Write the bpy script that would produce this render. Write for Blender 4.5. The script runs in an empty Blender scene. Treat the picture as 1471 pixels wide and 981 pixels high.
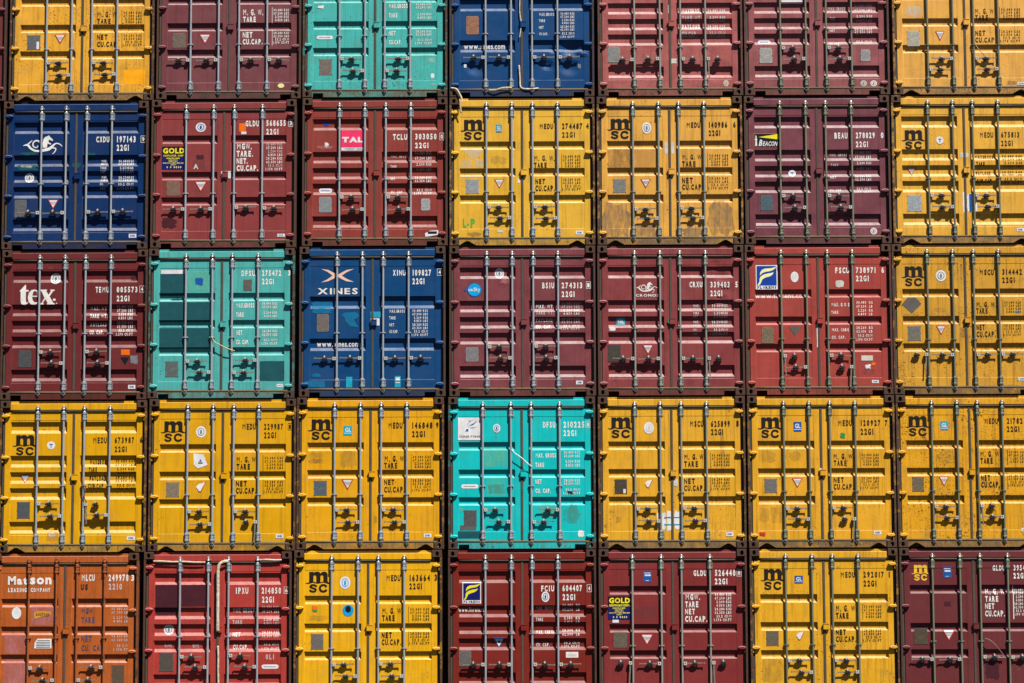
import bpy, math, random
from mathutils import Vector, Matrix
from mathutils.geometry import tessellate_polygon

S = bpy.context.scene
COL = S.collection
R = math.radians

# ------------------------------------------------------------------ camera, sky, sun, exposure
cam_data = bpy.data.cameras.new('camera')
cam = bpy.data.objects.new('camera', cam_data)
COL.objects.link(cam)
S.camera = cam
cam_data.sensor_width = 36.0
cam_data.lens = 36.0 * 3510.10261 / 1471.0
cam_data.clip_start = 0.5
cam_data.clip_end = 3000.0
cam.location = (0.158541, -40.0, 1.658828)
cam.rotation_euler = (Matrix.Rotation(0.007769, 3, 'Z') @ Matrix.Rotation(math.pi/2 + 0.1067, 3, 'X')
                      @ Matrix.Rotation(-(0.003548), 3, 'Z')).to_euler()

SUN_DIR = Vector((0.70, -1.0, 1.80)).normalized()      # towards the sun: high, from the right, in front of the wall
sun_el = math.asin(SUN_DIR.z)
world = bpy.data.worlds.new('World')
S.world = world
world.use_nodes = True
wn = world.node_tree
sky = wn.nodes.new('ShaderNodeTexSky')
sky.sky_type = 'NISHITA'
sky.sun_disc = False
sky.sun_elevation = sun_el
sky.sun_rotation = math.atan2(SUN_DIR.x, SUN_DIR.y)
bg = wn.nodes['Background']
bg.inputs['Strength'].default_value = 0.05
sky.air_density = 0.2          # very clear, dry air: deep shade
sky.dust_density = 0.1
wn.links.new(sky.outputs[0], bg.inputs['Color'])
sun_data = bpy.data.lights.new('sun', 'SUN')
sun_data.energy = 5.0
sun_data.angle = R(0.5)
sun_data.color = (1.0, 0.95, 0.87)
sun = bpy.data.objects.new('sun', sun_data)
COL.objects.link(sun)
sun.location = SUN_DIR * 60
sun.rotation_euler = SUN_DIR.to_track_quat('Z', 'Y').to_euler()
S.view_settings.view_transform = 'Standard'
S.view_settings.look = 'None'
S.view_settings.gamma = 1.0
S.view_settings.exposure = 1.60
S.render.engine = 'CYCLES'
S.cycles.diffuse_bounces = 1
S.cycles.transparent_max_bounces = 16

# ------------------------------------------------------------------ sizes (metres)
VP = 2.5023          # stacking pitch
HP = 2.4588          # side to side pitch
HW = 1.207         # half width over the corner posts
DEPTH = 6.058
YD = 0.050         # plane of the door sheets behind the front of the castings
STYLES = {         # pressed recesses of the door sheets: (top, height) measured down from the container top
    'A': [(.742, .140), (1.193, .140), (1.645, .140)],
    'D': [(.60, .140), (1.215, .140), (1.64, .140)],
    'B': [(.352, .192), (.907, .192), (1.177, .192), (1.44, .192), (1.99, .192)],
    'C': [(.827, .205), (1.528, .205)],
}
REC_D = .048
CREASE_T, CREASE_B = .326, 2.212
DOOR_T, DOOR_B = .198, 2.352
PX0, PX1 = 1.040, .108      # panel limits from the centre line

# ------------------------------------------------------------------ materials
def lin(c):
    return tuple((x/12.92 if x <= .04045 else ((x+.055)/1.055)**2.4) for x in [v/255.0 for v in c])

MATS = {}
PAINT_K = .40
def new_mat(name):
    m = bpy.data.materials.new(name)
    m.use_nodes = True
    nt = m.node_tree
    return m, nt, nt.nodes['Principled BSDF']

def noise(nt, coord, scale, detail=6, rough=.6, sx=None):
    n = nt.nodes.new('ShaderNodeTexNoise')
    n.inputs['Scale'].default_value = scale
    n.inputs['Detail'].default_value = detail
    n.inputs['Roughness'].default_value = rough
    if sx:
        mp = nt.nodes.new('ShaderNodeMapping')
        mp.inputs['Scale'].default_value = sx
        nt.links.new(coord, mp.inputs['Vector'])
        coord = mp.outputs[0]
    nt.links.new(coord, n.inputs['Vector'])
    return n.outputs['Fac']

def ramp(nt, val, a, b, lo=0.0, hi=1.0):
    m = nt.nodes.new('ShaderNodeMapRange')
    m.inputs['From Min'].default_value = a
    m.inputs['From Max'].default_value = b
    m.inputs['To Min'].default_value = lo
    m.inputs['To Max'].default_value = hi
    nt.links.new(val, m.inputs['Value'])
    return m.outputs['Result']

def mix(nt, fac, a, b, mode='MIX'):
    m = nt.nodes.new('ShaderNodeMix')
    m.data_type = 'RGBA'
    m.blend_type = mode
    for s, v in ((m.inputs['Factor'], fac), (m.inputs['A'], a), (m.inputs['B'], b)):
        if isinstance(v, (int, float)):
            s.default_value = v
        elif isinstance(v, tuple):
            s.default_value = (*v[:3], 1)
        else:
            nt.links.new(v, s)
    return m.outputs['Result']

def math_n(nt, op, a, b):
    m = nt.nodes.new('ShaderNodeMath')
    m.operation = op
    for s, v in ((m.inputs[0], a), (m.inputs[1], b)):
        if isinstance(v, (int, float)):
            s.default_value = v
        else:
            nt.links.new(v, s)
    return m.outputs[0]

def paint(rgb, rust=.25, dirt=.3, fade=.25, rough=.42):
    """weathered enamel: faded patches, vertical run marks, chips and rust"""
    key = ('paint', rgb, rust, dirt, fade)
    if key in MATS:
        return MATS[key]
    m, nt, b = new_mat('container_paint')
    geo = nt.nodes.new('ShaderNodeNewGeometry')
    P = geo.outputs['Position']
    base = lin(rgb)
    m0 = 0.0
    base = tuple((x-m0)*PAINT_K for x in base)
    g = sum(base)/3
    pale = tuple(min(.85, x*1.13 + .004) for x in base)
    deep = tuple(x*.80 for x in base)
    c = mix(nt, ramp(nt, noise(nt, P, 1.1, 5), .35, .65, 0, fade*2), base, pale)
    c = mix(nt, ramp(nt, noise(nt, P, 3.7, 6, .65), .45, .72, 0, fade*1.6), c, deep)
    # pale sunlit highlight painted into the colour of upward facing ledges
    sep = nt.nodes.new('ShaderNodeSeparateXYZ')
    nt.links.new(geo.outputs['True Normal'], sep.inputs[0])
    ledge_hilite = ramp(nt, sep.outputs['Z'], .35, .65, 0, min(.92, .22+fade*1.15))  # fade also sets the strength of this painted highlight
    ledge_hilite = math_n(nt, 'MULTIPLY', ledge_hilite, ramp(nt, noise(nt, P, 5, 4), .25, .6, .55, 1))
    c = mix(nt, ledge_hilite, c, tuple(x*.72+.135 for x in base))
    streak = noise(nt, P, 1.0, 5, .65, (26, 26, 1.1))
    c = mix(nt, ramp(nt, streak, .50, .72, 0, min(1, dirt*1.5)), c, (base[0]*.35+.010, base[1]*.35+.007, base[2]*.35+.004))
    soil = noise(nt, P, 2.3, 7, .7)
    c = mix(nt, ramp(nt, soil, .52-max(0, dirt-.5)*.6, .8-max(0, dirt-.5)*.5, 0, dirt*.9), c, (g*.35+.010, g*.26+.006, g*.16+.004))
    if dirt > .7:         # sills: grime film and rust runs over most of the steel
        gr = ramp(nt, noise(nt, P, 6, 8, .7), .36, .60, .12, min(.95, (dirt-.6)*2.6))
        c = mix(nt, gr, c, mix(nt, noise(nt, P, 15, 5), (g*.22+.004, g*.14+.003, g*.07+.002), (g*.5+.01, g*.36+.006, g*.20+.004)))
    # small chips and rust freckles
    v = noise(nt, P, 34, 4, .6)
    area = noise(nt, P, 1.7, 3, .5)
    spots = math_n(nt, 'MULTIPLY', ramp(nt, v, .66 - rust*.10, .72 - rust*.10), ramp(nt, area, .50 - rust*.15, .62))
    c = mix(nt, spots, c, (.045, .014, .006))
    sc = noise(nt, P, 1.0, 3, .5, (9, 9, 75))
    scr = math_n(nt, 'MULTIPLY', ramp(nt, sc, .70, .74, 0, .5), ramp(nt, noise(nt, P, 2.9, 2), .55, .65))
    c = mix(nt, scr, c, tuple(x*.6+.10 for x in base))
    nt.links.new(c, b.inputs['Base Color'])
    r = ramp(nt, soil, .3, .7, rough-.06, rough+.22)
    nt.links.new(r, b.inputs['Roughness'])
    b.inputs['Specular IOR Level'].default_value = .10
    bp = nt.nodes.new('ShaderNodeBump')
    bp.inputs['Strength'].default_value = .35
    bp.inputs['Distance'].default_value = .012
    h = math_n(nt, 'ADD', noise(nt, P, 4.5, 3, .5), math_n(nt, 'MULTIPLY', noise(nt, P, 60, 3), .05))
    nt.links.new(h, bp.inputs['Height'])
    nt.links.new(bp.outputs[0], b.inputs['Normal'])
    MATS[key] = m
    return m

def rusty(rgb, amount=.6, dark=.5):
    """frame steel: paint of the container largely taken over by brown rust"""
    key = ('rusty', rgb, amount, dark)
    if key in MATS:
        return MATS[key]
    m, nt, b = new_mat('rusted_frame_steel')
    geo = nt.nodes.new('ShaderNodeNewGeometry')
    P = geo.outputs['Position']
    base = tuple(x*(1-dark)*.30 for x in lin(rgb))
    r1 = mix(nt, noise(nt, P, 18, 6, .7), (.007, .0035, .0025), (.048, .018, .007))
    f = ramp(nt, noise(nt, P, 6.5, 7, .7), .62-amount*.3, .74-amount*.3)
    c = mix(nt, f, base, r1)
    streak = noise(nt, P, 1.0, 5, .65, (30, 30, 2))
    c = mix(nt, ramp(nt, streak, .5, .75, 0, .55), c, (.012, .006, .004))
    nt.links.new(c, b.inputs['Base Color'])
    b.inputs['Roughness'].default_value = .75
    b.inputs['Specular IOR Level'].default_value = .25
    bp = nt.nodes.new('ShaderNodeBump')
    bp.inputs['Strength'].default_value = .5
    bp.inputs['Distance'].default_value = .006
    nt.links.new(noise(nt, P, 45, 5, .7), bp.inputs['Height'])
    nt.links.new(bp.outputs[0], b.inputs['Normal'])
    MATS[key] = m
    return m

def steel(rgb, rust=.3, metal=.35):
    key = ('steel', rgb, rust, metal)
    if key in MATS:
        return MATS[key]
    m, nt, b = new_mat('galvanised_steel')
    geo = nt.nodes.new('ShaderNodeNewGeometry')
    P = geo.outputs['Position']
    base = tuple(x*.42 for x in lin(rgb))
    c = mix(nt, noise(nt, P, 14, 5, .6), tuple(x*.7 for x in base), tuple(min(.9, x*1.2) for x in base))
    f = ramp(nt, noise(nt, P, 21, 6, .7), .70-rust*.25, .80-rust*.25)
    c = mix(nt, f, c, (.05, .022, .010))
    nt.links.new(c, b.inputs['Base Color'])
    b.inputs['Metallic'].default_value = metal
    b.inputs['Roughness'].default_value = .36
    MATS[key] = m
    return m

INK_K = .47
def plain(name, rgb, rough=.6, wear=0.0):
    key = ('plain', name, rgb, wear)
    if key in MATS:
        return MATS[key]
    m, nt, b = new_mat(name)
    geo = nt.nodes.new('ShaderNodeNewGeometry')
    P = geo.outputs['Position']
    base = tuple(x*INK_K for x in lin(rgb))
    c = mix(nt, ramp(nt, noise(nt, P, 9, 5, .65), .35, .75), base, tuple(x*.72 for x in base))
    nt.links.new(c, b.inputs['Base Color'])
    b.inputs['Roughness'].default_value = rough
    b.inputs['Specular IOR Level'].default_value = .1
    if wear > 0:       # flaked lettering: small gaps in the film
        f = ramp(nt, noise(nt, P, 26, 5, .7), .60+.14*(1-wear), .64+.14*(1-wear))
        tr = nt.nodes.new('ShaderNodeBsdfTransparent')
        ms = nt.nodes.new('ShaderNodeMixShader')
        nt.links.new(f, ms.inputs[0])
        nt.links.new(b.outputs[0], ms.inputs[1])
        nt.links.new(tr.outputs[0], ms.inputs[2])
        nt.links.new(ms.outputs[0], nt.nodes['Material Output'].inputs[0])
    MATS[key] = m
    return m

def paper(name, rgb, blots=(120, 120, 130), scale=40, amount=.5):
    key = ('paper', name, rgb, blots, scale, amount)
    if key in MATS:
        return MATS[key]
    m, nt, b = new_mat(name)
    geo = nt.nodes.new('ShaderNodeNewGeometry')
    f = ramp(nt, noise(nt, geo.outputs['Position'], scale, 5, .7), .48, .56, 0, amount)
    c = mix(nt, f, tuple(x*INK_K for x in lin(rgb)), tuple(x*INK_K for x in lin(blots)))
    nt.links.new(c, b.inputs['Base Color'])
    b.inputs['Roughness'].default_value = .7
    MATS[key] = m
    return m

INK = {}
STAINS = {'z': ((112, 92, 78), .7), 'h': ((140, 108, 40), .38), 'j': ((112, 66, 30), .55), 'i': ((110, 34, 38), .5), 'u': ((96, 196, 160), .6),
          't': ((60, 140, 120), .6), 'p': ((190, 110, 112), .85), 'q': ((206, 140, 48), .8), 'l': ((214, 206, 190), .8), 'w': ((205, 198, 190), .6)}
def stain(name, rgb, amount):
    """thin broken film over the paint"""
    m, nt, b = new_mat(name)
    geo = nt.nodes.new('ShaderNodeNewGeometry')
    P = geo.outputs['Position']
    b.inputs['Base Color'].default_value = (*(x*INK_K for x in lin(rgb)), 1)
    b.inputs['Roughness'].default_value = .6
    f = math_n(nt, 'MULTIPLY', ramp(nt, noise(nt, P, 1.0, 7, .72, (13, 13, 4)), .36, .66, .12, 1), amount)
    f = math_n(nt, 'MULTIPLY', f, ramp(nt, noise(nt, P, 45, 4, .7), .3, .5, .5, 1))
    tr = nt.nodes.new('ShaderNodeBsdfTransparent')
    ms = nt.nodes.new('ShaderNodeMixShader')
    nt.links.new(f, ms.inputs[0])
    nt.links.new(tr.outputs[0], ms.inputs[1])
    nt.links.new(b.outputs[0], ms.inputs[2])
    nt.links.new(ms.outputs[0], nt.nodes['Material Output'].inputs[0])
    return m

def ink(code, film=False):
    if film and code in STAINS:
        k = 'film_'+code
        if k not in INK:
            INK[k] = stain('stain_film', *STAINS[code])
        return INK[k]
    if code in INK:
        return INK[code]
    tbl = {
        'W': ('white_lettering', (232, 230, 226), .35), 'w': ('faded_white_lettering', (196, 186, 184), .75),
        'K': ('black_lettering', (34, 26, 20), .35), 'k': ('faded_black_lettering', (74, 52, 18), .8),
        'B': ('slate_blue_lettering', (74, 70, 92), .5), 'Y': ('yellow_print', (240, 225, 40), .1),
        'M': ('yellow_emblem', (238, 190, 50), .15),
        'y': ('cream_print', (240, 238, 170), .1), 'N': ('navy_print', (12, 22, 100), .05),
        'n': ('black_print', (16, 16, 34), .05), 'F': ('blue_print', (10, 62, 160), .05),
        'P': ('pink_print', (238, 52, 104), .05), 'S': ('salmon_print', (240, 196, 176), .05),
        'C': ('cyan_print', (10, 160, 225), .0), 'c': ('cyan_label', (30, 160, 190), .0),
        'b': ('blue_label', (24, 84, 160), .0), 'r': ('red_print', (190, 50, 40), .1),
        'x': ('white_label', (225, 225, 228), .0), 'g': ('grey_print', (120, 125, 132), .2),
        'G': ('green_paint_marker', (86, 170, 60), .2), 'O': ('orange_label', (235, 110, 20), .0),
        'o': ('amber_patch', (250, 170, 15), .1), 'e': ('green_label', (40, 150, 80), .0),
        'a': ('aqua_film', (40, 150, 190), .1), 'd': ('dark_print', (40, 40, 48), .2),
        'T': ('dark_teal_touch_up_paint', (24, 82, 90), .08), 't': ('green_touch_up_paint', (70, 165, 145), .5),
        'U': ('blue_touch_up_paint', (14, 106, 150), .25), 'u': ('sage_touch_up_paint', (110, 190, 160), .3),
        'v': ('grey_primer_patch', (98, 92, 88), .1), 'm': ('dark_maroon_touch_up_paint', (72, 28, 38), .1),
        'p': ('faded_pink_patch', (186, 112, 100), .2), 'q': ('ochre_patch', (205, 145, 55), .15),
        'i': ('darker_paint_patch', (120, 36, 40), .2), 'j': ('brown_patch', (150, 100, 62), .35),
        'z': ('grey_brown_stain', (118, 98, 78), .5), 'h': ('dirty_yellow_stain', (168, 128, 40), .6), 'l': ('silver_film', (205, 200, 190), .3),
    }
    n, rgb, wear = tbl[code]
    INK[code] = plain(n, rgb, .55, wear)
    return INK[code]

RUBBER = plain('door_gasket_rubber', (84, 76, 66), .6)
DUSTY = plain('dusty_gasket_rubber', (112, 98, 76), .8)
DARKSTEEL = None

# ------------------------------------------------------------------ mesh collecting
class MB:
    def __init__(self):
        self.v, self.f, self.m = [], [], []
    def add(self, vs, fs, mi=0):
        o = len(self.v)
        self.v += [tuple(p) for p in vs]
        self.f += [tuple(i+o for i in f) for f in fs]
        self.m += [mi]*len(fs)
    def box(self, x0, x1, y0, y1, z0, z1, mi=0, c=0.0):
        if c <= 0:
            vs = [(x, y, z) for x in (x0, x1) for y in (y0, y1) for z in (z0, z1)]
            self.add(vs, [(0,1,3,2), (4,6,7,5), (0,4,5,1), (2,3,7,6), (0,2,6,4), (1,5,7,3)], mi)
        else:      # chamfered front edges (front = y0)
            a = [(x0, y1, z0), (x1, y1, z0), (x1, y1, z1), (x0, y1, z1)]
            b = [(x0, y0+c, z0), (x1, y0+c, z0), (x1, y0+c, z1), (x0, y0+c, z1)]
            d = [(x0+c, y0, z0+c), (x1-c, y0, z0+c), (x1-c, y0, z1-c), (x0+c, y0, z1-c)]
            vs = a + b + d
            fs = [(3,2,1,0), (8,9,10,11)]
            for i in range(4):
                j = (i+1) % 4
                fs += [(i, j, 4+j, 4+i), (4+i, 4+j, 8+j, 8+i)]
            self.add(vs, fs, mi)
    def tube(self, p0, p1, r0, r1=None, n=10, mi=0, cap=True):
        r1 = r0 if r1 is None else r1
        p0, p1 = Vector(p0), Vector(p1)
        d = (p1-p0).normalized()
        a = d.orthogonal().normalized()
        b = d.cross(a)
        vs = []
        for p, r in ((p0, r0), (p1, r1)):
            for i in range(n):
                t = 2*math.pi*i/n
                vs.append(p + (a*math.cos(t) + b*math.sin(t))*r)
        fs = [(i, (i+1) % n, n+(i+1) % n, n+i) for i in range(n)]
        if cap:
            fs += [tuple(range(n))[::-1], tuple(range(n, 2*n))]
        self.add(vs, fs, mi)
    def path(self, pts, r, n=7, mi=0, flat=1.0):
        pts = [Vector(p) for p in pts]
        rings = []
        for i, p in enumerate(pts):
            d = (pts[min(i+1, len(pts)-1)] - pts[max(i-1, 0)]).normalized()
            a = d.cross(Vector((0, 1, 0)))
            a = a.normalized() if a.length > 1e-4 else Vector((1, 0, 0))
            b = d.cross(a).normalized()
            rr = r[i] if isinstance(r, (list, tuple)) else r
            rings.append([p + a*math.cos(2*math.pi*k/n)*rr + b*math.sin(2*math.pi*k/n)*rr*flat for k in range(n)])
        vs = [q for ring in rings for q in ring]
        fs = []
        for i in range(len(pts)-1):
            for k in range(n):
                fs.append((i*n+k, i*n+(k+1) % n, (i+1)*n+(k+1) % n, (i+1)*n+k))
        fs += [tuple(range(n))[::-1], tuple((len(pts)-1)*n+k for k in range(n))]
        self.add(vs, fs, mi)
    def prism(self, pts, y0, y1, mi=0):
        """outline in x,z extruded from y0 (front) to y1"""
        n = len(pts)
        vs = [(x, y0, z) for x, z in pts] + [(x, y1, z) for x, z in pts]
        tris = tessellate_polygon([[Vector((x, z, 0)) for x, z in pts]])
        fs = [tuple(t) for t in tris] + [tuple(i+n for i in t)[::-1] for t in tris]
        fs += [(i, (i+1) % n, n+(i+1) % n, n+i) for i in range(n)]
        self.add(vs, fs, mi)
    def mesh(self, name, mats, smooth=False):
        me = bpy.data.meshes.new(name)
        me.from_pydata(self.v, [], self.f)
        for m in mats:
            me.materials.append(m)
        if len(mats) > 1:
            me.polygons.foreach_set('material_index', self.m)
        if smooth:
            me.polygons.foreach_set('use_smooth', [True]*len(me.polygons))
        me.validate()
        me.update()
        import bmesh
        bm = bmesh.new()
        bm.from_mesh(me)
        bmesh.ops.recalc_face_normals(bm, faces=bm.faces)
        bm.to_mesh(me)
        bm.free()
        return me

def link(name, me, parent=None, loc=(0, 0, 0), label=None):
    o = bpy.data.objects.new(name, me)
    COL.objects.link(o)
    if parent is not None:
        o.parent = parent
    o.location = loc
    if label:
        o['label'] = label
    return o

def thing(o, label, cat, group=None):
    o['label'] = label
    o['category'] = cat
    if group:
        o['group'] = group
    return o

CACHE = {}
def cached(key, fn):
    if key not in CACHE:
        CACHE[key] = fn()
    return CACHE[key]

# ------------------------------------------------------------------ door sheet
def stations(style):
    """(z, depth) stations down the sheet from the door's top to its bottom; z measured down from container top"""
    fl = YD + .004
    st = [(DOOR_T, YD), (CREASE_T, YD), (CREASE_T+.004, fl)]
    for (t, h) in STYLES[style]:
        lo = .034 if h < .15 else .052
        st += [(t, fl), (t+.008, YD+REC_D), (t+h-lo, YD+REC_D), (t+h, fl)]
    st += [(CREASE_B, fl), (CREASE_B+.004, YD), (DOOR_B, YD)]
    return st

EDGE = .016
def door_x(side):
    return (-1.128, -PX0, -PX0+EDGE, -PX1-EDGE, -PX1, -.022) if side < 0 else (.022, PX1, PX1+EDGE, PX0-EDGE, PX0, 1.128)

def depth_at(style, side, x, v):
    xs = door_x(side)
    st = ST[style]
    if v <= st[0][0] or v >= st[-1][0]:
        return YD
    d = YD
    for (a, da), (b, db) in zip(st, st[1:]):
        if a <= v <= b:
            d = da + (db-da)*((v-a)/(b-a) if b > a else 0)
            break
    if x <= xs[1] or x >= xs[4]:
        return YD
    if x < xs[2]:
        return YD + (d-YD)*(x-xs[1])/EDGE
    if x > xs[3]:
        return YD + (d-YD)*(xs[4]-x)/EDGE
    return d
ST = {k: stations(k) for k in STYLES}

def door_mesh(style, side, mat, dents=()):
    xs = list(door_x(side))
    # finer columns across the panel so that dents can bend the sheet
    if dents:
        a, b = xs[2], xs[3]
        xs = xs[:3] + [a+(b-a)*i/28 for i in range(1, 28)] + xs[3:]
    st = ST[style]
    zs = [s[0] for s in st]
    if dents:
        zz = []
        for a, b in zip(zs, zs[1:]):
            n = max(1, int((b-a)/.03))
            zz += [a+(b-a)*i/n for i in range(n)]
        zs = zz + [zs[-1]]
    mb = MB()
    nx, nz = len(xs), len(zs)
    vs = []
    for v in zs:
        for x in xs:
            y = depth_at(style, side, x, v)
            for (dx, dv, rad, amt) in dents:
                q = math.hypot(x-dx, (v-dv)*1.3)/rad
                if q < 1:
                    y += amt*(1-q*q)**2
            vs.append((x, y, VP-v))
    fs = [(j*nx+i, j*nx+i+1, (j+1)*nx+i+1, (j+1)*nx+i) for j in range(nz-1) for i in range(nx-1)]
    o = len(vs)
    ring = [i for i in range(nx)] + [j*nx+nx-1 for j in range(1, nz)] + [(nz-1)*nx+i for i in range(nx-2, -1, -1)] + [j*nx for j in range(nz-2, 0, -1)]
    for r in ring:
        vs.append((vs[r][0], .125, vs[r][2]))
    n = len(ring)
    fs += [(ring[i], ring[(i+1) % n], o+(i+1) % n, o+i) for i in range(n)]
    mb.add(vs, fs)
    return mb.mesh('door', [mat])

# ------------------------------------------------------------------ marks laid on the sheet
def clip(poly, ax, val, keep_less):
    out = []
    n = len(poly)
    for i in range(n):
        p, q = poly[i], poly[(i+1) % n]
        a, b = p[ax]-val, q[ax]-val
        if not keep_less:
            a, b = -a, -b
        if a <= 1e-9:
            out.append(p)
        if (a < -1e-9 and b > 1e-9) or (a > 1e-9 and b < -1e-9):
            t = a/(a-b)
            out.append((p[0]+(q[0]-p[0])*t, p[1]+(q[1]-p[1])*t))
    return out

def drape(mb, polys, style, side, lift, mi):
    xs = door_x(side)
    zs = [s[0] for s in ST[style]]
    for poly in polys:
        parts = [poly]
        for ax, vals in ((0, xs[1:5]), (1, zs)):
            for val in vals:
                nxt = []
                for p in parts:
                    lo, hi = min(q[ax] for q in p), max(q[ax] for q in p)
                    if lo < val-1e-6 and hi > val+1e-6:
                        for k in (True, False):
                            c = clip(p, ax, val, k)
                            if len(c) >= 3:
                                nxt.append(c)
                    else:
                        nxt.append(p)
                parts = nxt
        for p in parts:
            if len(p) < 3:
                continue
            cx = sum(q[0] for q in p)/len(p)
            cz = sum(q[1] for q in p)/len(p)
            mb.add([(x, depth_at(style, side, x, v)-lift, VP-v) for x, v in p], [tuple(range(len(p)))], mi)

# glyphs on a 4 x 6 grid, y up: lists of polylines ('o' first = closed)
G = {
 'A': [[(0,0),(0,4.6),(1.3,6),(2.7,6),(4,4.6),(4,0)], ['b',(0,2.4),(4,2.4)]],
 'B': [['o',(0,0),(0,6),(3,6),(4,5.2),(4,3.8),(3.2,3),(4,2.2),(4,.8),(3,0)], ['b',(0,3),(3.2,3)]],
 'C': [[(4,4.4),(4,5),(3,6),(1,6),(0,5),(0,1),(1,0),(3,0),(4,1),(4,1.6)]],
 'D': [['o',(0,0),(0,6),(3,6),(4,5),(4,1),(3,0)]],
 'E': [[(4,6),(0,6),(0,0),(4,0)], ['b',(0,3),(3.3,3)]],
 'F': [[(4,6),(0,6),(0,0)], ['b',(0,3.1),(3.3,3.1)]],
 'G': [[(4,4.6),(4,5),(3,6),(1,6),(0,5),(0,1),(1,0),(3,0),(4,1),(4,2.9),(2.2,2.9)]],
 'H': [[(0,0),(0,6)], [(4,0),(4,6)], ['b',(0,3),(4,3)]],
 'I': [[(2,0),(2,6)]],
 'J': [[(4,6),(4,1),(3,0),(1,0),(0,1),(0,1.8)]],
 'K': [[(0,0),(0,6)], [(4,6),(.9,3),(4,0)]],
 'L': [[(0,6),(0,0),(4,0)]],
 'M': [[(0,0),(0,6),(2,2.4),(4,6),(4,0)]],
 'N': [[(0,0),(0,6),(4,0),(4,6)]],
 'O': [['o',(0,1),(0,5),(1,6),(3,6),(4,5),(4,1),(3,0),(1,0)]],
 'P': [[(0,0),(0,6),(3,6),(4,5),(4,3.7),(3,2.7),(.9,2.7)]],
 'Q': [['o',(0,1),(0,5),(1,6),(3,6),(4,5),(4,1),(3,0),(1,0)]],
 'R': [[(0,0),(0,6),(3,6),(4,5),(4,3.8),(3,2.8),(.9,2.8)], [(2.1,2.2),(4,0)]],
 'S': [[(4,4.8),(4,5.2),(3.1,6),(.9,6),(0,5.1),(0,4),(.9,3.2),(3.1,2.8),(4,2),(4,.9),(3.1,0),(.9,0),(0,.8),(0,1.3)]],
 'T': [[(0,6),(4,6)], ['v',(2,5.5),(2,0)]],
 'U': [[(0,6),(0,1),(1,0),(3,0),(4,1),(4,6)]],
 'V': [[(0,6),(2,0),(4,6)]],
 'W': [[(0,6),(.9,0),(2,3.8),(3.1,0),(4,6)]],
 'X': [[(0,6),(4,0)], [(4,6),(2.5,3.75)], [(1.5,2.25),(0,0)]],
 'Y': [[(0,6),(2,3),(4,6)], ['v',(2,2.3),(2,0)]],
 'Z': [[(0,6),(4,6),(0,0),(4,0)]],
 '0': [['o',(0,1),(0,5),(1,6),(3,6),(4,5),(4,1),(3,0),(1,0)]],
 '1': [[(.8,4.7),(2.2,6),(2.2,0)]],
 '2': [[(0,4.6),(0,5),(1,6),(3,6),(4,5),(4,4),(0,.9),(0,0),(4,0)]],
 '3': [[(0,5.2),(.9,6),(3.1,6),(4,5.2),(4,3.8),(3.2,3),(4,2.2),(4,.8),(3.1,0),(.9,0),(0,.8)]],
 '4': [[(3,0),(3,6),(0,1.9),(0,1.5),(2.5,1.5)], [(3.5,1.5),(4.2,1.5)]],
 '5': [[(4,6),(0,6),(0,3.5),(3,3.5),(4,2.6),(4,.9),(3,0),(1,0),(0,.9)]],
 '6': [[(3.8,5.4),(3,6),(1,6),(0,5),(0,1),(1,0),(3,0),(4,1),(4,2.6),(3.1,3.4),(.6,3.4)]],
 '7': [[(0,6),(4,6),(1.4,0)]],
 '8': [['o',(.8,3),(0,3.8),(0,5.2),(.9,6),(3.1,6),(4,5.2),(4,3.8),(3.2,3),(4,2.2),(4,.8),(3.1,0),(.9,0),(0,.8),(0,2.2)]],
 '9': [[(.2,.6),(1,0),(3,0),(4,1),(4,5),(3,6),(1,6),(0,5),(0,3.6),(.9,2.7),(3.4,2.7)]],
 '.': [[(1.2,0),(1.2,.9)]], ',': [[(1.2,-.9),(1.2,.7)]], '-': [[(.5,3),(3.5,3)]], ':': [[(2,.5),(2,1.5)],[(2,3.5),(2,4.5)]],
 '[': [[(0,-.6),(0,6.6)]],
 'a': [[(.4,4),(3.2,4),(4,3.2),(4,0),(.8,0),(0,.8),(0,1.6),(.8,2.3),(3.4,2.3)]],
 'c': [[(4,3.2),(3.2,4),(.8,4),(0,3.2),(0,.8),(.8,0),(3.2,0),(4,.8)]],
 'e': [[(.6,2),(4,2),(4,3.2),(3.2,4),(.8,4),(0,3.2),(0,.8),(.8,0),(3.8,0)]],
 'f': [[(3.6,6),(2.2,6),(1.6,5.4),(1.6,0)]],
 'h': [[(0,6),(0,0)], [(.6,3.6),(3.2,4),(4,3.2),(4,0)]],
 'i': [[(2,0),(2,4)], [(2,5.2),(2,6)]],
 'k': [[(0,0),(0,6)], [(3.8,4),(.8,2),(3.8,0)]],
 'l': [[(2,0),(2,6)]],
 'm': [[(0,0),(0,4),(2,4),(2,0)], [(2.6,3.9),(4,3.4),(4,0)]],
 'n': [[(0,0),(0,4),(3.2,4),(4,3.2),(4,0)]],
 'o': [['o',(0,.8),(0,3.2),(.8,4),(3.2,4),(4,3.2),(4,.8),(3.2,0),(.8,0)]],
 'r': [[(0,0),(0,4),(3,4),(3.8,3.4)]],
 's': [[(3.8,3.6),(3,4),(.8,4),(0,3.4),(0,2.6),(4,1.4),(4,.6),(3.2,0),(.8,0),(0,.5)]],
 't': [[(1.6,5.6),(1.6,.8),(2.4,0),(3.6,0)], [(2.2,4),(3.6,4)]],
 'u': [[(0,4),(0,.8),(.8,0),(4,0),(4,4)]],
 'w': [[(0,4),(.9,0),(2,3),(3.1,0),(4,4)]],
 'y': [[(0,4),(2,.8)], [(4,4),(1,-1.8)]],
}
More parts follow.
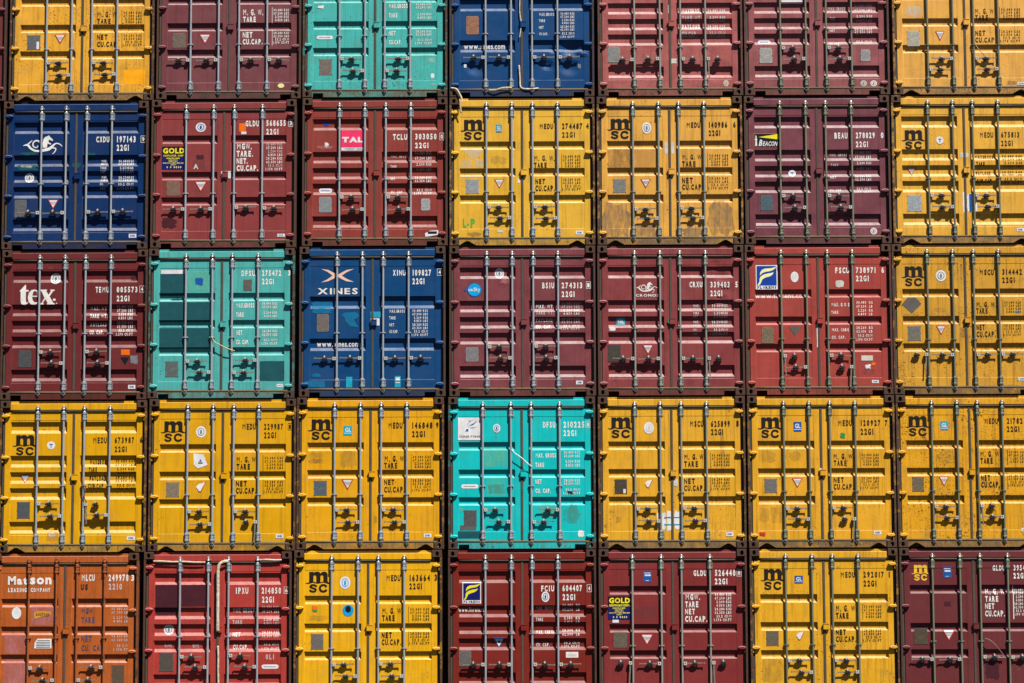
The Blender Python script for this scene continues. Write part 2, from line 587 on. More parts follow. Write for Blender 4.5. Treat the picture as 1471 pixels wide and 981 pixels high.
def ribbon(pts, w, closed=False, cap=True):
    """mitred ribbon: list of quads that share edges and never overlap"""
    n = len(pts)
    if not closed and cap:
        a, b = Vector(pts[0]), Vector(pts[1])
        ws = w[0] if isinstance(w, list) else w
        pts = list(pts)
        pts[0] = tuple(a-(b-a).normalized()*ws/2)
        a, b = Vector(pts[-1]), Vector(pts[-2])
        we = w[-1] if isinstance(w, list) else w
        pts[-1] = tuple(a-(b-a).normalized()*we/2)
    L, Rr = [], []
    for i in range(n):
        p = Vector(pts[i])
        d0 = (p-Vector(pts[i-1])) if (i > 0 or closed) else None
        d1 = (Vector(pts[(i+1) % n])-p) if (i < n-1 or closed) else None
        if d0 is None: d0 = d1
        if d1 is None: d1 = d0
        d0, d1 = d0.normalized(), d1.normalized()
        n0, n1 = Vector((-d0.y, d0.x)), Vector((-d1.y, d1.x))
        m = n0+n1
        if m.length < 1e-3:
            m = n0.copy()
        m.normalize()
        k = 1/max(.42, m.dot(n0))
        h = (w[i] if isinstance(w, list) else w)/2
        L.append(tuple(p+m*h*k))
        Rr.append(tuple(p-m*h*k))
    out = []
    for i in range(n if closed else n-1):
        j = (i+1) % n
        out.append([L[i], L[j], Rr[j], Rr[i]])
    return out

FONT_GLYPHS = {}
def font_glyph(ch, bold, res=2):
    """triangles of a glyph of the built-in font, x scaled to 0..1, y in cap heights (up)"""
    k = (ch, bold, res)
    if k not in FONT_GLYPHS:
        cu = bpy.data.curves.new('glyph', 'FONT')
        cu.body = ch
        cu.resolution_u = res
        cu.offset = bold
        ob = bpy.data.objects.new('glyph', cu)
        me = ob.to_mesh()
        pts = [(v.co.x, v.co.y) for v in me.vertices]
        me.calc_loop_triangles()
        tris = [tuple(t.vertices) for t in me.loop_triangles]
        tris = [t for t in tris if abs((pts[t[1]][0]-pts[t[0]][0])*(pts[t[2]][1]-pts[t[0]][1])-(pts[t[2]][0]-pts[t[0]][0])*(pts[t[1]][1]-pts[t[0]][1])) > 1e-9]
        ob.to_mesh_clear()
        bpy.data.objects.remove(ob)
        bpy.data.curves.remove(cu)
        if pts:
            a, b = min(p[0] for p in pts), max(p[0] for p in pts)
        else:
            a, b = 0, 1
        FONT_GLYPHS[k] = ([[((pts[i][0]-a)/(b-a), pts[i][1]) for i in t] for t in tris], b-a)
    return FONT_GLYPHS[k]

def font_text(s, x0, y0, x1, y1, bold=.03, gap=.10, even=False, slant=0.0, res=2):
    """string in the built-in font fitted to the box (its capitals fill the height)"""
    caph, lo = .73+bold, -bold
    bold_of = lambda ch: (0.0 if ch in 'MW' and even else (bold*.5 if ch == 'N' and even else bold))
    ws = [(.30 if ch == ' ' else font_glyph(ch, bold, res)[1]) for ch in s]
    if even:
        ws = [(.30 if ch in ' ' else (.16 if ch in '.,:' else (.34 if ch in '1I' else (.74 if ch in 'MW' else .52)))) for ch in s]
    tot = sum(ws)+gap*(len(s)-1)
    u = (x1-x0)/tot
    k = (y1-y0)/(caph-lo)
    out = []
    x = x0
    for ch, w in zip(s, ws):
        if ch != ' ':
            nat = font_glyph(ch, bold_of(ch), res)[1]
            gw = min(w, nat*.86) if even else w
            xo = x + (w-gw)*u*.5
            for t in font_glyph(ch, bold_of(ch), res)[0]:
                out.append([(xo+px*gw*u+slant*(py-lo)*k, y1-(py-lo)*k) for px, py in t])
        x += (w+gap)*u
    return out

def text_polys(s, x0, y0, x1, y1, t=.19, gap=.36, serif=False, slant=0.0):
    if y1-y0 > .034 and '[' not in s:
        if s.lower() == s and s.upper() != s:
            return font_text(s, x0, y0, x1, y1, .02 if t < .2 else .045, .09, slant=slant)
        if y1-y0 <= .062:
            return font_text(s, x0, y0, x1, y1, .03, .12, True, slant, 1)
        big = t >= .2
        if big:
            return font_text(s, x0, y0, x1, y1, .045, .09, slant=slant)
        return font_text(s, x0, y0, x1, y1, (.042 if t < .16 else .05), .14, True, slant)
    return stroke_text(s, x0, y0, x1, y1, t, gap, serif, slant)

def stroke_text(s, x0, y0, x1, y1, t=.19, gap=.36, serif=False, slant=0.0):
    """string fitted to the box x0..x1, y0 (top) .. y1; v grows downward; t = stroke / cap height"""
    n = len(s)
    units = 0.0
    adv = []
    for ch in s:
        a = 2.0 if ch == ' ' else (1.1 if ch in '.,:' else (2.2 if ch in 'Iil1' and serif is None else 4.0))
        adv.append(a)
    tot = sum(adv)
    H = y1-y0
    th = t*H
    tw = max(1e-6, x1-x0)
    # width of one grid unit; characters separated by gap*cell
    unit = (tw-th*.9)/(tot + gap*4*(n-1))
    polys = []
    cx = x0+th*.45
    sy = (H-th)/6
    for ch, a in zip(s, adv):
        if ch != ' ':
            gl = G.get(ch, G['O'])
            sxx = unit*(1.0 if a == 4.0 else 1.0)
            for st in gl:
                closed = st[0] == 'o'
                bar = st[0] == 'b'
                vert = st[0] == 'v'
                pts = [p for p in st if not isinstance(p, str)]
                q = [(cx+p[0]*sxx+slant*p[1]*sy, y1-th/2-p[1]*sy) for p in pts]
                if bar:       # inner bar butts against the stems
                    s0 = th/2
                    q[0] = (q[0][0]+s0, q[0][1])
                    q[1] = (q[1][0]-(s0 if pts[1][0] > 3.1 else 0), q[1][1])
                    if q[1][0] > q[0][0]:
                        polys += ribbon(q, th*.9, cap=False)
                elif vert:
                    q[0] = (q[0][0], y1-th/2-pts[0][1]*sy+.02*H if pts[0][1] < 5 else y0+th)
                    polys += ribbon(q, th, cap=False)
                else:
                    polys += ribbon(q, th, closed, cap=not closed)
        cx += (a+gap*4)*unit
    return polys

def serifs(s, x0, y0, x1, y1, t=.19, gap=.36, slant=0.0):
    """little slabs at feet and heads of a line of capitals"""
    n = len(s)
    H = y1-y0
    th = t*H
    unit = (x1-x0-th*.9)/(4*n + gap*4*(n-1))
    sy = (H-th)/6
    out = []
    ends = {'X': 'abcd', 'I': 'mn', 'N': 'abd', 'E': 'ab', 'R': 'abc', 'F': 'ab', 'L': 'ab', 'B': 'ab', 'A': 'bc', 'K': 'abcd', 'H': 'abcd', 'T': 'n'}
    cx = x0+th*.45
    for ch in s:
        for e in ends.get(ch, ''):
            gx = {'a': 0, 'b': 0, 'c': 4, 'd': 4, 'm': 2, 'n': 2}[e]
            top = e in 'adm'
            gy = 6 if top else 0
            X = cx+gx*unit+slant*gy*sy
            w = th*.95
            ya, yb = (y0, y0+th*.45) if top else (y1-th*.45, y1)
            out.append([(X-w, ya), (X+w, ya), (X+w, yb), (X-w, yb)])
        cx += (4+gap*4)*unit
    return out

def ellipse(cx, cy, rx, ry, n=20):
    return [[(cx+rx*math.cos(2*math.pi*i/n), cy+ry*math.sin(2*math.pi*i/n)) for i in range(n)]]

def outline(pts, holes=()):
    loops = [[Vector((x, y, 0)) for x, y in pts]] + [[Vector((x, y, 0)) for x, y in h] for h in holes]
    flat = [p for l in loops for p in l]
    return [[(flat[i].x, flat[i].y) for i in t] for t in tessellate_polygon(loops)]

def smooth_line(pts, k=5):
    out = []
    n = len(pts)
    for i in range(n-1):
        p0, p1, p2, p3 = (Vector(pts[max(0, i-1)]), Vector(pts[i]), Vector(pts[i+1]), Vector(pts[min(n-1, i+2)]))
        for j in range(k):
            t = j/k
            q = .5*((2*p1)+(-p0+p2)*t+(2*p0-5*p1+4*p2-p3)*t*t+(-p0+3*p1-3*p2+p3)*t**3)
            out.append(tuple(q))
    out.append(tuple(pts[-1]))
    return out

def swoosh(pts, k=5):
    """pts: (x, y, width) -> smooth ribbon of varying width"""
    q = smooth_line([Vector(p) for p in pts], k)
    return ribbon([(a[0], a[1]) for a in q], [a[2] for a in q], cap=False)

def place(polys, box, src):
    """map shapes drawn in src box onto box (both x0,y0,x1,y1)"""
    sx = (box[2]-box[0])/(src[2]-src[0])
    sy = (box[3]-box[1])/(src[3]-src[1])
    return [[(box[0]+(x-src[0])*sx, box[1]+(y-src[1])*sy) for x, y in p] for p in polys]

def rect(x0, y0, x1, y1):
    return [[(x0, y0), (x1, y0), (x1, y1), (x0, y1)]]

def emblem_m(box):
    src = (182, 176, 712, 615)
    m = outline([(262,182),(356,182),(362,206),(385,184),(430,176),(475,186),(503,216),(530,188),(575,176),(620,186),
                 (648,215),(652,250),(652,378),(668,400),(690,412),(712,410),(704,430),(670,434),(630,422),(565,402),(500,418),
                 (440,428),(390,418),(340,404),(280,424),(225,434),(182,414),(190,404),(222,414),(252,404),(262,380)],
                [[(350,384),(352,280),(366,254),(396,252),(413,280),(413,404)], [(500,400),(500,280),(514,254),(544,252),(562,280),(562,384)]])
    s = ribbon(smooth_line([(418,492),(395,468),(348,456),(300,468),(290,496),(335,518),(385,536),(402,560),(384,586),(345,594),(300,584),(274,556)], 3), 40, cap=False)
    c = ribbon(smooth_line([(628,500),(604,468),(555,457),(508,476),(489,525),(508,574),(555,592),(606,582),(630,552)], 3), 44, cap=False)
    return place(m+s+c, box, src)

def emblem_horse(box):
    src = (190, 116, 650, 340)
    ps = swoosh([(192,238,4),(245,230,24),(280,268,24),(330,296,22),(390,300,24),(445,288,34),(495,276,34),(530,248,26),(572,214,13),(618,222,11),(646,248,8)])
    ps2 = swoosh([(398,282,18),(404,235,22),(384,194,20),(348,180,18),(316,196,16),(306,232,16),(328,258,14),(358,256,10),(366,236,7)])
    ps2 += outline([(424,262),(418,215),(428,165),(448,138),(478,128),(492,117),(502,136),(528,158),(541,176),(532,186),(505,172),(486,176),(490,200),(520,216),(514,228),(476,214),(470,262)])
    ps2 += swoosh([(534,266,14),(572,272,13),(566,304,11),(536,336,8)])
    ps2 += swoosh([(246,222,12),(272,200,14),(298,176,5)])
    return place(ps, box, src), place(ps2, box, src)

def emblem_tex(box):
    src = (186, 335, 890, 742)
    t = outline([(188,462),(300,336),(314,342),(314,440),(366,440),(366,474),(314,474),(314,662),(330,694),(358,676),(350,710),(300,742),(245,736),(216,702),(208,640),(208,474),(190,474)])
    e = outline([(576,578),(570,502),(532,446),(480,432),(420,446),(370,500),(352,590),(370,680),(420,730),(480,740),(530,722),(574,680),(562,664),(524,690),(484,684),(452,650),(440,600),(440,580)],
                [[(445,556),(536,556),(530,480),(490,456),(456,490)]])
    x = outline([(600,435),(735,435),(735,455),(715,460),(765,540),(810,470),(800,455),(800,435),(885,435),(885,455),(850,475),(785,572),(862,700),(890,712),(890,730),(735,730),(735,712),(750,705),(702,625),(655,700),(670,715),(670,730),(600,730),(600,712),(630,700),(685,598),(625,470),(600,455)])
    return place(t+e+x, box, src)

def emblem_cross(box):
    src = (118, 82, 462, 222)
    a = outline([(118,82),(192,92),(250,122),(284,146),(284,158),(250,182),(195,208),(118,222),(185,190),(238,152),(186,112)])
    b = outline([(462,82),(384,94),(326,124),(286,146),(286,158),(326,184),(384,210),(462,218),(394,190),(334,152),(390,114)])
    return place(a+b, box, src)

def emblem_flame(box):
    src = (95, 170, 500, 560)
    a = outline([(160,362),(165,300),(200,250),(260,222),(380,215),(440,205),(498,178),(480,215),(430,250),(380,270),(280,285),(210,312),(175,345)])
    b = outline([(105,558),(150,480),(150,430),(175,380),(240,340),(330,318),(400,310),(440,290),(425,335),(370,375),(280,400),(215,430),(190,480),(165,530),(130,558)])
    return place(a+b, box, src)

def emblem_dolphin(box):
    src = (160, 235, 570, 610)
    a = outline([(310,248),(368,270),(350,300),(338,280)])
    a += swoosh([(268,450,4),(290,370,8),(345,300,10),(400,262,8),(440,236,4)])
    b = swoosh([(310,440,4),(360,390,14),(430,368,34),(490,320,16),(560,262,3)])
    b += swoosh([(350,450,4),(420,460,20),(490,448,10),(555,428,3)])
    b += outline([(232,575),(255,500),(318,480),(308,580),(282,545)])
    return place(a, box, src), place(b, box, src)

def ragged(x0, y0, x1, y1, seed, amp=.12, n=22):
    rnd = random.Random(seed)
    if amp <= .12:        # roller or brush patch: nearly straight sides
        w, h = x1-x0, y1-y0
        pts = []
        for (ax, ay), (bx, by) in (((x0, y0), (x1, y0)), ((x1, y0), (x1, y1)), ((x1, y1), (x0, y1)), ((x0, y1), (x0, y0))):
            for i in range(6):
                f = i/6
                pts.append((ax+(bx-ax)*f+w*amp*(rnd.random()-.5)*.6, ay+(by-ay)*f+h*amp*(rnd.random()-.5)*.6))
        return outline(pts)
    cx, cy, rx, ry = (x0+x1)/2, (y0+y1)/2, (x1-x0)/2, (y1-y0)/2
    pts = []
    for i in range(n):
        t = 2*math.pi*i/n
        c, s = math.cos(t), math.sin(t)
        k = 1/max(abs(c), abs(s))
        k = min(k, 1.25)*(1-amp*rnd.random())
        pts.append((cx+rx*c*k, cy+ry*s*k))
    return outline(pts)

# ------------------------------------------------------------------ hardware meshes (shared)
def casting_mesh(mat):
    """corner casting front: chamfered block with an oval hole; origin at the hole centre"""
    mb = MB()
    w, h = .162, .118
    x0, x1, z0, z1 = -.077, .085, -.059, .059
    c = .006
    n = 16
    hole = [(.030*math.cos(2*math.pi*i/n), .038*math.sin(2*math.pi*i/n)) for i in range(n)]
    def sq(px, pz, ax0, ax1, az0, az1):
        k = min((ax1 if px > 0 else -ax0)/max(abs(px), 1e-6), (az1 if pz > 0 else -az0)/max(abs(pz), 1e-6))
        return (px*k, pz*k)
    ang = [2*math.pi*i/n for i in range(n)]
    outer = []
    corners = {2: (x1-c, z1-c), 6: (x0+c, z1-c), 10: (x0+c, z0+c), 14: (x1-c, z0+c)}
    for i in range(n):
        outer.append(corners.get(i) or sq(math.cos(ang[i]), math.sin(ang[i]), x0+c, x1-c, z0+c, z1-c))
    rim = []
    for i, (a, b) in enumerate(outer):
        rim.append((x1 if a > x1-c-1e-4 else (x0 if a < x0+c+1e-4 else a), z1 if b > z1-c-1e-4 else (z0 if b < z0+c+1e-4 else b)))
    vs = [(a, 0, b) for a, b in hole] + [(a, 0, b) for a, b in outer] + [(a, c, b) for a, b in rim] + \
         [(a, .178, b) for a, b in rim] + [(a, .030, b) for a, b in hole] + [(a*1.3, .16, b*1.1) for a, b in hole]
    fs = []
    for i in range(n):
        j = (i+1) % n
        fs += [(i, j, n+j, n+i), (n+i, n+j, 2*n+j, 2*n+i), (2*n+i, 2*n+j, 3*n+j, 3*n+i), (i, 4*n+i, 4*n+j, j), (4*n+i, 5*n+i, 5*n+j, 4*n+j)]
    fs += [tuple(3*n+i for i in range(n)), tuple(5*n+i for i in range(n))]
    mb.add(vs, fs)
    return mb.mesh('corner_casting', [mat])

def hinge_mesh(mat, s):
    """forged lug wrapped round the hinge pin: lens shaped in front view, its rim chamfered"""
    mb = MB()
    n = 14
    def ring(kx, kz, y):
        return [(s*.004+.070*kx*math.cos(2*math.pi*i/n), y, .003+(.031 if math.sin(2*math.pi*i/n) > 0 else .027)*kz*math.sin(2*math.pi*i/n)) for i in range(n)]
    vs = ring(1, 1, YD-.002) + ring(1, 1, .016) + ring(.82, .62, -.004)
    fs = [tuple(range(n))[::-1], tuple(range(2*n, 3*n))]
    for k in (0, 1):
        fs += [(k*n+i, k*n+(i+1) % n, (k+1)*n+(i+1) % n, (k+1)*n+i) for i in range(n)]
    mb.add(vs, fs)
    mb.tube((-s*.040, .030, -.075), (-s*.040, .030, -.0245), .012, n=8)
    mb.tube((-s*.040, .030, .0345), (-s*.040, .030, .056), .012, n=8)
    return mb.mesh('hinge', [mat])

def rod_mesh(mat, bend):
    mb = MB()
    n = 12
    pts = []
    for i in range(n+1):
        v = .085 + (2.425-.085)*i/n
        pts.append((bend*math.sin(math.pi*i/n), .016, VP-v))
    mb.path(pts, .0175, n=12)
    return mb.mesh('locking_rod', [mat], True)

def keeper_mesh(mat, top):
    """bearing bracket bolted on the door over the bar end"""
    mb = MB()
    s = 1
    mb.box(-.030, .030, YD-.010, YD-.0015, -.080, .080, c=.004)
    mb.box(-.025, .025, -.010, YD-.0105, -.072, -.030, c=.008)
    mb.box(-.025, .025, -.010, YD-.0105, .026, .072, c=.008)
    mb.box(-.021, .021, -.005, .036, -.0295, .0255, c=.006)
    mb.box(-.043, -.0305, YD-.012, YD-.002, -.066, .060, c=.003)
    mb.box(.0305, .043, YD-.012, YD-.002, -.066, .060, c=.003)
    for z in (-.050, .004, .046):
        for x in (-.037, .037):
            mb.tube((x, YD-.0125, z), (x, YD-.026, z), .0085, .006, n=6)
    return mb.mesh('bearing_bracket', [mat])

def cam_mesh(mat):
    mb = MB()
    mb.box(-.032, .030, .002, .046, -.016, .016, c=.006)
    mb.box(-.024, .024, -.012, .044, -.034, -.0165, c=.005)
    mb.tube((0, .016, .0165), (0, .016, .036), .024, .016, n=10)
    mb.box(.0305, .046, .012, .040, -.026, .004, c=.004)
    return mb.mesh('cam', [mat])

def ring_mesh(mat):
    mb = MB()
    mb.tube((0, .016, -.012), (0, .016, .012), .028, n=12)
    mb.box(-.044, .044, .026, .048, -.010, .010, c=.003)
    mb.tube((-.037, .030, 0), (-.037, .018, 0), .010, n=6)
    mb.tube((.037, .030, 0), (.037, .018, 0), .010, n=6)
    return mb.mesh('rod_guide', [mat])

def hub_mesh(mat):
    mb = MB()
    n = 8
    o = [(-.024, -.022), (.024, -.022), (.024, .022), (-.024, .022)]
    # small square lug with a hole through its face
    mb.box(-.026, -.009, -.016, .030, -.027, .027, c=.003)
    mb.box(.009, .028, -.016, .030, -.027, .027, c=.003)
    mb.box(-.0089, .0089, -.015, .029, .009, .0265)
    mb.box(-.0089, .0089, -.015, .029, -.0265, -.009)
    return mb.mesh('handle_hub', [mat])

def handle_mesh(mat, length, tilt):
    """flat bar from the hub outwards (+x)"""
    mb = MB()
    pts = [(0.0, .012), (length*.30, .0105), (length*.62, .0095), (length*.8, .0085), (length, .007)]
    up = [(x, w+tilt*x) for x, w in pts]
    dn = [(x, -w+tilt*x) for x, w in pts][::-1]
    mb.prism(up+dn, -.002, .011)
    mb.prism([(length-.012+.0, .0165+tilt*length), (length+.006, .012+tilt*length), (length+.006, -.013+tilt*length), (length-.012, -.0165+tilt*length)], -.008, -.0022)
    return mb.mesh('handle', [mat])

def catch_mesh(mat, pale):
    """handle retainer riveted on the door: base plate, cradle and swinging hasp"""
    mb = MB()
    mb.box(-.032, .032, YD-.008, YD-.0015, -.036, .032, c=.003)
    mb.prism([(-.062, -.0125), (.062, -.0125), (.058, -.022), (.030, -.032), (.010, -.050), (-.012, -.046), (-.030, -.030), (-.058, -.022)], -.002, YD-.0085)
    mb.prism([(-.014, .012), (.014, .012), (.010, .036), (0, .044), (-.010, .036)], -.012, YD-.0085)
    mb.tube((0, -.0125, .030), (0, -.022, .030), .015, n=8, mi=1)
    mb.prism([(-.010, .0445), (.010, .0445), (.008, .054), (-.008, .054)], .0, .030, mi=1)
    mb.box(-.046, .046, -.016, -.009, -.012, .0095)
    return mb.mesh('handle_catch', [mat, pale])

def plate_mesh(mats, w, h, seed):
    mb = MB()
    mb.box(-w/2, w/2, -.003, 0, -h/2, h/2, c=.001)
    rnd = random.Random(seed)
    y = h/2-.02
    while y > -h/2+.016:
        x = -w/2+.014
        while x < w/2-.02:
            L = rnd.uniform(.01, .04)
            if rnd.random() < .8:
                x2 = min(x+L, w/2-.012)
                mb.add([(x, -.0036, y), (x2, -.0036, y), (x2, -.0036, y-.006), (x, -.0036, y-.006)], [(0, 1, 2, 3)], 1)
            x += L+.008
        y -= .014
    for a in (-1, 1):
        for b in (-1, 0, 1):
            mb.tube((a*(w/2-.003), -.002, b*(h/2-.006)), (a*(w/2-.003), -.008, b*(h/2-.006)), .0055, n=6, mi=2)
    return mb.mesh('data_plate', mats)

def header_mesh(mat):
    mb = MB()
    mb.box(-1.044, 1.044, .026, .120, VP-.160, VP-.052, c=.006)
    mb.box(-1.044, 1.044, .075, .1505, VP-.0515, VP-.012)
    return mb.mesh('header', [mat])

def sill_mesh(mat, tri):
    mb = MB()
    t, b = VP-2.393, .014
    if tri:
        l = [(-1.122, b), (-1.045, b), (-.965, b+.052), (-.93, b+.072), (-.89, b+.072), (-.855, b+.052), (-.765, b)]
    else:
        l = [(-1.122, b), (-1.035, b), (-1.035, b+.068), (-.862, b+.068), (-.862, b)]
    pts = l + [(-x, z) for x, z in l[::-1]] + [(1.122, t), (-1.122, t)]
    mb.prism(pts, .024, .034)
    mb.box(-1.122, 1.122, .0345, .14, t-.012, t-.002)
    mb.box(-.74, .74, .1, .15, b+.004, t-.0125)
    return mb.mesh('sill', [mat])

def gasket_h_mesh(z):
    mb = MB()
    w = 1.02 if z > 1 else 1.10
    mb.path([(-w, .040, z), (-.7, .039, z+.002), (-.3, .041, z-.001), (.2, .040, z+.001), (.6, .041, z-.002), (w, .040, z)], .0155 if z > 1 else .019, n=8, flat=1.0)
    return mb.mesh('door_gasket', [RUBBER if z > 1 else DUSTY], True)

def gasket_v_mesh():
    mb = MB()
    mb.box(-.0205, .0205, .040, .080, VP-2.350, VP-.200, c=.007)
    return mb.mesh('centre_gasket', [RUBBER])

def gasket_side_mesh():
    mb = MB()
    mb.box(-.0205, .0205, .064, .10, VP-2.350, VP-.200, c=.004)
    return mb.mesh('side_gasket', [RUBBER])

def post_mesh(mat, s):
    mb = MB()
    x0, x1 = sorted((s*HW, s*1.172))
    mb.box(x0, x1, .004, .016, .1255, VP-.1255, c=.003)
    x0, x1 = sorted((s*HW, s*(HW-.012)))
    mb.box(x0, x1, .0165, .170, .1255, VP-.1255)
    x0, x1 = sorted((s*(HW-.0125), s*1.09))
    mb.box(x0, x1, .126, .150, .1255, VP-.1255)
    return mb.mesh('corner_post', [mat])

def body_mesh(mat):
    """side walls with vertical corrugations, roof, floor frame and blind end"""
    mb = MB()
    y0, y1 = .171, DEPTH-.05
    n = 42
    prof = []
    for i in range(n):
        a = y0+(y1-y0)*i/n
        p = (y1-y0)/n
        prof += [(a, 0), (a+p*.25, 0), (a+p*.5, .03), (a+p*.75, .03)]
    prof.append((y1, 0))
    for s in (-1, 1):
        vs = []
        for (y, d) in prof:
            for z in (.16, VP-.07):
                vs.append((s*(HW-.012-d), y, z))
        mb.add(vs, [(2*i, 2*i+2, 2*i+3, 2*i+1) for i in range(len(prof)-1)])
        x0, x1 = sorted((s*(HW-.001), s*(HW-.06)))
        mb.box(x0, x1, .18, DEPTH-.18, .012, .158)
        mb.box(x0, x1, .18, DEPTH-.18, VP-.069, VP-.020)
        for e in (0, 1):
            x0, x1 = sorted((s*HW, s*(HW-.162)))
            mb.box(x0, x1, DEPTH-.178, DEPTH, (.0065, VP-.1245)[e], (.1245, VP-.0065)[e])
        x0, x1 = sorted((s*HW, s*(HW-.1)))
        mb.box(x0, x1, DEPTH-.12, DEPTH-.004, .125, VP-.125)
    mb.box(-HW+.061, HW-.061, .161, DEPTH-.02, VP-.050, VP-.026)
    mb.box(-HW+.061, HW-.061, .161, DEPTH-.02, .10, .14)
    mb.box(-HW+.101, HW-.101, DEPTH-.03, DEPTH-.015, .141, VP-.051)
    mb.box(-HW+.061, HW-.061, .151, .1605, .141, VP-.051)
    for i in range(14):
        y = .4+i*.4
        mb.box(-HW+.062, HW-.062, y, y+.05, .02, .099)
    return mb.mesh('body', [mat])

def lockbox_mesh(mat):
    mb = MB()
    mb.box(-.046, .050, .004, .048, -.045, .047, c=.006)
    mb.box(-.050, .054, -.002, .030, .0475, .056)
    return mb.mesh('lock_box', [mat])

# ------------------------------------------------------------------ marks builder
def mark_polys(m):
    """-> list of (layer, ink, polys)"""
    k = m[0]
    if k == 't':                               # text: string, box, ink, stroke
        _, s, x0, y0, x1, y1, c, t = m
        return [(1, c, text_polys(s, x0, y0, x1, y1, t, gap=.30 if len(s) > 3 else .34))]
    if k == 'ts':                              # serif text
        _, s, x0, y0, x1, y1, c, t = m
        return [(3, c, font_text(s, x0, y0, x1, y1, .03, .16)), (4, c, rect(x0, y1-.004, x0+.001, y1))]
    if k == 'ti':                              # slanted serif text, on a panel
        _, s, x0, y0, x1, y1, c, t = m
        return [(3, c, text_polys(s, x0, y0, x1, y1, t, .3, slant=.25)), (4, c, serifs(s, x0, y0, x1, y1, t, .3, .25))]
    if k == 'tp':                              # text on top of a panel
        _, s, x0, y0, x1, y1, c, t = m
        return [(4, c, text_polys(s, x0, y0, x1, y1, t, gap=.3))]
    if k == 'chk':                             # boxed check digit
        _, s, x0, y0, x1, y1, c = m
        w, h = x1-x0, y1-y0
        fr = ribbon([(x0, y0), (x1, y0), (x1, y1), (x0, y1)], .006, True)
        return [(1, c, fr), (1, c, font_text(s, x0+w*.24, y0+h*.17, x1-w*.24, y1-h*.17, .02, .1))]
    if k == 'r':
        return [(m[6] if len(m) > 6 else 2, m[5], rect(*m[1:5]))]
    if k == 'e':
        _, x0, y0, x1, y1, c, ly = m
        return [(ly, c, ellipse((x0+x1)/2, (y0+y1)/2, (x1-x0)/2, (y1-y0)/2))]
    if k == 'poly':
        return [(m[3] if len(m) > 3 else 2, m[2], outline(m[1]))]
    if k == 'rag':
        _, x0, y0, x1, y1, c, seed, amp = m
        return [(1, c, ragged(x0, y0, x1, y1, seed, amp))]
    if k == 'tri':                             # warning triangle, red edge
        _, x0, y0, x1, y1 = m
        w, h = x1-x0, y1-y0
        cx = (x0+x1)/2
        i = [(x0+w*.12, y0+h*.07), (x1-w*.12, y0+h*.07), (cx, y1-h*.17)]
        tx = []
        for q, (f, yy) in enumerate(((.26, .24), (.20, .36), (.12, .48))):
            tx += rect(cx-w*f, y0+h*yy, cx+w*f, y0+h*(yy+.05))
        return [(2, 'r', [[(x0, y0), (x1, y0), (cx, y1)]]), (3, 'x', [i]), (4, 'g', tx)]
    if k == 'halftri':
        _, x0, y0, x1, y1 = m
        w, h = x1-x0, y1-y0
        return [(2, 'r', outline([(x1, y0), (x0+w*.05, y0+h*.55), (x0+w*.3, y1), (x0+w*.5, y1)])),
                (3, 'x', outline([(x1-w*.1, y0+h*.06), (x0+w*.25, y0+h*.2), (x0+w*.02, y0+h*.5), (x0+w*.3, y1-h*.1), (x0+w*.45, y1-h*.08)]))]
    if k == 'seal':                            # classification roundel
        _, x0, y0, x1, y1, rim, mid = m
        cx, cy, rx, ry = (x0+x1)/2, (y0+y1)/2, (x1-x0)/2, (y1-y0)/2
        figure = outline([(cx-rx*.18, cy+ry*.42), (cx-rx*.22, cy-ry*.1), (cx-rx*.05, cy-ry*.42), (cx+rx*.16, cy-ry*.36), (cx+rx*.22, cy+ry*.1), (cx+rx*.1, cy+ry*.42)])
        return [(2, rim, ellipse(cx, cy, rx, ry)), (3, mid, ellipse(cx, cy, rx*.66, ry*.7)), (4, rim, ellipse(cx, cy, rx*.52, ry*.57)), (5, mid, figure)]
    if k == 'anchor':                          # round badge with a small T-like anchor
        _, x0, y0, x1, y1 = m
        cx, cy, rx, ry = (x0+x1)/2, (y0+y1)/2, (x1-x0)/2, (y1-y0)/2
        return [(2, 'x', ellipse(cx, cy, rx, ry)), (3, 'b', rect(cx-rx*.1, cy-ry*.15, cx+rx*.1, cy+ry*.55)+rect(cx-rx*.45, cy-ry*.4, cx+rx*.45, cy-ry*.16))]
    if k == 'GL':
        _, x0, y0, x1, y1, c = m
        h = y1-y0
        return [(2, c, rect(x0, y0, x1, y1)), (3, 'x', font_text('GL', x0+(x1-x0)*.16, y0+h*.16, x1-(x1-x0)*.12, y0+h*.66, .03, .1)+rect(x0+.006, y0+h*.76, x1-.006, y0+h*.82))]
    if k == 'bluetag':
        _, x0, y0, x1, y1 = m
        w, h = x1-x0, y1-y0
        return [(2, 'b', rect(x0, y0, x1, y1)), (3, 'x', rect(x0+w*.12, y0+h*.16, x1-w*.12, y0+h*.22)+rect(x0+w*.2, y0+h*.32, x1-w*.1, y0+h*.46)+rect(x0+w*.3, y0+h*.84, x1-w*.3, y0+h*.88))]
    if k == 'cimc':                            # small white maker's plate
        _, x0, y0, x1, y1 = m
        w, h = x1-x0, y1-y0
        return [(2, 'x', rect(x0, y0, x1, y1)), (3, 'b', text_polys('CIMC', x0+w*.2, y0+h*.25, x1-w*.2, y0+h*.75, .22, .3))]
    if k == 'pill':                            # rounded white label
        _, x0, y0, x1, y1, c = m
        w, h = x1-x0, y1-y0
        r = h/2
        pts = [(x0+r+r*math.cos(t), (y0+y1)/2+r*math.sin(t)) for t in [math.pi/2+math.pi*i/6 for i in range(7)]] + \
              [(x1-r+r*math.cos(t), (y0+y1)/2+r*math.sin(t)) for t in [-math.pi/2+math.pi*i/6 for i in range(7)]]
        return [(2, 'x', [pts]), (3, c, text_polys('MODEX', x0+w*.2, y0+h*.3, x1-w*.2, y1-h*.3, .2) if False else rect(x0+w*.16, y0+h*.45, x1-w*.16, y0+h*.6))]
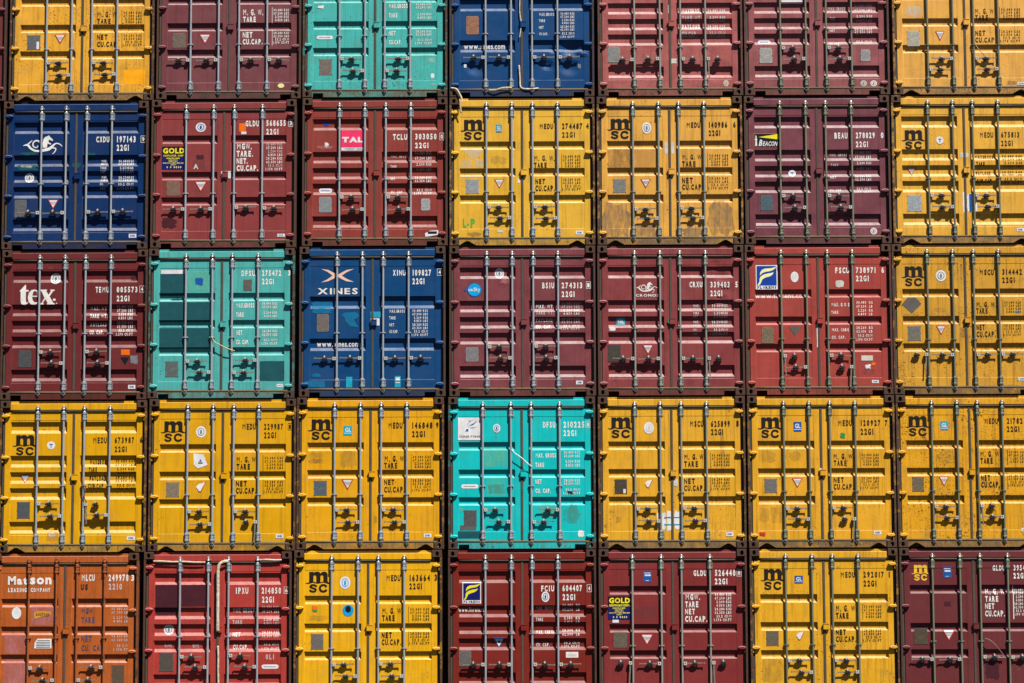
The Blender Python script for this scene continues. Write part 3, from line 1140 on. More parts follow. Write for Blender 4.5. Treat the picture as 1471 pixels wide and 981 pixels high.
    if k == 'tex':
        return [(1, 'W', emblem_tex(m[1:5]))]
    if k == 'm':
        return [(1, m[5], emblem_m(m[1:5]))]
    if k == 'horse':
        a, b = emblem_horse(m[1:5])
        return [(1, 'W', a), (2, 'W', b)]
    if k == 'cross':
        return [(1, 'S', emblem_cross(m[1:5]))]
    if k == 'flame':
        _, x0, y0, x1, y1, c, fc = m
        w, h = x1-x0, y1-y0
        fb = (x0+w*.045, y0+h*.04, x1-w*.045, y0+h*.84)
        return [(2, 'x', rect(x0, y0, x1, y1)), (3, fc, rect(*fb)), (4, c, emblem_flame(fb)),
                (4, 'N', text_polys('FLORENS', x0+w*.06, y0+h*.865, x1-w*.05, y0+h*.965, .26, .28)),
                (5, 'N', serifs('FLORENS', x0+w*.06, y0+h*.865, x1-w*.05, y0+h*.965, .26, .28))]
    if k == 'gold':
        _, x0, y0, x1, y1 = m
        w, h = x1-x0, y1-y0
        L = [(2, 'N', rect(x0, y0+h*.45, x1, y1)), (2, 'n', rect(x0, y0, x1, y0+h*.45))]
        L.append((3, 'Y', text_polys('GOLD', x0+w*.05, y0+h*.05, x1-w*.03, y0+h*.30, .24, .24)))
        L.append((3, 'Y', text_polys('CONTAINER CORP.', x0+w*.06, y0+h*.35, x1-w*.04, y0+h*.44, .22, .3)))
        for a, b, f in ((.49, .54, .30), (.57, .61, .20), (.63, .67, .20), (.70, .745, .45), (.78, .82, .12)):
            L.append((3, 'Y', text_polys('CONTAINER SALES'[:max(4, int(f*34))], x0+w*(.5-f), y0+h*a, x0+w*(.5+f), y0+h*b, .26, .25)))
        L.append((3, 'y', text_polys('0 0 0000', x0+w*.2, y0+h*.85, x1-w*.15, y0+h*.95, .2, .3)))
        return L
    if k == 'tal':
        _, x0, y0, x1, y1 = m
        w, h = x1-x0, y1-y0
        return [(2, 'P', rect(x0, y0, x1, y0+h*.85)), (2, 'x', rect(x0, y0+h*.855, x1, y1)),
                (3, 'x', font_text('TAL', x0+w*.03, y0+h*.31, x1-w*.03, y0+h*.60, .07, .03)),
                (3, 'g', text_polys('INTERNATIONAL', x0+w*.08, y0+h*.89, x1-w*.04, y0+h*.96, .24, .35))]
    if k == 'beacon':
        _, x0, y0, x1, y1 = m
        w, h = x1-x0, y1-y0
        P = lambda a, b: (x0+w*a, y0+h*b)
        return [(2, 'q', rect(x0-.006, y0-.006, x1, y1+.006)), (3, 'n', rect(x0, y0, x1, y1)),
                (4, 'Y', [[P(.17, .25), P(1, .02), P(1, .44)]]),
                (4, 'x', outline([P(.065, .08), P(.10, .22), P(.10, .38), P(.125, .40), P(.125, .48), P(.105, .50), P(.12, .93), P(.035, .93), P(.045, .5), P(.02, .47), P(.02, .42), P(.045, .38), P(.045, .22)])),
                (4, 'x', font_text('B', *P(.18, .42), *P(.31, .93), .03, .1, slant=.2)),
                (4, 'x', font_text('EACON', *P(.345, .56), *P(.93, .93), .03, .08, slant=.2))]
    if k == 'dong':
        _, x0, y0, x1, y1 = m
        w, h = x1-x0, y1-y0
        a, b = emblem_dolphin((x0+w*.2, y0+h*.1, x0+w*.85, y0+h*.7))
        return [(2, 'x', rect(x0, y0, x1, y1)), (3, 'b', a), (4, 'b', b), (3, 'd', text_polys('DONG FANG', x0+w*.05, y0+h*.80, x1-w*.04, y0+h*.885, .2, .35))]
    if k == 'sky':
        _, cx, cy, r = m
        return [(2, 'b', ellipse(cx, cy, r, r)), (3, 'C', ellipse(cx, cy, r*.9, r*.9)), (2, 'b', ellipse(cx-r*1.28, cy, r*.22, r*.2, 10)),
                (4, 'x', font_text('ue', cx-r*.85, cy-r*.28, cx-r*.25, cy+r*.18, .02, .1)+font_text('Sky', cx-r*.12, cy-r*.34, cx+r*.78, cy+r*.2, .02, .1))]
    raise ValueError(k)

def build_mark(name, marks, style, side, parent, label=None, extra=0.0):
    film = name == 'paint_patch'
    mb = MB()
    mats, idx = [], {}
    for m in marks:
        for (ly, c, polys) in mark_polys(m):
            if c not in idx:
                idx[c] = len(mats)
                mats.append(ink(c, film))
            drape(mb, polys, style, side, .0012 + .0011*ly + extra, idx[c])
    me = bpy.data.meshes.new(name)
    me.from_pydata(mb.v, [], mb.f)
    for q in mats:
        me.materials.append(q)
    me.polygons.foreach_set('material_index', mb.m)
    me.update()
    return link(name, me, parent, label=label)

# ------------------------------------------------------------------ one container
def handle_set(root_rods, spec, steels):
    hm, dm, um = steels
    for (ri, v, d) in spec:            # rod index, height, direction: +1 right, -1 left, 'h' hanging
        rod, rx = root_rods[ri]
        rr = random.Random(int(v*1000)+ri)
        side_dir = d if isinstance(d, (int, float)) else (1 if d == 'hr' else -1)
        s = 1 if side_dir > 0 else -1
        hub = link('handle_hub', cached(('hub', um.name), lambda: hub_mesh(um)), rod, (s*.044, 0, VP-v))
        if isinstance(d, str):         # handle let down: hangs along its rod
            h = link('handle', cached(('handle', hm.name, 0), lambda: handle_mesh(hm, .30, .0)), rod, (s*.044, -.004, VP-v-.022))
            h.rotation_euler = (0, R(90-s*3), 0)
        else:
            tv = rr.choice((-.03, 0, .03))
            h = link('handle', cached(('handle', hm.name, tv), lambda: handle_mesh(hm, .295, tv)), rod, (s*.069, 0, VP-v))
            if s < 0:
                h.rotation_euler = (0, 0, 0)
                h.scale = (-1, 1, 1)
        c = link('handle_catch', cached(('catch', dm.name), lambda: catch_mesh(dm, um)), rod, (s*.20, 0, VP-v))

def make_container(spec):
    name, x, z, style, rgb, grime, rods, ring, handles, frame, label, group, marks, opts = (
        spec['name'], spec['x'], spec['z'], spec['style'], spec['rgb'], spec['grime'], spec['rods'], spec['ring'],
        spec['handles'], spec['frame'], spec['label'], spec['group'], spec['marks'], spec['opts'])
    root = bpy.data.objects.new(name, None)
    root.empty_display_size = .5
    COL.objects.link(root)
    root.location = (x, opts.get('y', 0.0), z)
    thing(root, label, 'shipping container', group)
    rust, dirt, fade = grime
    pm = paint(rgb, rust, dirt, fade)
    fm = rusty(rgb, *frame)
    cm = rusty(rgb, min(1.0, frame[0]+.35), .55)
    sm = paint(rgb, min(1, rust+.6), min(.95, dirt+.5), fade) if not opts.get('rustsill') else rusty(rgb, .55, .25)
    hm = steel(opts.get('rod', (192, 200, 206) if x < 1 else ((176, 180, 166) if x < 4 else (150, 154, 128))), .3, .45)
    hb = steel((150, 140, 124), .5, .3)
    am = steel((150, 148, 142), .75, .3) if not opts.get('rodpaint') else rusty(rgb, .35, .1)
    if opts.get('rodpaint'):
        hm = rusty(rgb, .25, .0)
    dm = steel((44, 38, 32), .6, .0)
    um = steel((205, 205, 200), .05, .1)
    key = rgb, rust, dirt, fade
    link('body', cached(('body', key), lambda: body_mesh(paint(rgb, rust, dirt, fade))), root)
    link('header', cached(('header', key), lambda: header_mesh(pm)), root)
    tri = opts.get('tri', False)
    link('sill', cached(('sill', key, tri, bool(opts.get('rustsill'))), lambda: sill_mesh(sm, tri)), root)
    for s in (-1, 1):
        link('corner_post', cached(('post', key, s, frame), lambda: post_mesh(fm, s)), root)
        link('side_gasket', cached('gs', gasket_side_mesh), root, (s*1.1505, 0, 0))
        for zz in (.0657, VP-.0657):
            o = link('corner_casting', cached(('cast', key, frame), lambda: casting_mesh(cm)), root, (s*1.13, 0, zz))
            if s > 0:
                o.scale = (-1, 1, 1)
    link('door_gasket', cached('gt', lambda: gasket_h_mesh(VP-.179)), root)
    link('door_gasket', cached('gb', lambda: gasket_h_mesh(VP-2.372)), root)
    doors = {}
    dents = opts.get('dents', {})
    for s in (-1, 1):
        dd = tuple(dents.get(s, ()))
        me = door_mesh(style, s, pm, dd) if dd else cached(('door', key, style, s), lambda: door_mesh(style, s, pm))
        doors[s] = link('door', me, root)
        for v in (.262, .943, 1.61, 2.295):
            link('hinge', cached(('hinge', key, s), lambda: hinge_mesh(pm, -s)), doors[s], (s*1.122, 0, VP-v))
    link('centre_gasket', cached('gv', gasket_v_mesh), doors[1], (0, 0, 0))
    if not opts.get('nolock'):
        link('lock_box', cached(('lock', key), lambda: lockbox_mesh(pm)), doors[1], (.022, 0, VP-opts.get('lock', 1.275)))
    rr = []
    for i, rx in enumerate(rods):
        bend = opts.get('bend', (0, 0, 0, 0))[i]
        rod = link('locking_rod', cached(('rod', hm.name, bend), lambda: rod_mesh(hm, bend)), root, (rx, 0, 0))
        rr.append((rod, rx))
        for t, v in ((1, .262), (0, 2.268)):
            link('bearing_bracket', cached(('keep', hm.name), lambda: keeper_mesh(hm, 1)), rod, (0, 0, VP-v))
        link('cam', cached(('cam', am.name), lambda: cam_mesh(am)), rod, (0, 0, VP-.126))
        c = link('cam', cached(('cam', am.name), lambda: cam_mesh(am)), rod, (0, 0, VP-2.398))
        c.rotation_euler = (0, math.pi, 0)
        link('rod_guide', cached(('ring', hm.name), lambda: ring_mesh(hm)), rod, (0, 0, VP-ring))
    handle_set(rr, handles, (hb, dm, um))
    for pi, (nm, side, ms) in enumerate(marks):
        if nm == 'data_plate':
            for (x0, y0, x1, y1, tone) in ms:
                w, h = round(x1-x0, 2), round(y1-y0, 2)
                cx, cv = (x0+x1)/2, (y0+y1)/2
                pmats = [steel(tone, .15, .25), plain('plate_print', tuple(int(q*.72) for q in tone), .5), DARK]
                dpt = min(depth_at(style, side, q, p) for q in (x0, x1) for p in (y0, cv, y1))
                link(nm, cached(('plate', w, h, tone), lambda: plate_mesh(pmats, w, h, int(w*1000))), doors[side], (cx, dpt-.0015, VP-cv))
        else:
            build_mark(nm, ms, style, side, doors[side], extra=.0003*(pi % 9))
    return root

DARK = steel((70, 62, 55), .6, .3)

CONTAINERS = [
{'name':'shipping_container','x':-9.7944,'z':10.009,
 'style':'B','rgb':(112,48,50),'grime':(0.5,0.35,0.3),'rods':[-0.59,-0.16,0.18,0.6],'ring':1.4,'handles':[(0,1.7,1),(1,1.88,-1),(2,1.7,1),(3,1.88,-1)],'frame':(0.6,0.5),'label':'maroon container cut off by the left edge of the picture, top row','group':'shipping containers stacked in the wall',
 'marks':[
  ],'opts':{}},
{'name':'shipping_container','x':-7.3256,'z':10.009,
 'style':'A','rgb':(236,172,52),'grime':(0.75,0.5,0.4),'rods':[-0.5902,-0.1709,0.1664,0.5889],'ring':1.6195,'handles':[(0,1.8552,1),(1,2.0629,-1),(2,1.8552,1),(3,2.0525,-1)],'frame':(0.9,0.4),'label':'yellow container with a bright amber square patch low on its right door','group':'shipping containers stacked in the wall',
 'marks':[
  ('paint_patch',1,[('rag',0.6991,1.9701,1.0595,2.214,'o',3,0.03)]),('weight_lettering',1,[('t','M. G. W',0.242,0.9685,0.5677,1.0746,'K',0.17)]),('weight_lettering',1,[('t','TARE',0.2438,1.0902,0.4771,1.1853,'K',0.17)]),('weight_lettering',1,[('t','NET',0.2477,1.3577,0.423,1.4558,'K',0.17)]),('weight_lettering',1,[('t','CU.CAP',0.2495,1.4826,0.5746,1.578,'K',0.17)]),('weight_lettering',1,[('t','30.480 KGS',0.685,0.9709,0.9934,1.0151,'k',0.16)]),('weight_lettering',1,[('t','67.200 LBS',0.6857,1.024,0.994,1.0681,'k',0.16)]),('weight_lettering',1,[('t','2.200 KGS',0.7172,1.0772,0.9947,1.1211,'k',0.16)]),('weight_lettering',1,[('t','4.850 LBS',0.7179,1.1302,0.9954,1.1741,'k',0.16)]),('weight_lettering',1,[('t','28.280 KGS',0.6902,1.3601,0.9983,1.4055,'k',0.16)]),('weight_lettering',1,[('t','62.350 LBS',0.6909,1.4148,0.999,1.4602,'k',0.16)]),('weight_lettering',1,[('t','33.2 CU.M',0.7224,1.4696,0.9997,1.5148,'k',0.16)]),('weight_lettering',1,[('t','1.170 CU.FT',0.677,1.524,1.0004,1.5694,'k',0.16)]),('weight_lettering',1,[('t','[',0.6584,0.9708,0.6749,1.1829,'k',0.03)]),('weight_lettering',1,[('t','[',0.6637,1.36,0.6802,1.5786,'k',0.03)]),('sticker',-1,[('r',-0.763,1.4841,-0.7199,1.6127,'x',5)]),('warning_triangle',-1,[('tri',-0.4649,1.3642,-0.2748,1.5214)]),('data_plate',-1,[(-0.9185,1.3687,-0.7027,1.6231,(120,122,126))])],'opts':{'tri':True}},
{'name':'shipping_container','x':-4.8651,'z':10.0239,
 'style':'A','rgb':(122,66,72),'grime':(0.3,0.35,0.5),'rods':[-0.6392,-0.1727,0.1678,0.6377],'ring':1.5651,'handles':[(0,1.8355,-1),(1,1.8355,-1),(2,1.8355,1),(3,1.8355,1)],'frame':(0.85,0.5),'label':'faded plum red container in the top row, right beside the turquoise one','group':'shipping containers stacked in the wall',
 'marks':[
  ('weight_lettering',1,[('t','M. G. W.',0.2239,0.9552,0.5658,1.0683,'W',0.18)]),('weight_lettering',1,[('t','TARE',0.2318,1.0838,0.4473,1.1823,'W',0.18)]),('weight_lettering',1,[('t','NET',0.2271,1.3443,0.3881,1.4492,'W',0.18)]),('weight_lettering',1,[('t','CU.CAP.',0.2281,1.4657,0.5592,1.5646,'W',0.18)]),('weight_lettering',1,[('t','30.480 KGS',0.7379,0.9545,0.9982,1.0019,'W',0.16)]),('weight_lettering',1,[('t','67.200 LBS',0.7383,1.0119,0.9986,1.0592,'W',0.16)]),('weight_lettering',1,[('t','2.200 KGS',0.7647,1.0694,0.999,1.1166,'W',0.16)]),('weight_lettering',1,[('t','4.850 LBS',0.7651,1.1267,0.9993,1.1739,'W',0.16)]),('weight_lettering',1,[('t','28.280 KGS',0.7406,1.3471,1.0007,1.3922,'W',0.16)]),('weight_lettering',1,[('t','62.350 LBS',0.741,1.4017,1.001,1.4468,'W',0.16)]),('weight_lettering',1,[('t','33.2 CU.M',0.7674,1.4565,1.0013,1.5014,'W',0.16)]),('weight_lettering',1,[('t','1.170 CU.FT',0.7288,1.5109,1.0017,1.556,'W',0.16)]),('weight_lettering',1,[('t','[',0.715,0.9544,0.7302,1.1838,'W',0.03)]),('weight_lettering',1,[('t','[',0.7177,1.3469,0.7328,1.5655,'W',0.03)]),('warning_triangle',-1,[('tri',-0.505,1.3854,-0.3023,1.5564)]),('sticker',1,[('e',0.819,2.2303,0.9282,2.3068,'y',2)]),('data_plate',-1,[(-0.9483,1.3621,-0.7274,1.6165,(135,118,100))])],'opts':{'rustsill':True}},
{'name':'shipping_container','x':-2.4231,'z':10.0414,
 'style':'A','rgb':(72,184,178),'grime':(0.6,0.35,0.3),'rods':[-0.5933,-0.1678,0.1623,0.5876],'ring':1.4467,'handles':[(0,1.8452,1),(1,2.0493,-1),(3,1.8452,-1),(2,2.0493,1)],'frame':(0.8,0.4),'label':'turquoise container in the top row, beside the dark blue one','group':'shipping containers stacked in the wall',
 'marks':[
  ('paint_patch',1,[('rag',0.8769,1.8221,1.006,1.9058,'w',2,0.3)]),('paint_patch',1,[('rag',0.9278,2.0886,0.9924,2.1753,'x',5,0.2)]),('paint_patch',1,[('rag',0.9041,2.2542,1.0297,2.2963,'w',4,0.3)]),('weight_lettering',1,[('t','MAX.GROSS',0.2293,0.8993,0.5463,0.9776,'W',0.18)]),('weight_lettering',1,[('t','TARE',0.2296,1.0557,0.3728,1.1364,'W',0.18)]),('weight_lettering',1,[('t','NET',0.2302,1.3578,0.3392,1.4451,'W',0.18)]),('weight_lettering',1,[('t','CU.CAP.',0.2305,1.5138,0.4415,1.5947,'W',0.18)]),('weight_lettering',1,[('t','30.480 KGS',0.6791,0.8914,0.9448,0.9346,'W',0.16)]),('weight_lettering',1,[('t','67.200 LBS',0.6791,0.9435,0.9448,0.9867,'W',0.16)]),('weight_lettering',1,[('t','2.200 KGS',0.7058,1.0584,0.9448,1.1014,'W',0.16)]),('weight_lettering',1,[('t','4.850 LBS',0.7058,1.1174,0.9448,1.1604,'W',0.16)]),('weight_lettering',1,[('t','28.280 KGS',0.6794,1.3533,0.9448,1.3964,'W',0.16)]),('weight_lettering',1,[('t','62.350 LBS',0.6794,1.4053,0.9448,1.4484,'W',0.16)]),('weight_lettering',1,[('t','33.2 CU.M',0.706,1.4991,0.9448,1.5419,'W',0.16)]),('weight_lettering',1,[('t','1.170 CU.FT',0.6663,1.5543,0.9448,1.5974,'W',0.16)]),('maker_plate',-1,[('pill',-0.978,1.4379,-0.7054,1.5018,'g')]),('sticker',-1,[('poly',[(-0.9702,0.9622),(-0.9465,0.9276),(-0.8545,0.9211),(-0.8678,0.9767)],'x')]),('data_plate',-1,[(-0.9318,1.8366,-0.7198,2.104,(140,128,116))])],'opts':{}},
{'name':'shipping_container','x':0.0277,'z':10.0388,
 'style':'C','rgb':(0,68,124),'grime':(0.3,0.3,0.3),'rods':[-0.6046,-0.1795,0.1707,0.5956],'ring':1.4233,'handles':[(0,1.8322,-1),(1,1.8322,-1),(2,1.8322,1),(3,1.8322,1)],'frame':(0.6,0.5),'label':'dark blue container in the top row with a torn seal between its doors','group':'shipping containers stacked in the wall',
 'marks':[
  ('paint_patch',-1,[('rag',-0.9692,1.923,-0.9218,1.9993,'x',2,0.3)]),('paint_patch',1,[('rag',0.9324,1.9332,0.9861,2.0164,'l',7,0.3)]),('weight_lettering',1,[('t','MAX.GROSS',0.2914,1.0635,0.5464,1.1205,'W',0.18)]),('weight_lettering',1,[('t','TARE',0.2909,1.1746,0.3927,1.2238,'W',0.18)]),('weight_lettering',1,[('t','NET',0.2904,1.2891,0.365,1.3381,'W',0.18)]),('weight_lettering',1,[('t','CU.CAP.',0.2899,1.4001,0.4392,1.4494,'W',0.18)]),('weight_lettering',1,[('t','30.480 KGS',0.6488,1.0586,0.8833,1.1015,'W',0.16)]),('weight_lettering',1,[('t','67.200 LBS',0.6485,1.1106,0.8829,1.1571,'W',0.16)]),('weight_lettering',1,[('t','2.200 KGS',0.6716,1.1698,0.8826,1.2091,'W',0.16)]),('weight_lettering',1,[('t','4.850 LBS',0.6713,1.2184,0.8823,1.2611,'W',0.16)]),('weight_lettering',1,[('t','28.280 KGS',0.6475,1.2807,0.8819,1.3236,'W',0.16)]),('weight_lettering',1,[('t','62.350 LBS',0.6472,1.3327,0.8816,1.3721,'W',0.16)]),('weight_lettering',1,[('t','33.2 CU.M',0.6703,1.3952,0.8811,1.4414,'W',0.16)]),('weight_lettering',1,[('t','1.170 CU.FT',0.6348,1.4574,0.8808,1.4969,'W',0.16)]),('logo',-1,[('t','www.xines.com',-0.9687,1.57,-0.2823,1.6707,'W',0.13)]),('data_plate',-1,[(-0.9272,1.1193,-0.7168,1.4258,(182,128,98))])],'opts':{'dents':{1:[(0.8389,1.6836,0.24,0.05),(0.9912,1.7606,0.1,-0.035),(0.803,1.9947,0.22,0.03),(0.4298,1.9581,0.14,0.026),(0.5331,1.6993,0.1,0.02)],-1:[(-0.7587,1.9864,0.22,0.028)]}}},
{'name':'shipping_container','x':2.5026,'z':10.0384,
 'style':'B','rgb':(170,92,90),'grime':(0.4,0.3,0.75),'rods':[-0.597,-0.1726,0.1703,0.5877],'ring':1.668,'handles':[(0,1.8825,-1),(1,1.8687,-1),(2,1.8756,1),(3,1.8756,'hr')],'frame':(0.6,0.5),'label':'faded salmon red container, top row, one door handle hanging down','group':'shipping containers stacked in the wall',
 'marks':[
  ('weight_lettering',1,[('t','MAXGROSS',0.2082,1.0,0.5337,1.0816,'W',0.17)]),('weight_lettering',1,[('t','TARE WT.',0.2068,1.1249,0.5287,1.2134,'w',0.17)]),('weight_lettering',1,[('t','PAYLOAD',0.2053,1.2671,0.5034,1.3485,'W',0.17)]),('weight_lettering',1,[('t','CU.CAP.',0.2039,1.3919,0.4508,1.4868,'w',0.17)]),('weight_lettering',1,[('t','30.480 KGS',0.6365,1.0093,0.9317,1.0526,'W',0.16)]),('weight_lettering',1,[('t','67.200 LBS',0.6359,1.0579,0.9312,1.0977,'w',0.16)]),('weight_lettering',1,[('t','2.200 KGS',0.6646,1.1344,0.9301,1.1775,'W',0.16)]),('weight_lettering',1,[('t','4.850 LBS',0.664,1.183,0.9295,1.226,'w',0.16)]),('weight_lettering',1,[('t','28.280 KGS',0.6333,1.2799,0.9282,1.3266,'W',0.16)]),('weight_lettering',1,[('t','62.350 LBS',0.6326,1.3354,0.9277,1.3716,'W',0.16)]),('weight_lettering',1,[('t','33.2 CU.M',0.6614,1.3944,0.9267,1.4478,'w',0.16)]),('weight_lettering',1,[('t','1.170 CU.FT',0.6164,1.4531,0.9261,1.4963,'w',0.16)]),('classification_seal',1,[('seal',0.8828,2.2254,0.9695,2.3362,'l','p')]),('sticker',-1,[('r',-0.0259,0.9466,0.0135,1.0857,'x')]),('sticker',1,[('rag',-0.0216,1.8511,0.1131,1.9451,'l',2,0.2)]),('data_plate',-1,[(-1.0348,1.645,-0.8333,1.9193,(160,162,158))])],'opts':{'dents':{1:[(0.8169,2.0766,0.3,0.02)]}}},
{'name':'shipping_container','x':4.9441,'z':10.0397,
 'style':'B','rgb':(150,84,88),'grime':(0.35,0.3,0.7),'rods':[-0.6041,-0.1798,0.1596,0.5804],'ring':1.3749,'handles':[(0,1.697,1),(1,1.8838,-1),(2,1.697,1),(3,1.8838,-1)],'frame':(0.6,0.5),'label':'faded rose brown container, top row, with two pale plates and a red badge','group':'shipping containers stacked in the wall',
 'marks':[
  ('weight_lettering',1,[('t','MAX. GROSS',0.2142,0.9871,0.4951,1.0441,'w',0.18)]),('weight_lettering',1,[('t','TARE',0.2315,1.1641,0.3224,1.2097,'W',0.18)]),('weight_lettering',1,[('t','NET',0.2278,1.3755,0.3119,1.421,'W',0.18)]),('weight_lettering',1,[('t','CU.CAP.',0.2139,1.5901,0.4064,1.6396,'W',0.18)]),('weight_lettering',1,[('t','30.480 KGS',0.6499,0.9409,0.9446,0.9842,'w',0.16)]),('weight_lettering',1,[('t','67.200 LBS',0.6485,1.0172,0.9431,1.064,'W',0.16)]),('weight_lettering',1,[('t','2.200 KGS',0.6759,1.1319,0.9409,1.175,'W',0.16)]),('weight_lettering',1,[('t','4.850 LBS',0.6747,1.1978,0.9396,1.2443,'w',0.16)]),('weight_lettering',1,[('t','28.280 KGS',0.6422,1.357,0.9366,1.4002,'W',0.16)]),('weight_lettering',1,[('t','62.350 LBS',0.6413,1.4055,0.9357,1.4486,'W',0.16)]),('weight_lettering',1,[('t','33.2 CU.M',0.6681,1.5545,0.9328,1.5975,'W',0.16)]),('weight_lettering',1,[('t','1.170 CU.FT',0.6229,1.6027,0.932,1.639,'w',0.16)]),('maker_plate',-1,[('pill',-0.973,1.5456,-0.7602,1.616,'b')]),('classification_seal',1,[('seal',0.8865,2.2465,0.9963,2.3471,'x','r')]),('classification_seal',1,[('seal',0.7206,2.2457,0.827,2.3462,'l','g')]),('sticker',-1,[('r',-0.5724,0.8716,-0.2163,0.9257,'x')]),('data_plate',-1,[(-0.9478,1.6841,-0.7413,1.9445,(190,186,180))]),('data_plate',1,[(0.7372,1.7209,0.8928,1.9187,(176,172,170))])],'opts':{}},
{'name':'shipping_container','x':7.4167,'z':10.0389,
 'style':'A','rgb':(234,174,80),'grime':(0.4,0.35,0.4),'rods':[-0.6253,-0.2004,0.1422,0.5533],'ring':1.6512,'handles':[(1,1.8924,-1),(0,2.0739,1),(2,1.8924,1),(3,2.0704,-1)],'frame':(0.6,0.35),'label':'pale yellow container at the upper right corner with a peeled silver patch','group':'shipping containers stacked in the wall',
 'marks':[
  ('paint_patch',-1,[('rag',-0.997,0.9787,-0.7076,1.1732,'l',4,0.18)]),('paint_patch',1,[('rag',0.6618,2.2555,0.8647,2.3437,'j',3,0.4)]),('weight_lettering',1,[('t','M. G. W',0.1811,1.0291,0.4927,1.1273,'k',0.17)]),('weight_lettering',1,[('t','TARE',0.1837,1.1378,0.4044,1.2319,'k',0.17)]),('weight_lettering',1,[('t','NET',0.1809,1.4006,0.3465,1.4977,'k',0.17)]),('weight_lettering',1,[('t','CU.CAP',0.1781,1.5196,0.4928,1.6122,'k',0.17)]),('weight_lettering',1,[('t','30.480 KGS',0.6173,1.028,0.9401,1.0708,'k',0.16)]),('weight_lettering',1,[('t','67.200 LBS',0.6161,1.0793,0.9388,1.1221,'k',0.16)]),('weight_lettering',1,[('t','2.200 KGS',0.6472,1.1308,0.9375,1.1734,'k',0.16)]),('weight_lettering',1,[('t','4.850 LBS',0.6459,1.182,0.9362,1.2246,'k',0.16)]),('weight_lettering',1,[('t','28.280 KGS',0.608,1.4029,0.9305,1.4477,'k',0.16)]),('weight_lettering',1,[('t','62.350 LBS',0.6067,1.4567,0.9291,1.5015,'k',0.16)]),('weight_lettering',1,[('t','33.2 CU.M',0.6377,1.5107,0.9277,1.5553,'k',0.16)]),('weight_lettering',1,[('t','1.170 CU.FT',0.5879,1.5642,0.9263,1.6091,'k',0.16)]),('weight_lettering',1,[('t','[',0.5912,1.0279,0.593,1.233,'k',0.03)]),('weight_lettering',1,[('t','[',0.582,1.4028,0.5835,1.618,'k',0.03)]),('warning_triangle',-1,[('tri',-0.4881,1.4144,-0.3324,1.5833)]),('maker_plate',1,[('cimc',0.8576,2.2879,0.9931,2.3374)]),('data_plate',-1,[(-0.9596,1.4084,-0.7456,1.6667,(200,195,180))])],'opts':{'tri':True}},
{'name':'shipping_container','x':-9.8884,'z':7.5068,
 'style':'B','rgb':(150,116,40),'grime':(0.6,0.6,0.3),'rods':[-0.59,-0.16,0.18,0.6],'ring':1.4,'handles':[],'frame':(0.9,0.5),'label':'dirty yellow container cut off by the left edge beside the blue seahorse container','group':'shipping containers stacked in the wall',
 'marks':[
  ],'opts':{}},
{'name':'shipping_container','x':-7.3996,'z':7.5068,
 'style':'B','rgb':(0,46,100),'grime':(0.2,0.25,0.3),'rods':[-0.5728,-0.1629,0.1827,0.5993],'ring':1.3958,'handles':[(0,1.8852,-1),(1,1.8852,-1),(2,1.8749,1),(3,1.8681,1)],'frame':(0.75,0.5),'label':'dark blue container with a white winged seahorse emblem','group':'shipping containers stacked in the wall',
 'marks':[
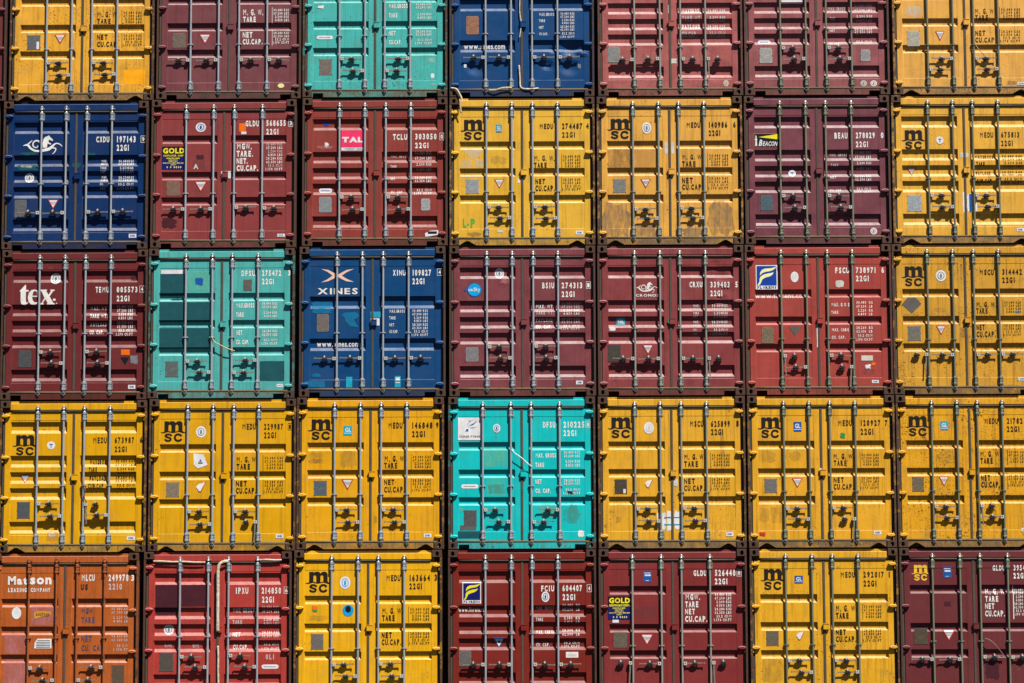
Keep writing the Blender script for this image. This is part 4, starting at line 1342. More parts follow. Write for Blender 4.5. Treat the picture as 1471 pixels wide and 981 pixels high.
  ('paint_patch',-1,[('rag',-0.9993,1.0507,-0.6174,1.1693,'T',2,0.3)]),('paint_patch',-1,[('rag',-0.9452,0.8518,-0.6219,0.9084,'T',5,0.35)]),('paint_patch',1,[('rag',0.0898,0.8639,0.3622,0.9339,'T',6,0.4)]),('paint_patch',1,[('rag',-0.0773,1.0279,0.0938,1.1248,'T',8,0.4)]),('paint_patch',-1,[('rag',-0.9413,1.0716,-0.703,1.1208,'l',12,0.5)]),('identification_number',1,[('t','CXDU',0.3334,0.5901,0.5521,0.6944,'W',0.155)]),('identification_number',1,[('t','197143',0.6727,0.5849,0.9966,0.6966,'W',0.155)]),('identification_number',1,[('t','22G1',0.6747,0.7294,0.8865,0.8404,'W',0.155)]),('identification_number',1,[('chk','9',1.08,0.5905,1.1561,0.7009,'W')]),('weight_lettering',1,[('t','MAX.',0.4205,0.9823,0.5092,1.0239,'W',0.18)]),('weight_lettering',1,[('t','GROSS',0.4077,1.0337,0.5507,1.0756,'W',0.18)]),('weight_lettering',1,[('t','TARE',0.4087,1.1023,0.511,1.1475,'W',0.18)]),('weight_lettering',1,[('t','NET',0.4096,1.1675,0.4949,1.2057,'w',0.18)]),('weight_lettering',1,[('t','MAX.',0.4244,1.2567,0.5131,1.2983,'W',0.18)]),('weight_lettering',1,[('t','CARGO',0.4116,1.3081,0.5545,1.3499,'W',0.18)]),('weight_lettering',1,[('t','CU.',0.4025,1.3766,0.464,1.418,'W',0.18)]),('weight_lettering',1,[('t','CAP.',0.4034,1.4417,0.4988,1.4832,'w',0.18)]),('weight_lettering',1,[('t','30.480KGS',0.7033,0.9837,0.9602,1.0296,'W',0.16)]),('weight_lettering',1,[('t','67.200LBS',0.704,1.0352,0.9608,1.0777,'W',0.16)]),('weight_lettering',1,[('t','2.250KGS',0.7334,1.104,0.9617,1.1497,'W',0.16)]),('weight_lettering',1,[('t','4.960LBS',0.7342,1.1657,0.9625,1.208,'w',0.16)]),('weight_lettering',1,[('t','28.230KGS',0.707,1.2581,0.9637,1.304,'W',0.16)]),('weight_lettering',1,[('t','62.240LBS',0.7077,1.3096,0.9644,1.3519,'W',0.16)]),('weight_lettering',1,[('t','33.2 CU.M',0.7087,1.3781,0.9653,1.4239,'W',0.16)]),('weight_lettering',1,[('t','1.173CU.FT',0.6811,1.443,0.9661,1.4855,'w',0.16)]),('logo',-1,[('horse',-0.8873,0.5681,-0.228,0.8937)]),('classification_seal',-1,[('seal',-0.8542,1.2024,-0.6988,1.3677,'x','g')]),('warning_triangle',-1,[('tri',-0.4567,1.6565,-0.2781,1.8147)]),('maker_plate',1,[('cimc',0.8981,2.2369,1.024,2.3023)]),('data_plate',-1,[(-1.0087,1.6572,-0.807,1.9557,(118,118,122))])],'opts':{}},
{'name':'shipping_container','x':-4.9332,'z':7.5216,
 'style':'D','rgb':(142,60,60),'grime':(0.3,0.3,0.3),'rods':[-0.6293,-0.1726,0.1725,0.6392],'ring':1.5819,'handles':[(0,1.8487,-1),(1,1.8487,-1),(2,1.8248,1),(3,1.8385,1)],'frame':(0.95,0.5),'label':'brick red container with a navy and yellow GOLD sign and an orange label, second row','group':'shipping containers stacked in the wall',
 'marks':[
  ('paint_patch',-1,[('rag',-0.4602,0.933,-0.3375,1.0022,'m',3,0.06)]),('paint_patch',-1,[('rag',-0.5274,0.991,-0.2985,1.1808,'i',6,0.2)]),('paint_patch',-1,[('rag',-1.041,1.9812,-0.7685,2.1702,'m',8,0.3)]),('identification_number',1,[('t','GLDU',0.3551,0.3492,0.5799,0.4536,'W',0.155)]),('identification_number',1,[('t','568655',0.6978,0.3441,1.0276,0.449,'W',0.155)]),('identification_number',1,[('t','22G1',0.6988,0.4886,0.9098,0.5929,'W',0.155)]),('identification_number',1,[('chk','3',1.0744,0.3426,1.1429,0.46,'W')]),('weight_lettering',1,[('t','MGW.',0.2091,0.7337,0.4608,0.8415,'W',0.19)]),('weight_lettering',1,[('t','TARE.',0.2101,0.8574,0.4821,0.9652,'W',0.19)]),('weight_lettering',1,[('t','NET.',0.2112,0.981,0.3949,1.0848,'W',0.19)]),('weight_lettering',1,[('t','CU.CAP.',0.2122,1.101,0.5686,1.2057,'W',0.19)]),('weight_lettering',1,[('t','30.480 KGS',0.7006,0.7293,0.972,0.7776,'w',0.16)]),('weight_lettering',1,[('t','67.200 LBS',0.701,0.7894,0.9724,0.8377,'W',0.16)]),('weight_lettering',1,[('t','2.200 KGS',0.7285,0.8497,0.9728,0.8978,'w',0.16)]),('weight_lettering',1,[('t','4.850 LBS',0.729,0.9098,0.9732,0.9579,'W',0.16)]),('weight_lettering',1,[('t','28.280 KGS',0.7023,0.9697,0.9736,1.0179,'W',0.16)]),('weight_lettering',1,[('t','62.350 LBS',0.7027,1.0298,0.974,1.0779,'W',0.16)]),('weight_lettering',1,[('t','33.2 CU.M',0.7302,1.0899,0.9744,1.1379,'w',0.16)]),('weight_lettering',1,[('t','1.170 CU.FT',0.69,1.1497,0.9747,1.1979,'W',0.16)]),('logo',-1,[('gold',-1.0357,0.7876,-0.6464,1.1724)]),('classification_seal',-1,[('seal',-0.476,0.3828,-0.3048,0.542,'x','F')]),('warning_triangle',-1,[('tri',-0.4895,1.3752,-0.2745,1.5577)]),('sticker',1,[('r',0.247,0.4003,0.3601,0.5419,'O')]),('sticker',1,[('r',0.2821,0.5415,0.3706,0.5833,'x')]),('sticker',1,[('r',-0.0443,1.2061,0.1193,1.3268,'x')]),('maker_plate',1,[('cimc',0.8973,2.2634,1.0225,2.3117)]),('sticker',-1,[('t','A',-0.5096,1.0769,-0.4239,1.1699,'l',0.08)]),('data_plate',-1,[(-0.9466,1.3729,-0.7307,1.6136,(150,118,96))])],'opts':{'rustsill':True}},
{'name':'shipping_container','x':-2.4197,'z':7.5392,
 'style':'B','rgb':(144,60,52),'grime':(0.3,0.3,0.3),'rods':[-0.5904,-0.1676,0.1807,0.5966],'ring':1.3774,'handles':[(0,1.6786,1),(1,1.8836,-1),(2,1.6786,1),(3,1.8836,-1)],'frame':(0.7,0.5),'label':'brick red container with a pink square TAL sign','group':'shipping containers stacked in the wall',
 'marks':[
  ('paint_patch',-1,[('rag',-0.847,0.7381,-0.7687,0.8415,'x',3,0.4)]),('paint_patch',-1,[('rag',-0.9891,0.7958,-0.6669,0.8695,'p',5,0.45)]),('identification_number',1,[('t','TCLU',0.2977,0.6065,0.535,0.7108,'W',0.155)]),('identification_number',1,[('t','303050',0.6636,0.6015,1.026,0.7064,'W',0.155)]),('identification_number',1,[('t','22G1',0.6637,0.7526,0.8974,0.8534,'W',0.155)]),('identification_number',1,[('chk','0',1.0769,0.6001,1.1446,0.7173,'W')]),('weight_lettering',1,[('t','MAX. GROSS',0.2577,0.9531,0.5455,1.006,'w',0.18)]),('weight_lettering',1,[('t','TARE',0.258,1.1349,0.3596,1.1765,'W',0.18)]),('weight_lettering',1,[('t','NET',0.2584,1.3404,0.3329,1.3887,'W',0.18)]),('weight_lettering',1,[('t','CU. CAP.',0.2588,1.5595,0.4684,1.6049,'W',0.18)]),('weight_lettering',1,[('t','30.480 KGS',0.6605,0.9002,0.9414,0.9497,'w',0.16)]),('weight_lettering',1,[('t','67.200 LBS',0.6605,0.9894,0.9414,1.0389,'W',0.16)]),('weight_lettering',1,[('t','2.200 KGS',0.6887,1.0993,0.9414,1.1486,'W',0.16)]),('weight_lettering',1,[('t','4.850 LBS',0.6887,1.1782,0.9414,1.2274,'w',0.16)]),('weight_lettering',1,[('t','28.280 KGS',0.6608,1.3219,0.9414,1.3644,'W',0.16)]),('weight_lettering',1,[('t','62.350 LBS',0.6608,1.3767,0.9414,1.426,'W',0.16)]),('weight_lettering',1,[('t','33.2 CU.M',0.6889,1.5274,0.9414,1.5765,'W',0.16)]),('weight_lettering',1,[('t','1.170 CU.FT',0.6469,1.5887,0.9414,1.6312,'W',0.16)]),('logo',-1,[('tal',-0.5599,0.5464,-0.1902,0.8856)]),('maker_plate',-1,[('pill',-0.9347,1.516,-0.7146,1.5889,'F')]),('sticker',-1,[('e',-0.8622,0.3976,-0.7669,0.4634,'F',2)]),('sticker',1,[('poly',[(0.8301,2.2859),(0.9076,2.242),(1.0527,2.2324),(1.0526,2.3074),(0.9076,2.3339),(0.8402,2.3404)],'x')]),('sticker',1,[('rag',0.8267,2.3267,1.0425,2.4367,'n',3,0.25)]),('sticker',1,[('r',0.8806,2.2521,1.029,2.2902,'n',5)]),('data_plate',-1,[(-0.9272,1.6631,-0.7199,1.9272,(160,166,168))]),('data_plate',1,[(0.7657,1.7021,0.9177,1.9009,(186,188,188))])],'opts':{'rustsill':False}},
{'name':'shipping_container','x':0.0254,'z':7.5366,
 'style':'A','rgb':(232,180,56),'grime':(0.3,0.3,0.35),'rods':[-0.5917,-0.1696,0.1747,0.59],'ring':1.5905,'handles':[(0,1.8537,1),(1,2.0346,-1),(2,1.8537,1),(3,2.0415,-1)],'frame':(0.75,0.4),'label':'yellow container with green hand painted letters L-P at lower left','group':'shipping containers stacked in the wall',
 'marks':[
  ('paint_patch',-1,[('poly',[(-0.996,0.8501),(-0.6305,0.8589),(-0.7256,1.0025),(-0.8271,1.0465),(-0.9454,0.9259)],'l',1)]),('paint_patch',-1,[('rag',-1.0301,1.0284,-0.8206,1.1939,'l',9,0.3)]),('paint_patch',-1,[('rag',-0.7865,1.0227,-0.6313,1.188,'l',4,0.3)]),('paint_patch',-1,[('rag',-1.0304,1.2956,-0.6384,1.3421,'l',6,0.2)]),('paint_patch',-1,[('rag',-0.5395,0.9794,-0.2356,1.1352,'h',8,0.4)]),('paint_patch',-1,[('rag',-0.9305,2.2593,-0.6441,2.3492,'j',5,0.45)]),('paint_patch',1,[('rag',0.1485,2.1963,0.5191,2.2322,'h',1,0.4)]),('identification_number',1,[('t','MEDU',0.2917,0.441,0.5214,0.535,'K',0.155)]),('identification_number',1,[('t','274487',0.6642,0.4361,1.0088,0.5375,'K',0.155)]),('identification_number',1,[('t','22G1',0.6633,0.5839,0.8895,0.6846,'K',0.155)]),('identification_number',1,[('t','4',1.0637,0.4381,1.1138,0.5381,'K',0.155)]),('weight_lettering',1,[('t','M. G. W.',0.1978,0.9762,0.5422,1.0774,'K',0.17)]),('weight_lettering',1,[('t','TARE',0.1973,1.0962,0.4132,1.1932,'K',0.17)]),('weight_lettering',1,[('t','NET',0.2197,1.3703,0.3814,1.4635,'K',0.17)]),('weight_lettering',1,[('t','CU.CAP.',0.2192,1.4798,0.5395,1.5839,'K',0.17)]),('weight_lettering',1,[('t','30.480 KGS',0.6829,0.9753,0.9718,1.0206,'k',0.16)]),('weight_lettering',1,[('t','67.200 LBS',0.6826,1.0301,0.9715,1.0754,'k',0.16)]),('weight_lettering',1,[('t','2.200 KGS',0.7112,1.0851,0.9711,1.1302,'k',0.16)]),('weight_lettering',1,[('t','4.850 LBS',0.7108,1.1399,0.9708,1.1851,'k',0.16)]),('weight_lettering',1,[('t','28.280 KGS',0.6806,1.3657,0.9693,1.411,'k',0.16)]),('weight_lettering',1,[('t','62.350 LBS',0.6803,1.4205,0.9689,1.4657,'k',0.16)]),('weight_lettering',1,[('t','33.2 CU.M',0.7089,1.4753,0.9686,1.5204,'k',0.16)]),('weight_lettering',1,[('t','1.170 CU.FT',0.6652,1.5298,0.9682,1.5751,'k',0.16)]),('weight_lettering',1,[('t','[',0.6577,0.9751,0.67,1.1945,'k',0.03)]),('weight_lettering',1,[('t','[',0.6555,1.3656,0.6678,1.5846,'k',0.03)]),('logo',-1,[('m',-1.0249,0.3704,-0.6165,0.7171,'K')]),('classification_label',-1,[('GL',-0.4298,0.4579,-0.3353,0.5856,'c')]),('warning_triangle',-1,[('tri',-0.4662,1.3806,-0.2944,1.5388)]),('sticker',-1,[('r',-0.0776,1.3688,-0.0373,1.4443,'x')]),('maker_plate',1,[('cimc',0.883,2.2509,1.0106,2.3128)]),('sticker',-1,[('t','L',-0.9875,2.0272,-0.9236,2.1844,'G',0.17)]),('sticker',-1,[('t','-',-0.9234,2.0548,-0.8696,2.171,'G',0.14)]),('sticker',-1,[('t','P',-0.8626,2.0278,-0.7786,2.1851,'G',0.17)]),('sticker',-1,[('rag',-0.4179,2.2277,-0.3169,2.2758,'l',7,0.3)]),('data_plate',-1,[(-0.9291,1.3783,-0.7235,1.6222,(176,180,182))])],'opts':{'tri':True}},
{'name':'shipping_container','x':2.476,'z':7.5362,
 'style':'A','rgb':(230,170,72),'grime':(0.4,0.45,0.4),'rods':[-0.6088,-0.1837,0.1502,0.5717],'ring':1.6039,'handles':[(0,1.901,1),(1,2.0544,-1),(2,1.8873,1),(3,2.0476,-1)],'frame':(0.7,0.35),'label':'yellow container with a tan square patch and grey brown stains near the bottom','group':'shipping containers stacked in the wall',
 'marks':[
  ('paint_patch',-1,[('rag',-1.0318,0.8825,-0.6356,1.193,'j',3,0.1)]),('paint_patch',-1,[('rag',-0.5687,0.8849,-0.2067,1.1951,'q',5,0.08)]),('paint_patch',-1,[('rag',-1.1463,1.741,-0.6459,2.3741,'z',7,0.3)]),('paint_patch',1,[('rag',0.5973,1.7324,1.0777,2.3652,'z',9,0.3)]),('paint_patch',-1,[('rag',-0.6034,2.1359,-0.2015,2.3762,'z',4,0.4)]),('paint_patch',1,[('rag',0.171,2.1737,0.5727,2.3799,'z',14,0.4)]),('identification_number',1,[('t','MEDU',0.2847,0.4291,0.517,0.5265,'K',0.155)]),('identification_number',1,[('t','140986',0.6536,0.4241,0.9668,0.5288,'K',0.155)]),('identification_number',1,[('t','22G1',0.6519,0.565,0.8535,0.6656,'K',0.155)]),('identification_number',1,[('t','6',1.0561,0.4262,1.1088,0.5296,'K',0.155)]),('weight_lettering',1,[('t','M. G. W',0.2078,0.9711,0.5276,1.0652,'K',0.17)]),('weight_lettering',1,[('t','TARE',0.2065,1.0842,0.435,1.1846,'K',0.17)]),('weight_lettering',1,[('t','NET',0.2035,1.3614,0.3812,1.4649,'K',0.17)]),('weight_lettering',1,[('t','CU.CAP',0.2023,1.4743,0.5216,1.5716,'K',0.17)]),('weight_lettering',1,[('t','30.480 KGS',0.6575,0.9734,0.9774,1.0161,'k',0.16)]),('weight_lettering',1,[('t','67.200 LBS',0.6569,1.0248,0.9767,1.0675,'k',0.16)]),('weight_lettering',1,[('t','2.200 KGS',0.6883,1.0763,0.9761,1.1188,'k',0.16)]),('weight_lettering',1,[('t','4.850 LBS',0.6877,1.1277,0.9754,1.1702,'k',0.16)]),('weight_lettering',1,[('t','28.280 KGS',0.6529,1.3568,0.9724,1.4022,'k',0.16)]),('weight_lettering',1,[('t','62.350 LBS',0.6522,1.4115,0.9717,1.4569,'k',0.16)]),('weight_lettering',1,[('t','33.2 CU.M',0.6836,1.4664,0.971,1.5116,'k',0.16)]),('weight_lettering',1,[('t','1.170 CU.FT',0.6349,1.5208,0.9703,1.5662,'k',0.16)]),('weight_lettering',1,[('t','[',0.63,0.9732,0.6411,1.1788,'k',0.03)]),('weight_lettering',1,[('t','[',0.6254,1.3567,0.6363,1.5755,'k',0.03)]),('logo',-1,[('m',-1.0341,0.3685,-0.6259,0.7115,'K')]),('classification_seal',-1,[('seal',-0.4529,0.4322,-0.2991,0.6254,'x','g')]),('warning_triangle',-1,[('tri',-0.4887,1.3854,-0.3113,1.5401)]),('sticker',1,[('rag',0.0242,0.7541,0.0827,0.9773,'l',6,0.2)]),('sticker',-1,[('rag',-0.084,0.7535,-0.0254,0.9768,'l',9,0.2)]),('data_plate',-1,[(-0.9411,1.3831,-0.727,1.6167,(146,146,142))])],'opts':{'tri':True}},
{'name':'shipping_container','x':4.9218,'z':7.5374,
 'style':'B','rgb':(120,64,74),'grime':(0.25,0.25,0.7),'rods':[-0.613,-0.1847,0.1457,0.5739],'ring':1.3726,'handles':[(0,1.6905,1),(1,1.8885,-1),(2,1.6905,1),(3,1.8851,-1)],'frame':(0.6,0.5),'label':'dark purple container with a yellow beam BEACON sign','group':'shipping containers stacked in the wall',
 'marks':[
  ('identification_number',1,[('t','BEAU',0.2942,0.6181,0.5118,0.7256,'W',0.155)]),('identification_number',1,[('t','278029',0.6489,0.6165,0.9678,0.7211,'W',0.155)]),('identification_number',1,[('t','22G1',0.6461,0.7674,0.8569,0.8714,'W',0.155)]),('identification_number',1,[('t','0',1.061,0.6186,1.113,0.7218,'W',0.155)]),('weight_lettering',1,[('t','MAX. GROSS',0.2138,0.9641,0.5065,1.0169,'w',0.18)]),('weight_lettering',1,[('t','TARE',0.2242,1.1456,0.3549,1.1908,'w',0.18)]),('weight_lettering',1,[('t','NET',0.2139,1.3509,0.3142,1.3958,'W',0.18)]),('weight_lettering',1,[('t','CU. CAP.',0.2034,1.5661,0.4115,1.6116,'W',0.18)]),('weight_lettering',1,[('t','30.480 KGS',0.6364,0.9251,0.9054,0.9778,'w',0.16)]),('weight_lettering',1,[('t','67.200 LBS',0.635,1.0039,0.904,1.0532,'W',0.16)]),('weight_lettering',1,[('t','2.200 KGS',0.66,1.1136,0.902,1.1593,'W',0.16)]),('weight_lettering',1,[('t','4.850 LBS',0.6584,1.1992,0.9003,1.2448,'w',0.16)]),('weight_lettering',1,[('t','28.280 KGS',0.6289,1.3358,0.8978,1.3782,'W',0.16)]),('weight_lettering',1,[('t','62.350 LBS',0.6278,1.394,0.8967,1.4363,'W',0.16)]),('weight_lettering',1,[('t','33.2 CU.M',0.652,1.541,0.8938,1.5866,'W',0.16)]),('weight_lettering',1,[('t','1.170 CU.FT',0.6105,1.5989,0.8928,1.6378,'W',0.16)]),('logo',-1,[('beacon',-1.0364,0.6373,-0.635,0.8577)]),('classification_seal',-1,[('anchor',-0.4759,1.2448,-0.3495,1.3583)]),('classification_seal',1,[('seal',0.8614,2.224,0.9735,2.3368,'x','r')]),('sticker',1,[('e',-0.0025,2.3831,0.057,2.4412,'x',2)]),('data_plate',-1,[(-0.9477,1.6766,-0.7458,1.9267,(92,114,124))])],'opts':{}},
{'name':'shipping_container','x':7.367,'z':7.5366,
 'style':'B','rgb':(234,176,62),'grime':(0.35,0.4,0.35),'rods':[-0.6029,-0.1893,0.139,0.5602],'ring':1.4025,'handles':[(0,1.6908,1),(1,1.8871,-1),(2,1.696,1),(3,1.8818,-1)],'frame':(0.6,0.35),'label':'yellow container at the right edge with a white and blue sheet over its door gap','group':'shipping containers stacked in the wall',
 'marks':[
  ('identification_number',1,[('t','MEDU',0.2612,0.6222,0.4867,0.7207,'K',0.155)]),('identification_number',1,[('t','675813',0.6135,0.6187,0.9217,0.7203,'K',0.155)]),('identification_number',1,[('t','22G1',0.6099,0.7634,0.8145,0.8618,'K',0.155)]),('weight_lettering',1,[('t','MAXGROSS',0.1821,1.0058,0.4832,1.073,'k',0.17)]),('weight_lettering',1,[('t','TARE',0.1923,1.1241,0.3355,1.1904,'K',0.17)]),('weight_lettering',1,[('t','PAYLOAD',0.1887,1.2763,0.4326,1.3457,'k',0.17)]),('weight_lettering',1,[('t','CUB.CAP',0.1907,1.4075,0.4423,1.4795,'K',0.17)]),('weight_lettering',1,[('t','30.480 KGS',0.6273,1.0028,0.965,1.0465,'k',0.16)]),('weight_lettering',1,[('t','67.200 LBS',0.6257,1.0632,0.9637,1.099,'k',0.16)]),('weight_lettering',1,[('t','2.200 KGS',0.6581,1.1264,0.962,1.1647,'K',0.16)]),('weight_lettering',1,[('t','4.850 LBS',0.6567,1.1789,0.9606,1.2172,'k',0.16)]),('weight_lettering',1,[('t','28.280 KGS',0.6205,1.2732,0.9582,1.3116,'k',0.16)]),('weight_lettering',1,[('t','62.350 LBS',0.6192,1.3283,0.9569,1.3614,'k',0.16)]),('weight_lettering',1,[('t','33.2 CU.M',0.6514,1.394,0.955,1.4348,'K',0.16)]),('weight_lettering',1,[('t','1.170 CU.FT',0.5992,1.4488,0.9535,1.4925,'k',0.16)]),('logo',-1,[('m',-1.0386,0.5839,-0.6517,0.907,'K')]),('classification_seal',-1,[('anchor',-0.4632,0.6948,-0.3417,0.8244)]),('warning_triangle',-1,[('tri',-0.948,1.2129,-0.8035,1.3527)]),('sticker',-1,[('rag',-0.0446,1.6343,-0.0087,1.9799,'x',4,0.1)]),('sticker',1,[('rag',0.0145,1.6503,0.1978,1.9809,'x',6,0.15)]),('sticker',1,[('r',0.0632,1.6662,0.095,1.9595,'b',5)]),('sticker',-1,[('rag',-0.0886,0.9624,0.0773,1.0631,'l',3,0.3)]),('maker_plate',1,[('cimc',0.8364,2.2373,0.9534,2.2979)]),('data_plate',-1,[(-0.9525,1.6796,-0.736,1.9476,(186,192,196))])],'opts':{'tri':True}},
{'name':'shipping_container','x':-9.8398,'z':5.0045,
 'style':'A','rgb':(215,150,20),'grime':(0.5,0.4,0.3),'rods':[-0.59,-0.16,0.18,0.6],'ring':1.6,'handles':[(0,1.84,1),(1,2.03,-1),(2,1.84,1),(3,2.03,-1)],'frame':(0.7,0.4),'label':'yellow container cut off by the left edge beside the maroon tex container','group':'shipping containers stacked in the wall',
 'marks':[
  ],'opts':{}},
{'name':'shipping_container','x':-7.381,'z':5.0045,
 'style':'B','rgb':(112,40,42),'grime':(0.25,0.25,0.2),'rods':[-0.5825,-0.1617,0.1782,0.5988],'ring':1.3974,'handles':[(0,1.7049,1),(1,1.8905,-1),(2,1.7015,1),(3,1.8905,-1)],'frame':(0.7,0.5),'label':'dark maroon container with a large white lowercase tex logo','group':'shipping containers stacked in the wall',
 'marks':[
  ('paint_patch',1,[('rag',0.912,0.4071,1.0349,0.5198,'m',3,0.2)]),('identification_number',1,[('t','TEMU',0.3416,0.6117,0.5622,0.7145,'W',0.155)]),('identification_number',1,[('t','005573',0.6889,0.6132,1.0407,0.7133,'W',0.155)]),('identification_number',1,[('t','22G1',0.6909,0.7592,0.9112,0.8619,'W',0.155)]),('identification_number',1,[('chk','4',1.0731,0.6082,1.1485,0.7104,'W')]),('weight_lettering',1,[('t','MAX. WT.',0.2554,0.9369,0.5427,1.0059,'w',0.18)]),('weight_lettering',1,[('t','TARE WT.',0.2573,1.0656,0.5412,1.138,'W',0.18)]),('weight_lettering',1,[('t','PAYLOAD',0.2594,1.2078,0.5263,1.2767,'w',0.18)]),('weight_lettering',1,[('t','CU. CAP.',0.2512,1.3363,0.4811,1.4084,'W',0.18)]),('weight_lettering',1,[('t','30.480 KGS',0.693,0.9151,0.9598,0.9672,'w',0.16)]),('weight_lettering',1,[('t','67.200 LBS',0.6939,0.9829,0.9607,1.0383,'W',0.16)]),('weight_lettering',1,[('t','2.200 KGS',0.7214,1.0474,0.9615,1.0959,'W',0.16)]),('weight_lettering',1,[('t','4.850 LBS',0.7223,1.1117,0.9623,1.1636,'W',0.16)]),('weight_lettering',1,[('t','28.280 KGS',0.6967,1.1861,0.9633,1.238,'w',0.16)]),('weight_lettering',1,[('t','62.350 LBS',0.6976,1.2538,0.9642,1.3057,'W',0.16)]),('weight_lettering',1,[('t','33.2 CU.M',0.7252,1.3215,0.965,1.3666,'W',0.16)]),('weight_lettering',1,[('t','1.170 CU.FT',0.6861,1.3822,0.9659,1.4342,'W',0.16)]),('logo',-1,[('tex',-0.9177,0.5766,-0.3328,0.9171)]),('logo',-1,[('e',-0.3634,0.8102,-0.3166,0.8476,'W',1)]),('logo',-1,[('e',-0.3138,0.8801,-0.2927,0.8987,'W',1)]),('classification_seal',-1,[('seal',-0.4143,0.384,-0.2392,0.5682,'x','g')]),('sticker',1,[('r',0.7772,1.663,0.9196,1.7548,'O')]),('sticker',1,[('poly',[(0.7689,1.7912),(0.9168,1.7919),(0.8478,1.9163)],'n')]),('sticker',1,[('rag',0.9296,1.7447,1.0595,1.9139,'g',4,0.3)]),('maker_plate',1,[('cimc',0.9026,2.25,1.021,2.3144)]),('data_plate',-1,[(-0.9142,1.6725,-0.7075,1.9501,(92,92,92))])],'opts':{}},
{'name':'shipping_container','x':-4.9483,'z':5.0194,
 'style':'A','rgb':(78,178,174),'grime':(0.35,0.3,0.3),'rods':[-0.5919,-0.1548,0.1746,0.6014],'ring':1.4833,'handles':[(0,1.8818,1),(1,2.0639,-1),(3,1.8683,-1),(2,2.0706,1)],'frame':(0.75,0.4),'label':'turquoise container with many dark green touch up squares on its doors','group':'shipping containers stacked in the wall',
 'marks':[
  ('paint_patch',-1,[('rag',-1.0215,0.4277,-0.6198,0.7826,'T',3,0.02)]),('paint_patch',-1,[('rag',-1.0328,0.8926,-0.6151,1.2195,'T',4,0.02)]),('paint_patch',-1,[('rag',-0.5815,0.8946,-0.1911,1.2214,'T',5,0.02)]),('paint_patch',-1,[('rag',-1.0279,1.3056,-0.6103,1.6622,'T',6,0.02)]),('paint_patch',-1,[('rag',-0.5871,1.3144,-0.1936,1.6641,'T',7,0.02)]),('paint_patch',1,[('rag',0.6379,1.8802,1.0428,2.2119,'T',8,0.02)]),('paint_patch',-1,[('rag',-0.5566,0.3857,-0.2163,0.703,'u',9,0.12)]),('paint_patch',-1,[('rag',-0.4511,0.4813,-0.3014,0.6178,'b',12,0.3)]),('paint_patch',1,[('rag',0.3515,0.5258,0.4978,0.7097,'v',2,0.12)]),('paint_patch',-1,[('rag',-0.8753,0.8255,-0.6222,0.8673,'T',22,0.4)]),('identification_number',1,[('t','DFSU',0.3232,0.366,0.5465,0.4689,'W',0.155)]),('identification_number',1,[('t','275472',0.6603,0.3642,0.9811,0.4675,'W',0.155)]),('identification_number',1,[('t','22G1',0.6613,0.5034,0.8675,0.6062,'W',0.155)]),('identification_number',1,[('t','3',1.0883,0.3661,1.1394,0.4615,'W',0.155)]),('weight_lettering',1,[('t','MAX.GROSS',0.2368,0.9119,0.5404,0.9945,'W',0.18)]),('weight_lettering',1,[('t','TARE',0.2381,1.0643,0.3666,1.1461,'W',0.18)]),('weight_lettering',1,[('t','NET',0.2474,1.362,0.3422,1.4503,'W',0.18)]),('weight_lettering',1,[('t','CU. CAP.',0.242,1.5208,0.4544,1.6028,'W',0.18)]),('weight_lettering',1,[('t','30.480 KGS',0.6676,0.9003,0.9203,0.9455,'W',0.16)]),('weight_lettering',1,[('t','67.200 LBS',0.668,0.9579,0.9207,1.003,'W',0.16)]),('weight_lettering',1,[('t','2.200 KGS',0.6939,1.0528,0.9213,1.0978,'W',0.16)]),('weight_lettering',1,[('t','4.850 LBS',0.6944,1.1103,0.9217,1.152,'W',0.16)]),('weight_lettering',1,[('t','28.280 KGS',0.6709,1.3571,0.9234,1.4022,'W',0.16)]),('weight_lettering',1,[('t','62.350 LBS',0.6714,1.4146,0.9238,1.4664,'W',0.16)]),('weight_lettering',1,[('t','33.2 CU.M',0.6973,1.5093,0.9244,1.5508,'W',0.16)]),('weight_lettering',1,[('t','1.170 CU.FT',0.6599,1.5665,0.9248,1.6116,'W',0.16)]),('sticker',-1,[('r',-1.0088,0.3564,-0.6169,0.4228,'x')]),('maker_plate',1,[('pill',0.9123,2.2585,1.0267,2.3128,'g')]),('data_plate',-1,[(-0.9204,1.8734,-0.7092,2.1371,(112,122,118))])],'opts':{}},
{'name':'shipping_container','x':-2.4553,'z':5.0369,
 'style':'C','rgb':(0,68,122),'grime':(0.2,0.25,0.3),'rods':[-0.5848,-0.1649,0.1777,0.5975],'ring':1.4382,'handles':[(0,1.8668,-1),(1,1.86,-1),(2,1.8668,1),(3,1.86,1)],'frame':(0.8,0.5),'label':'blue container with a crossed swoosh emblem over the word XINES','group':'shipping containers stacked in the wall',
 'marks':[
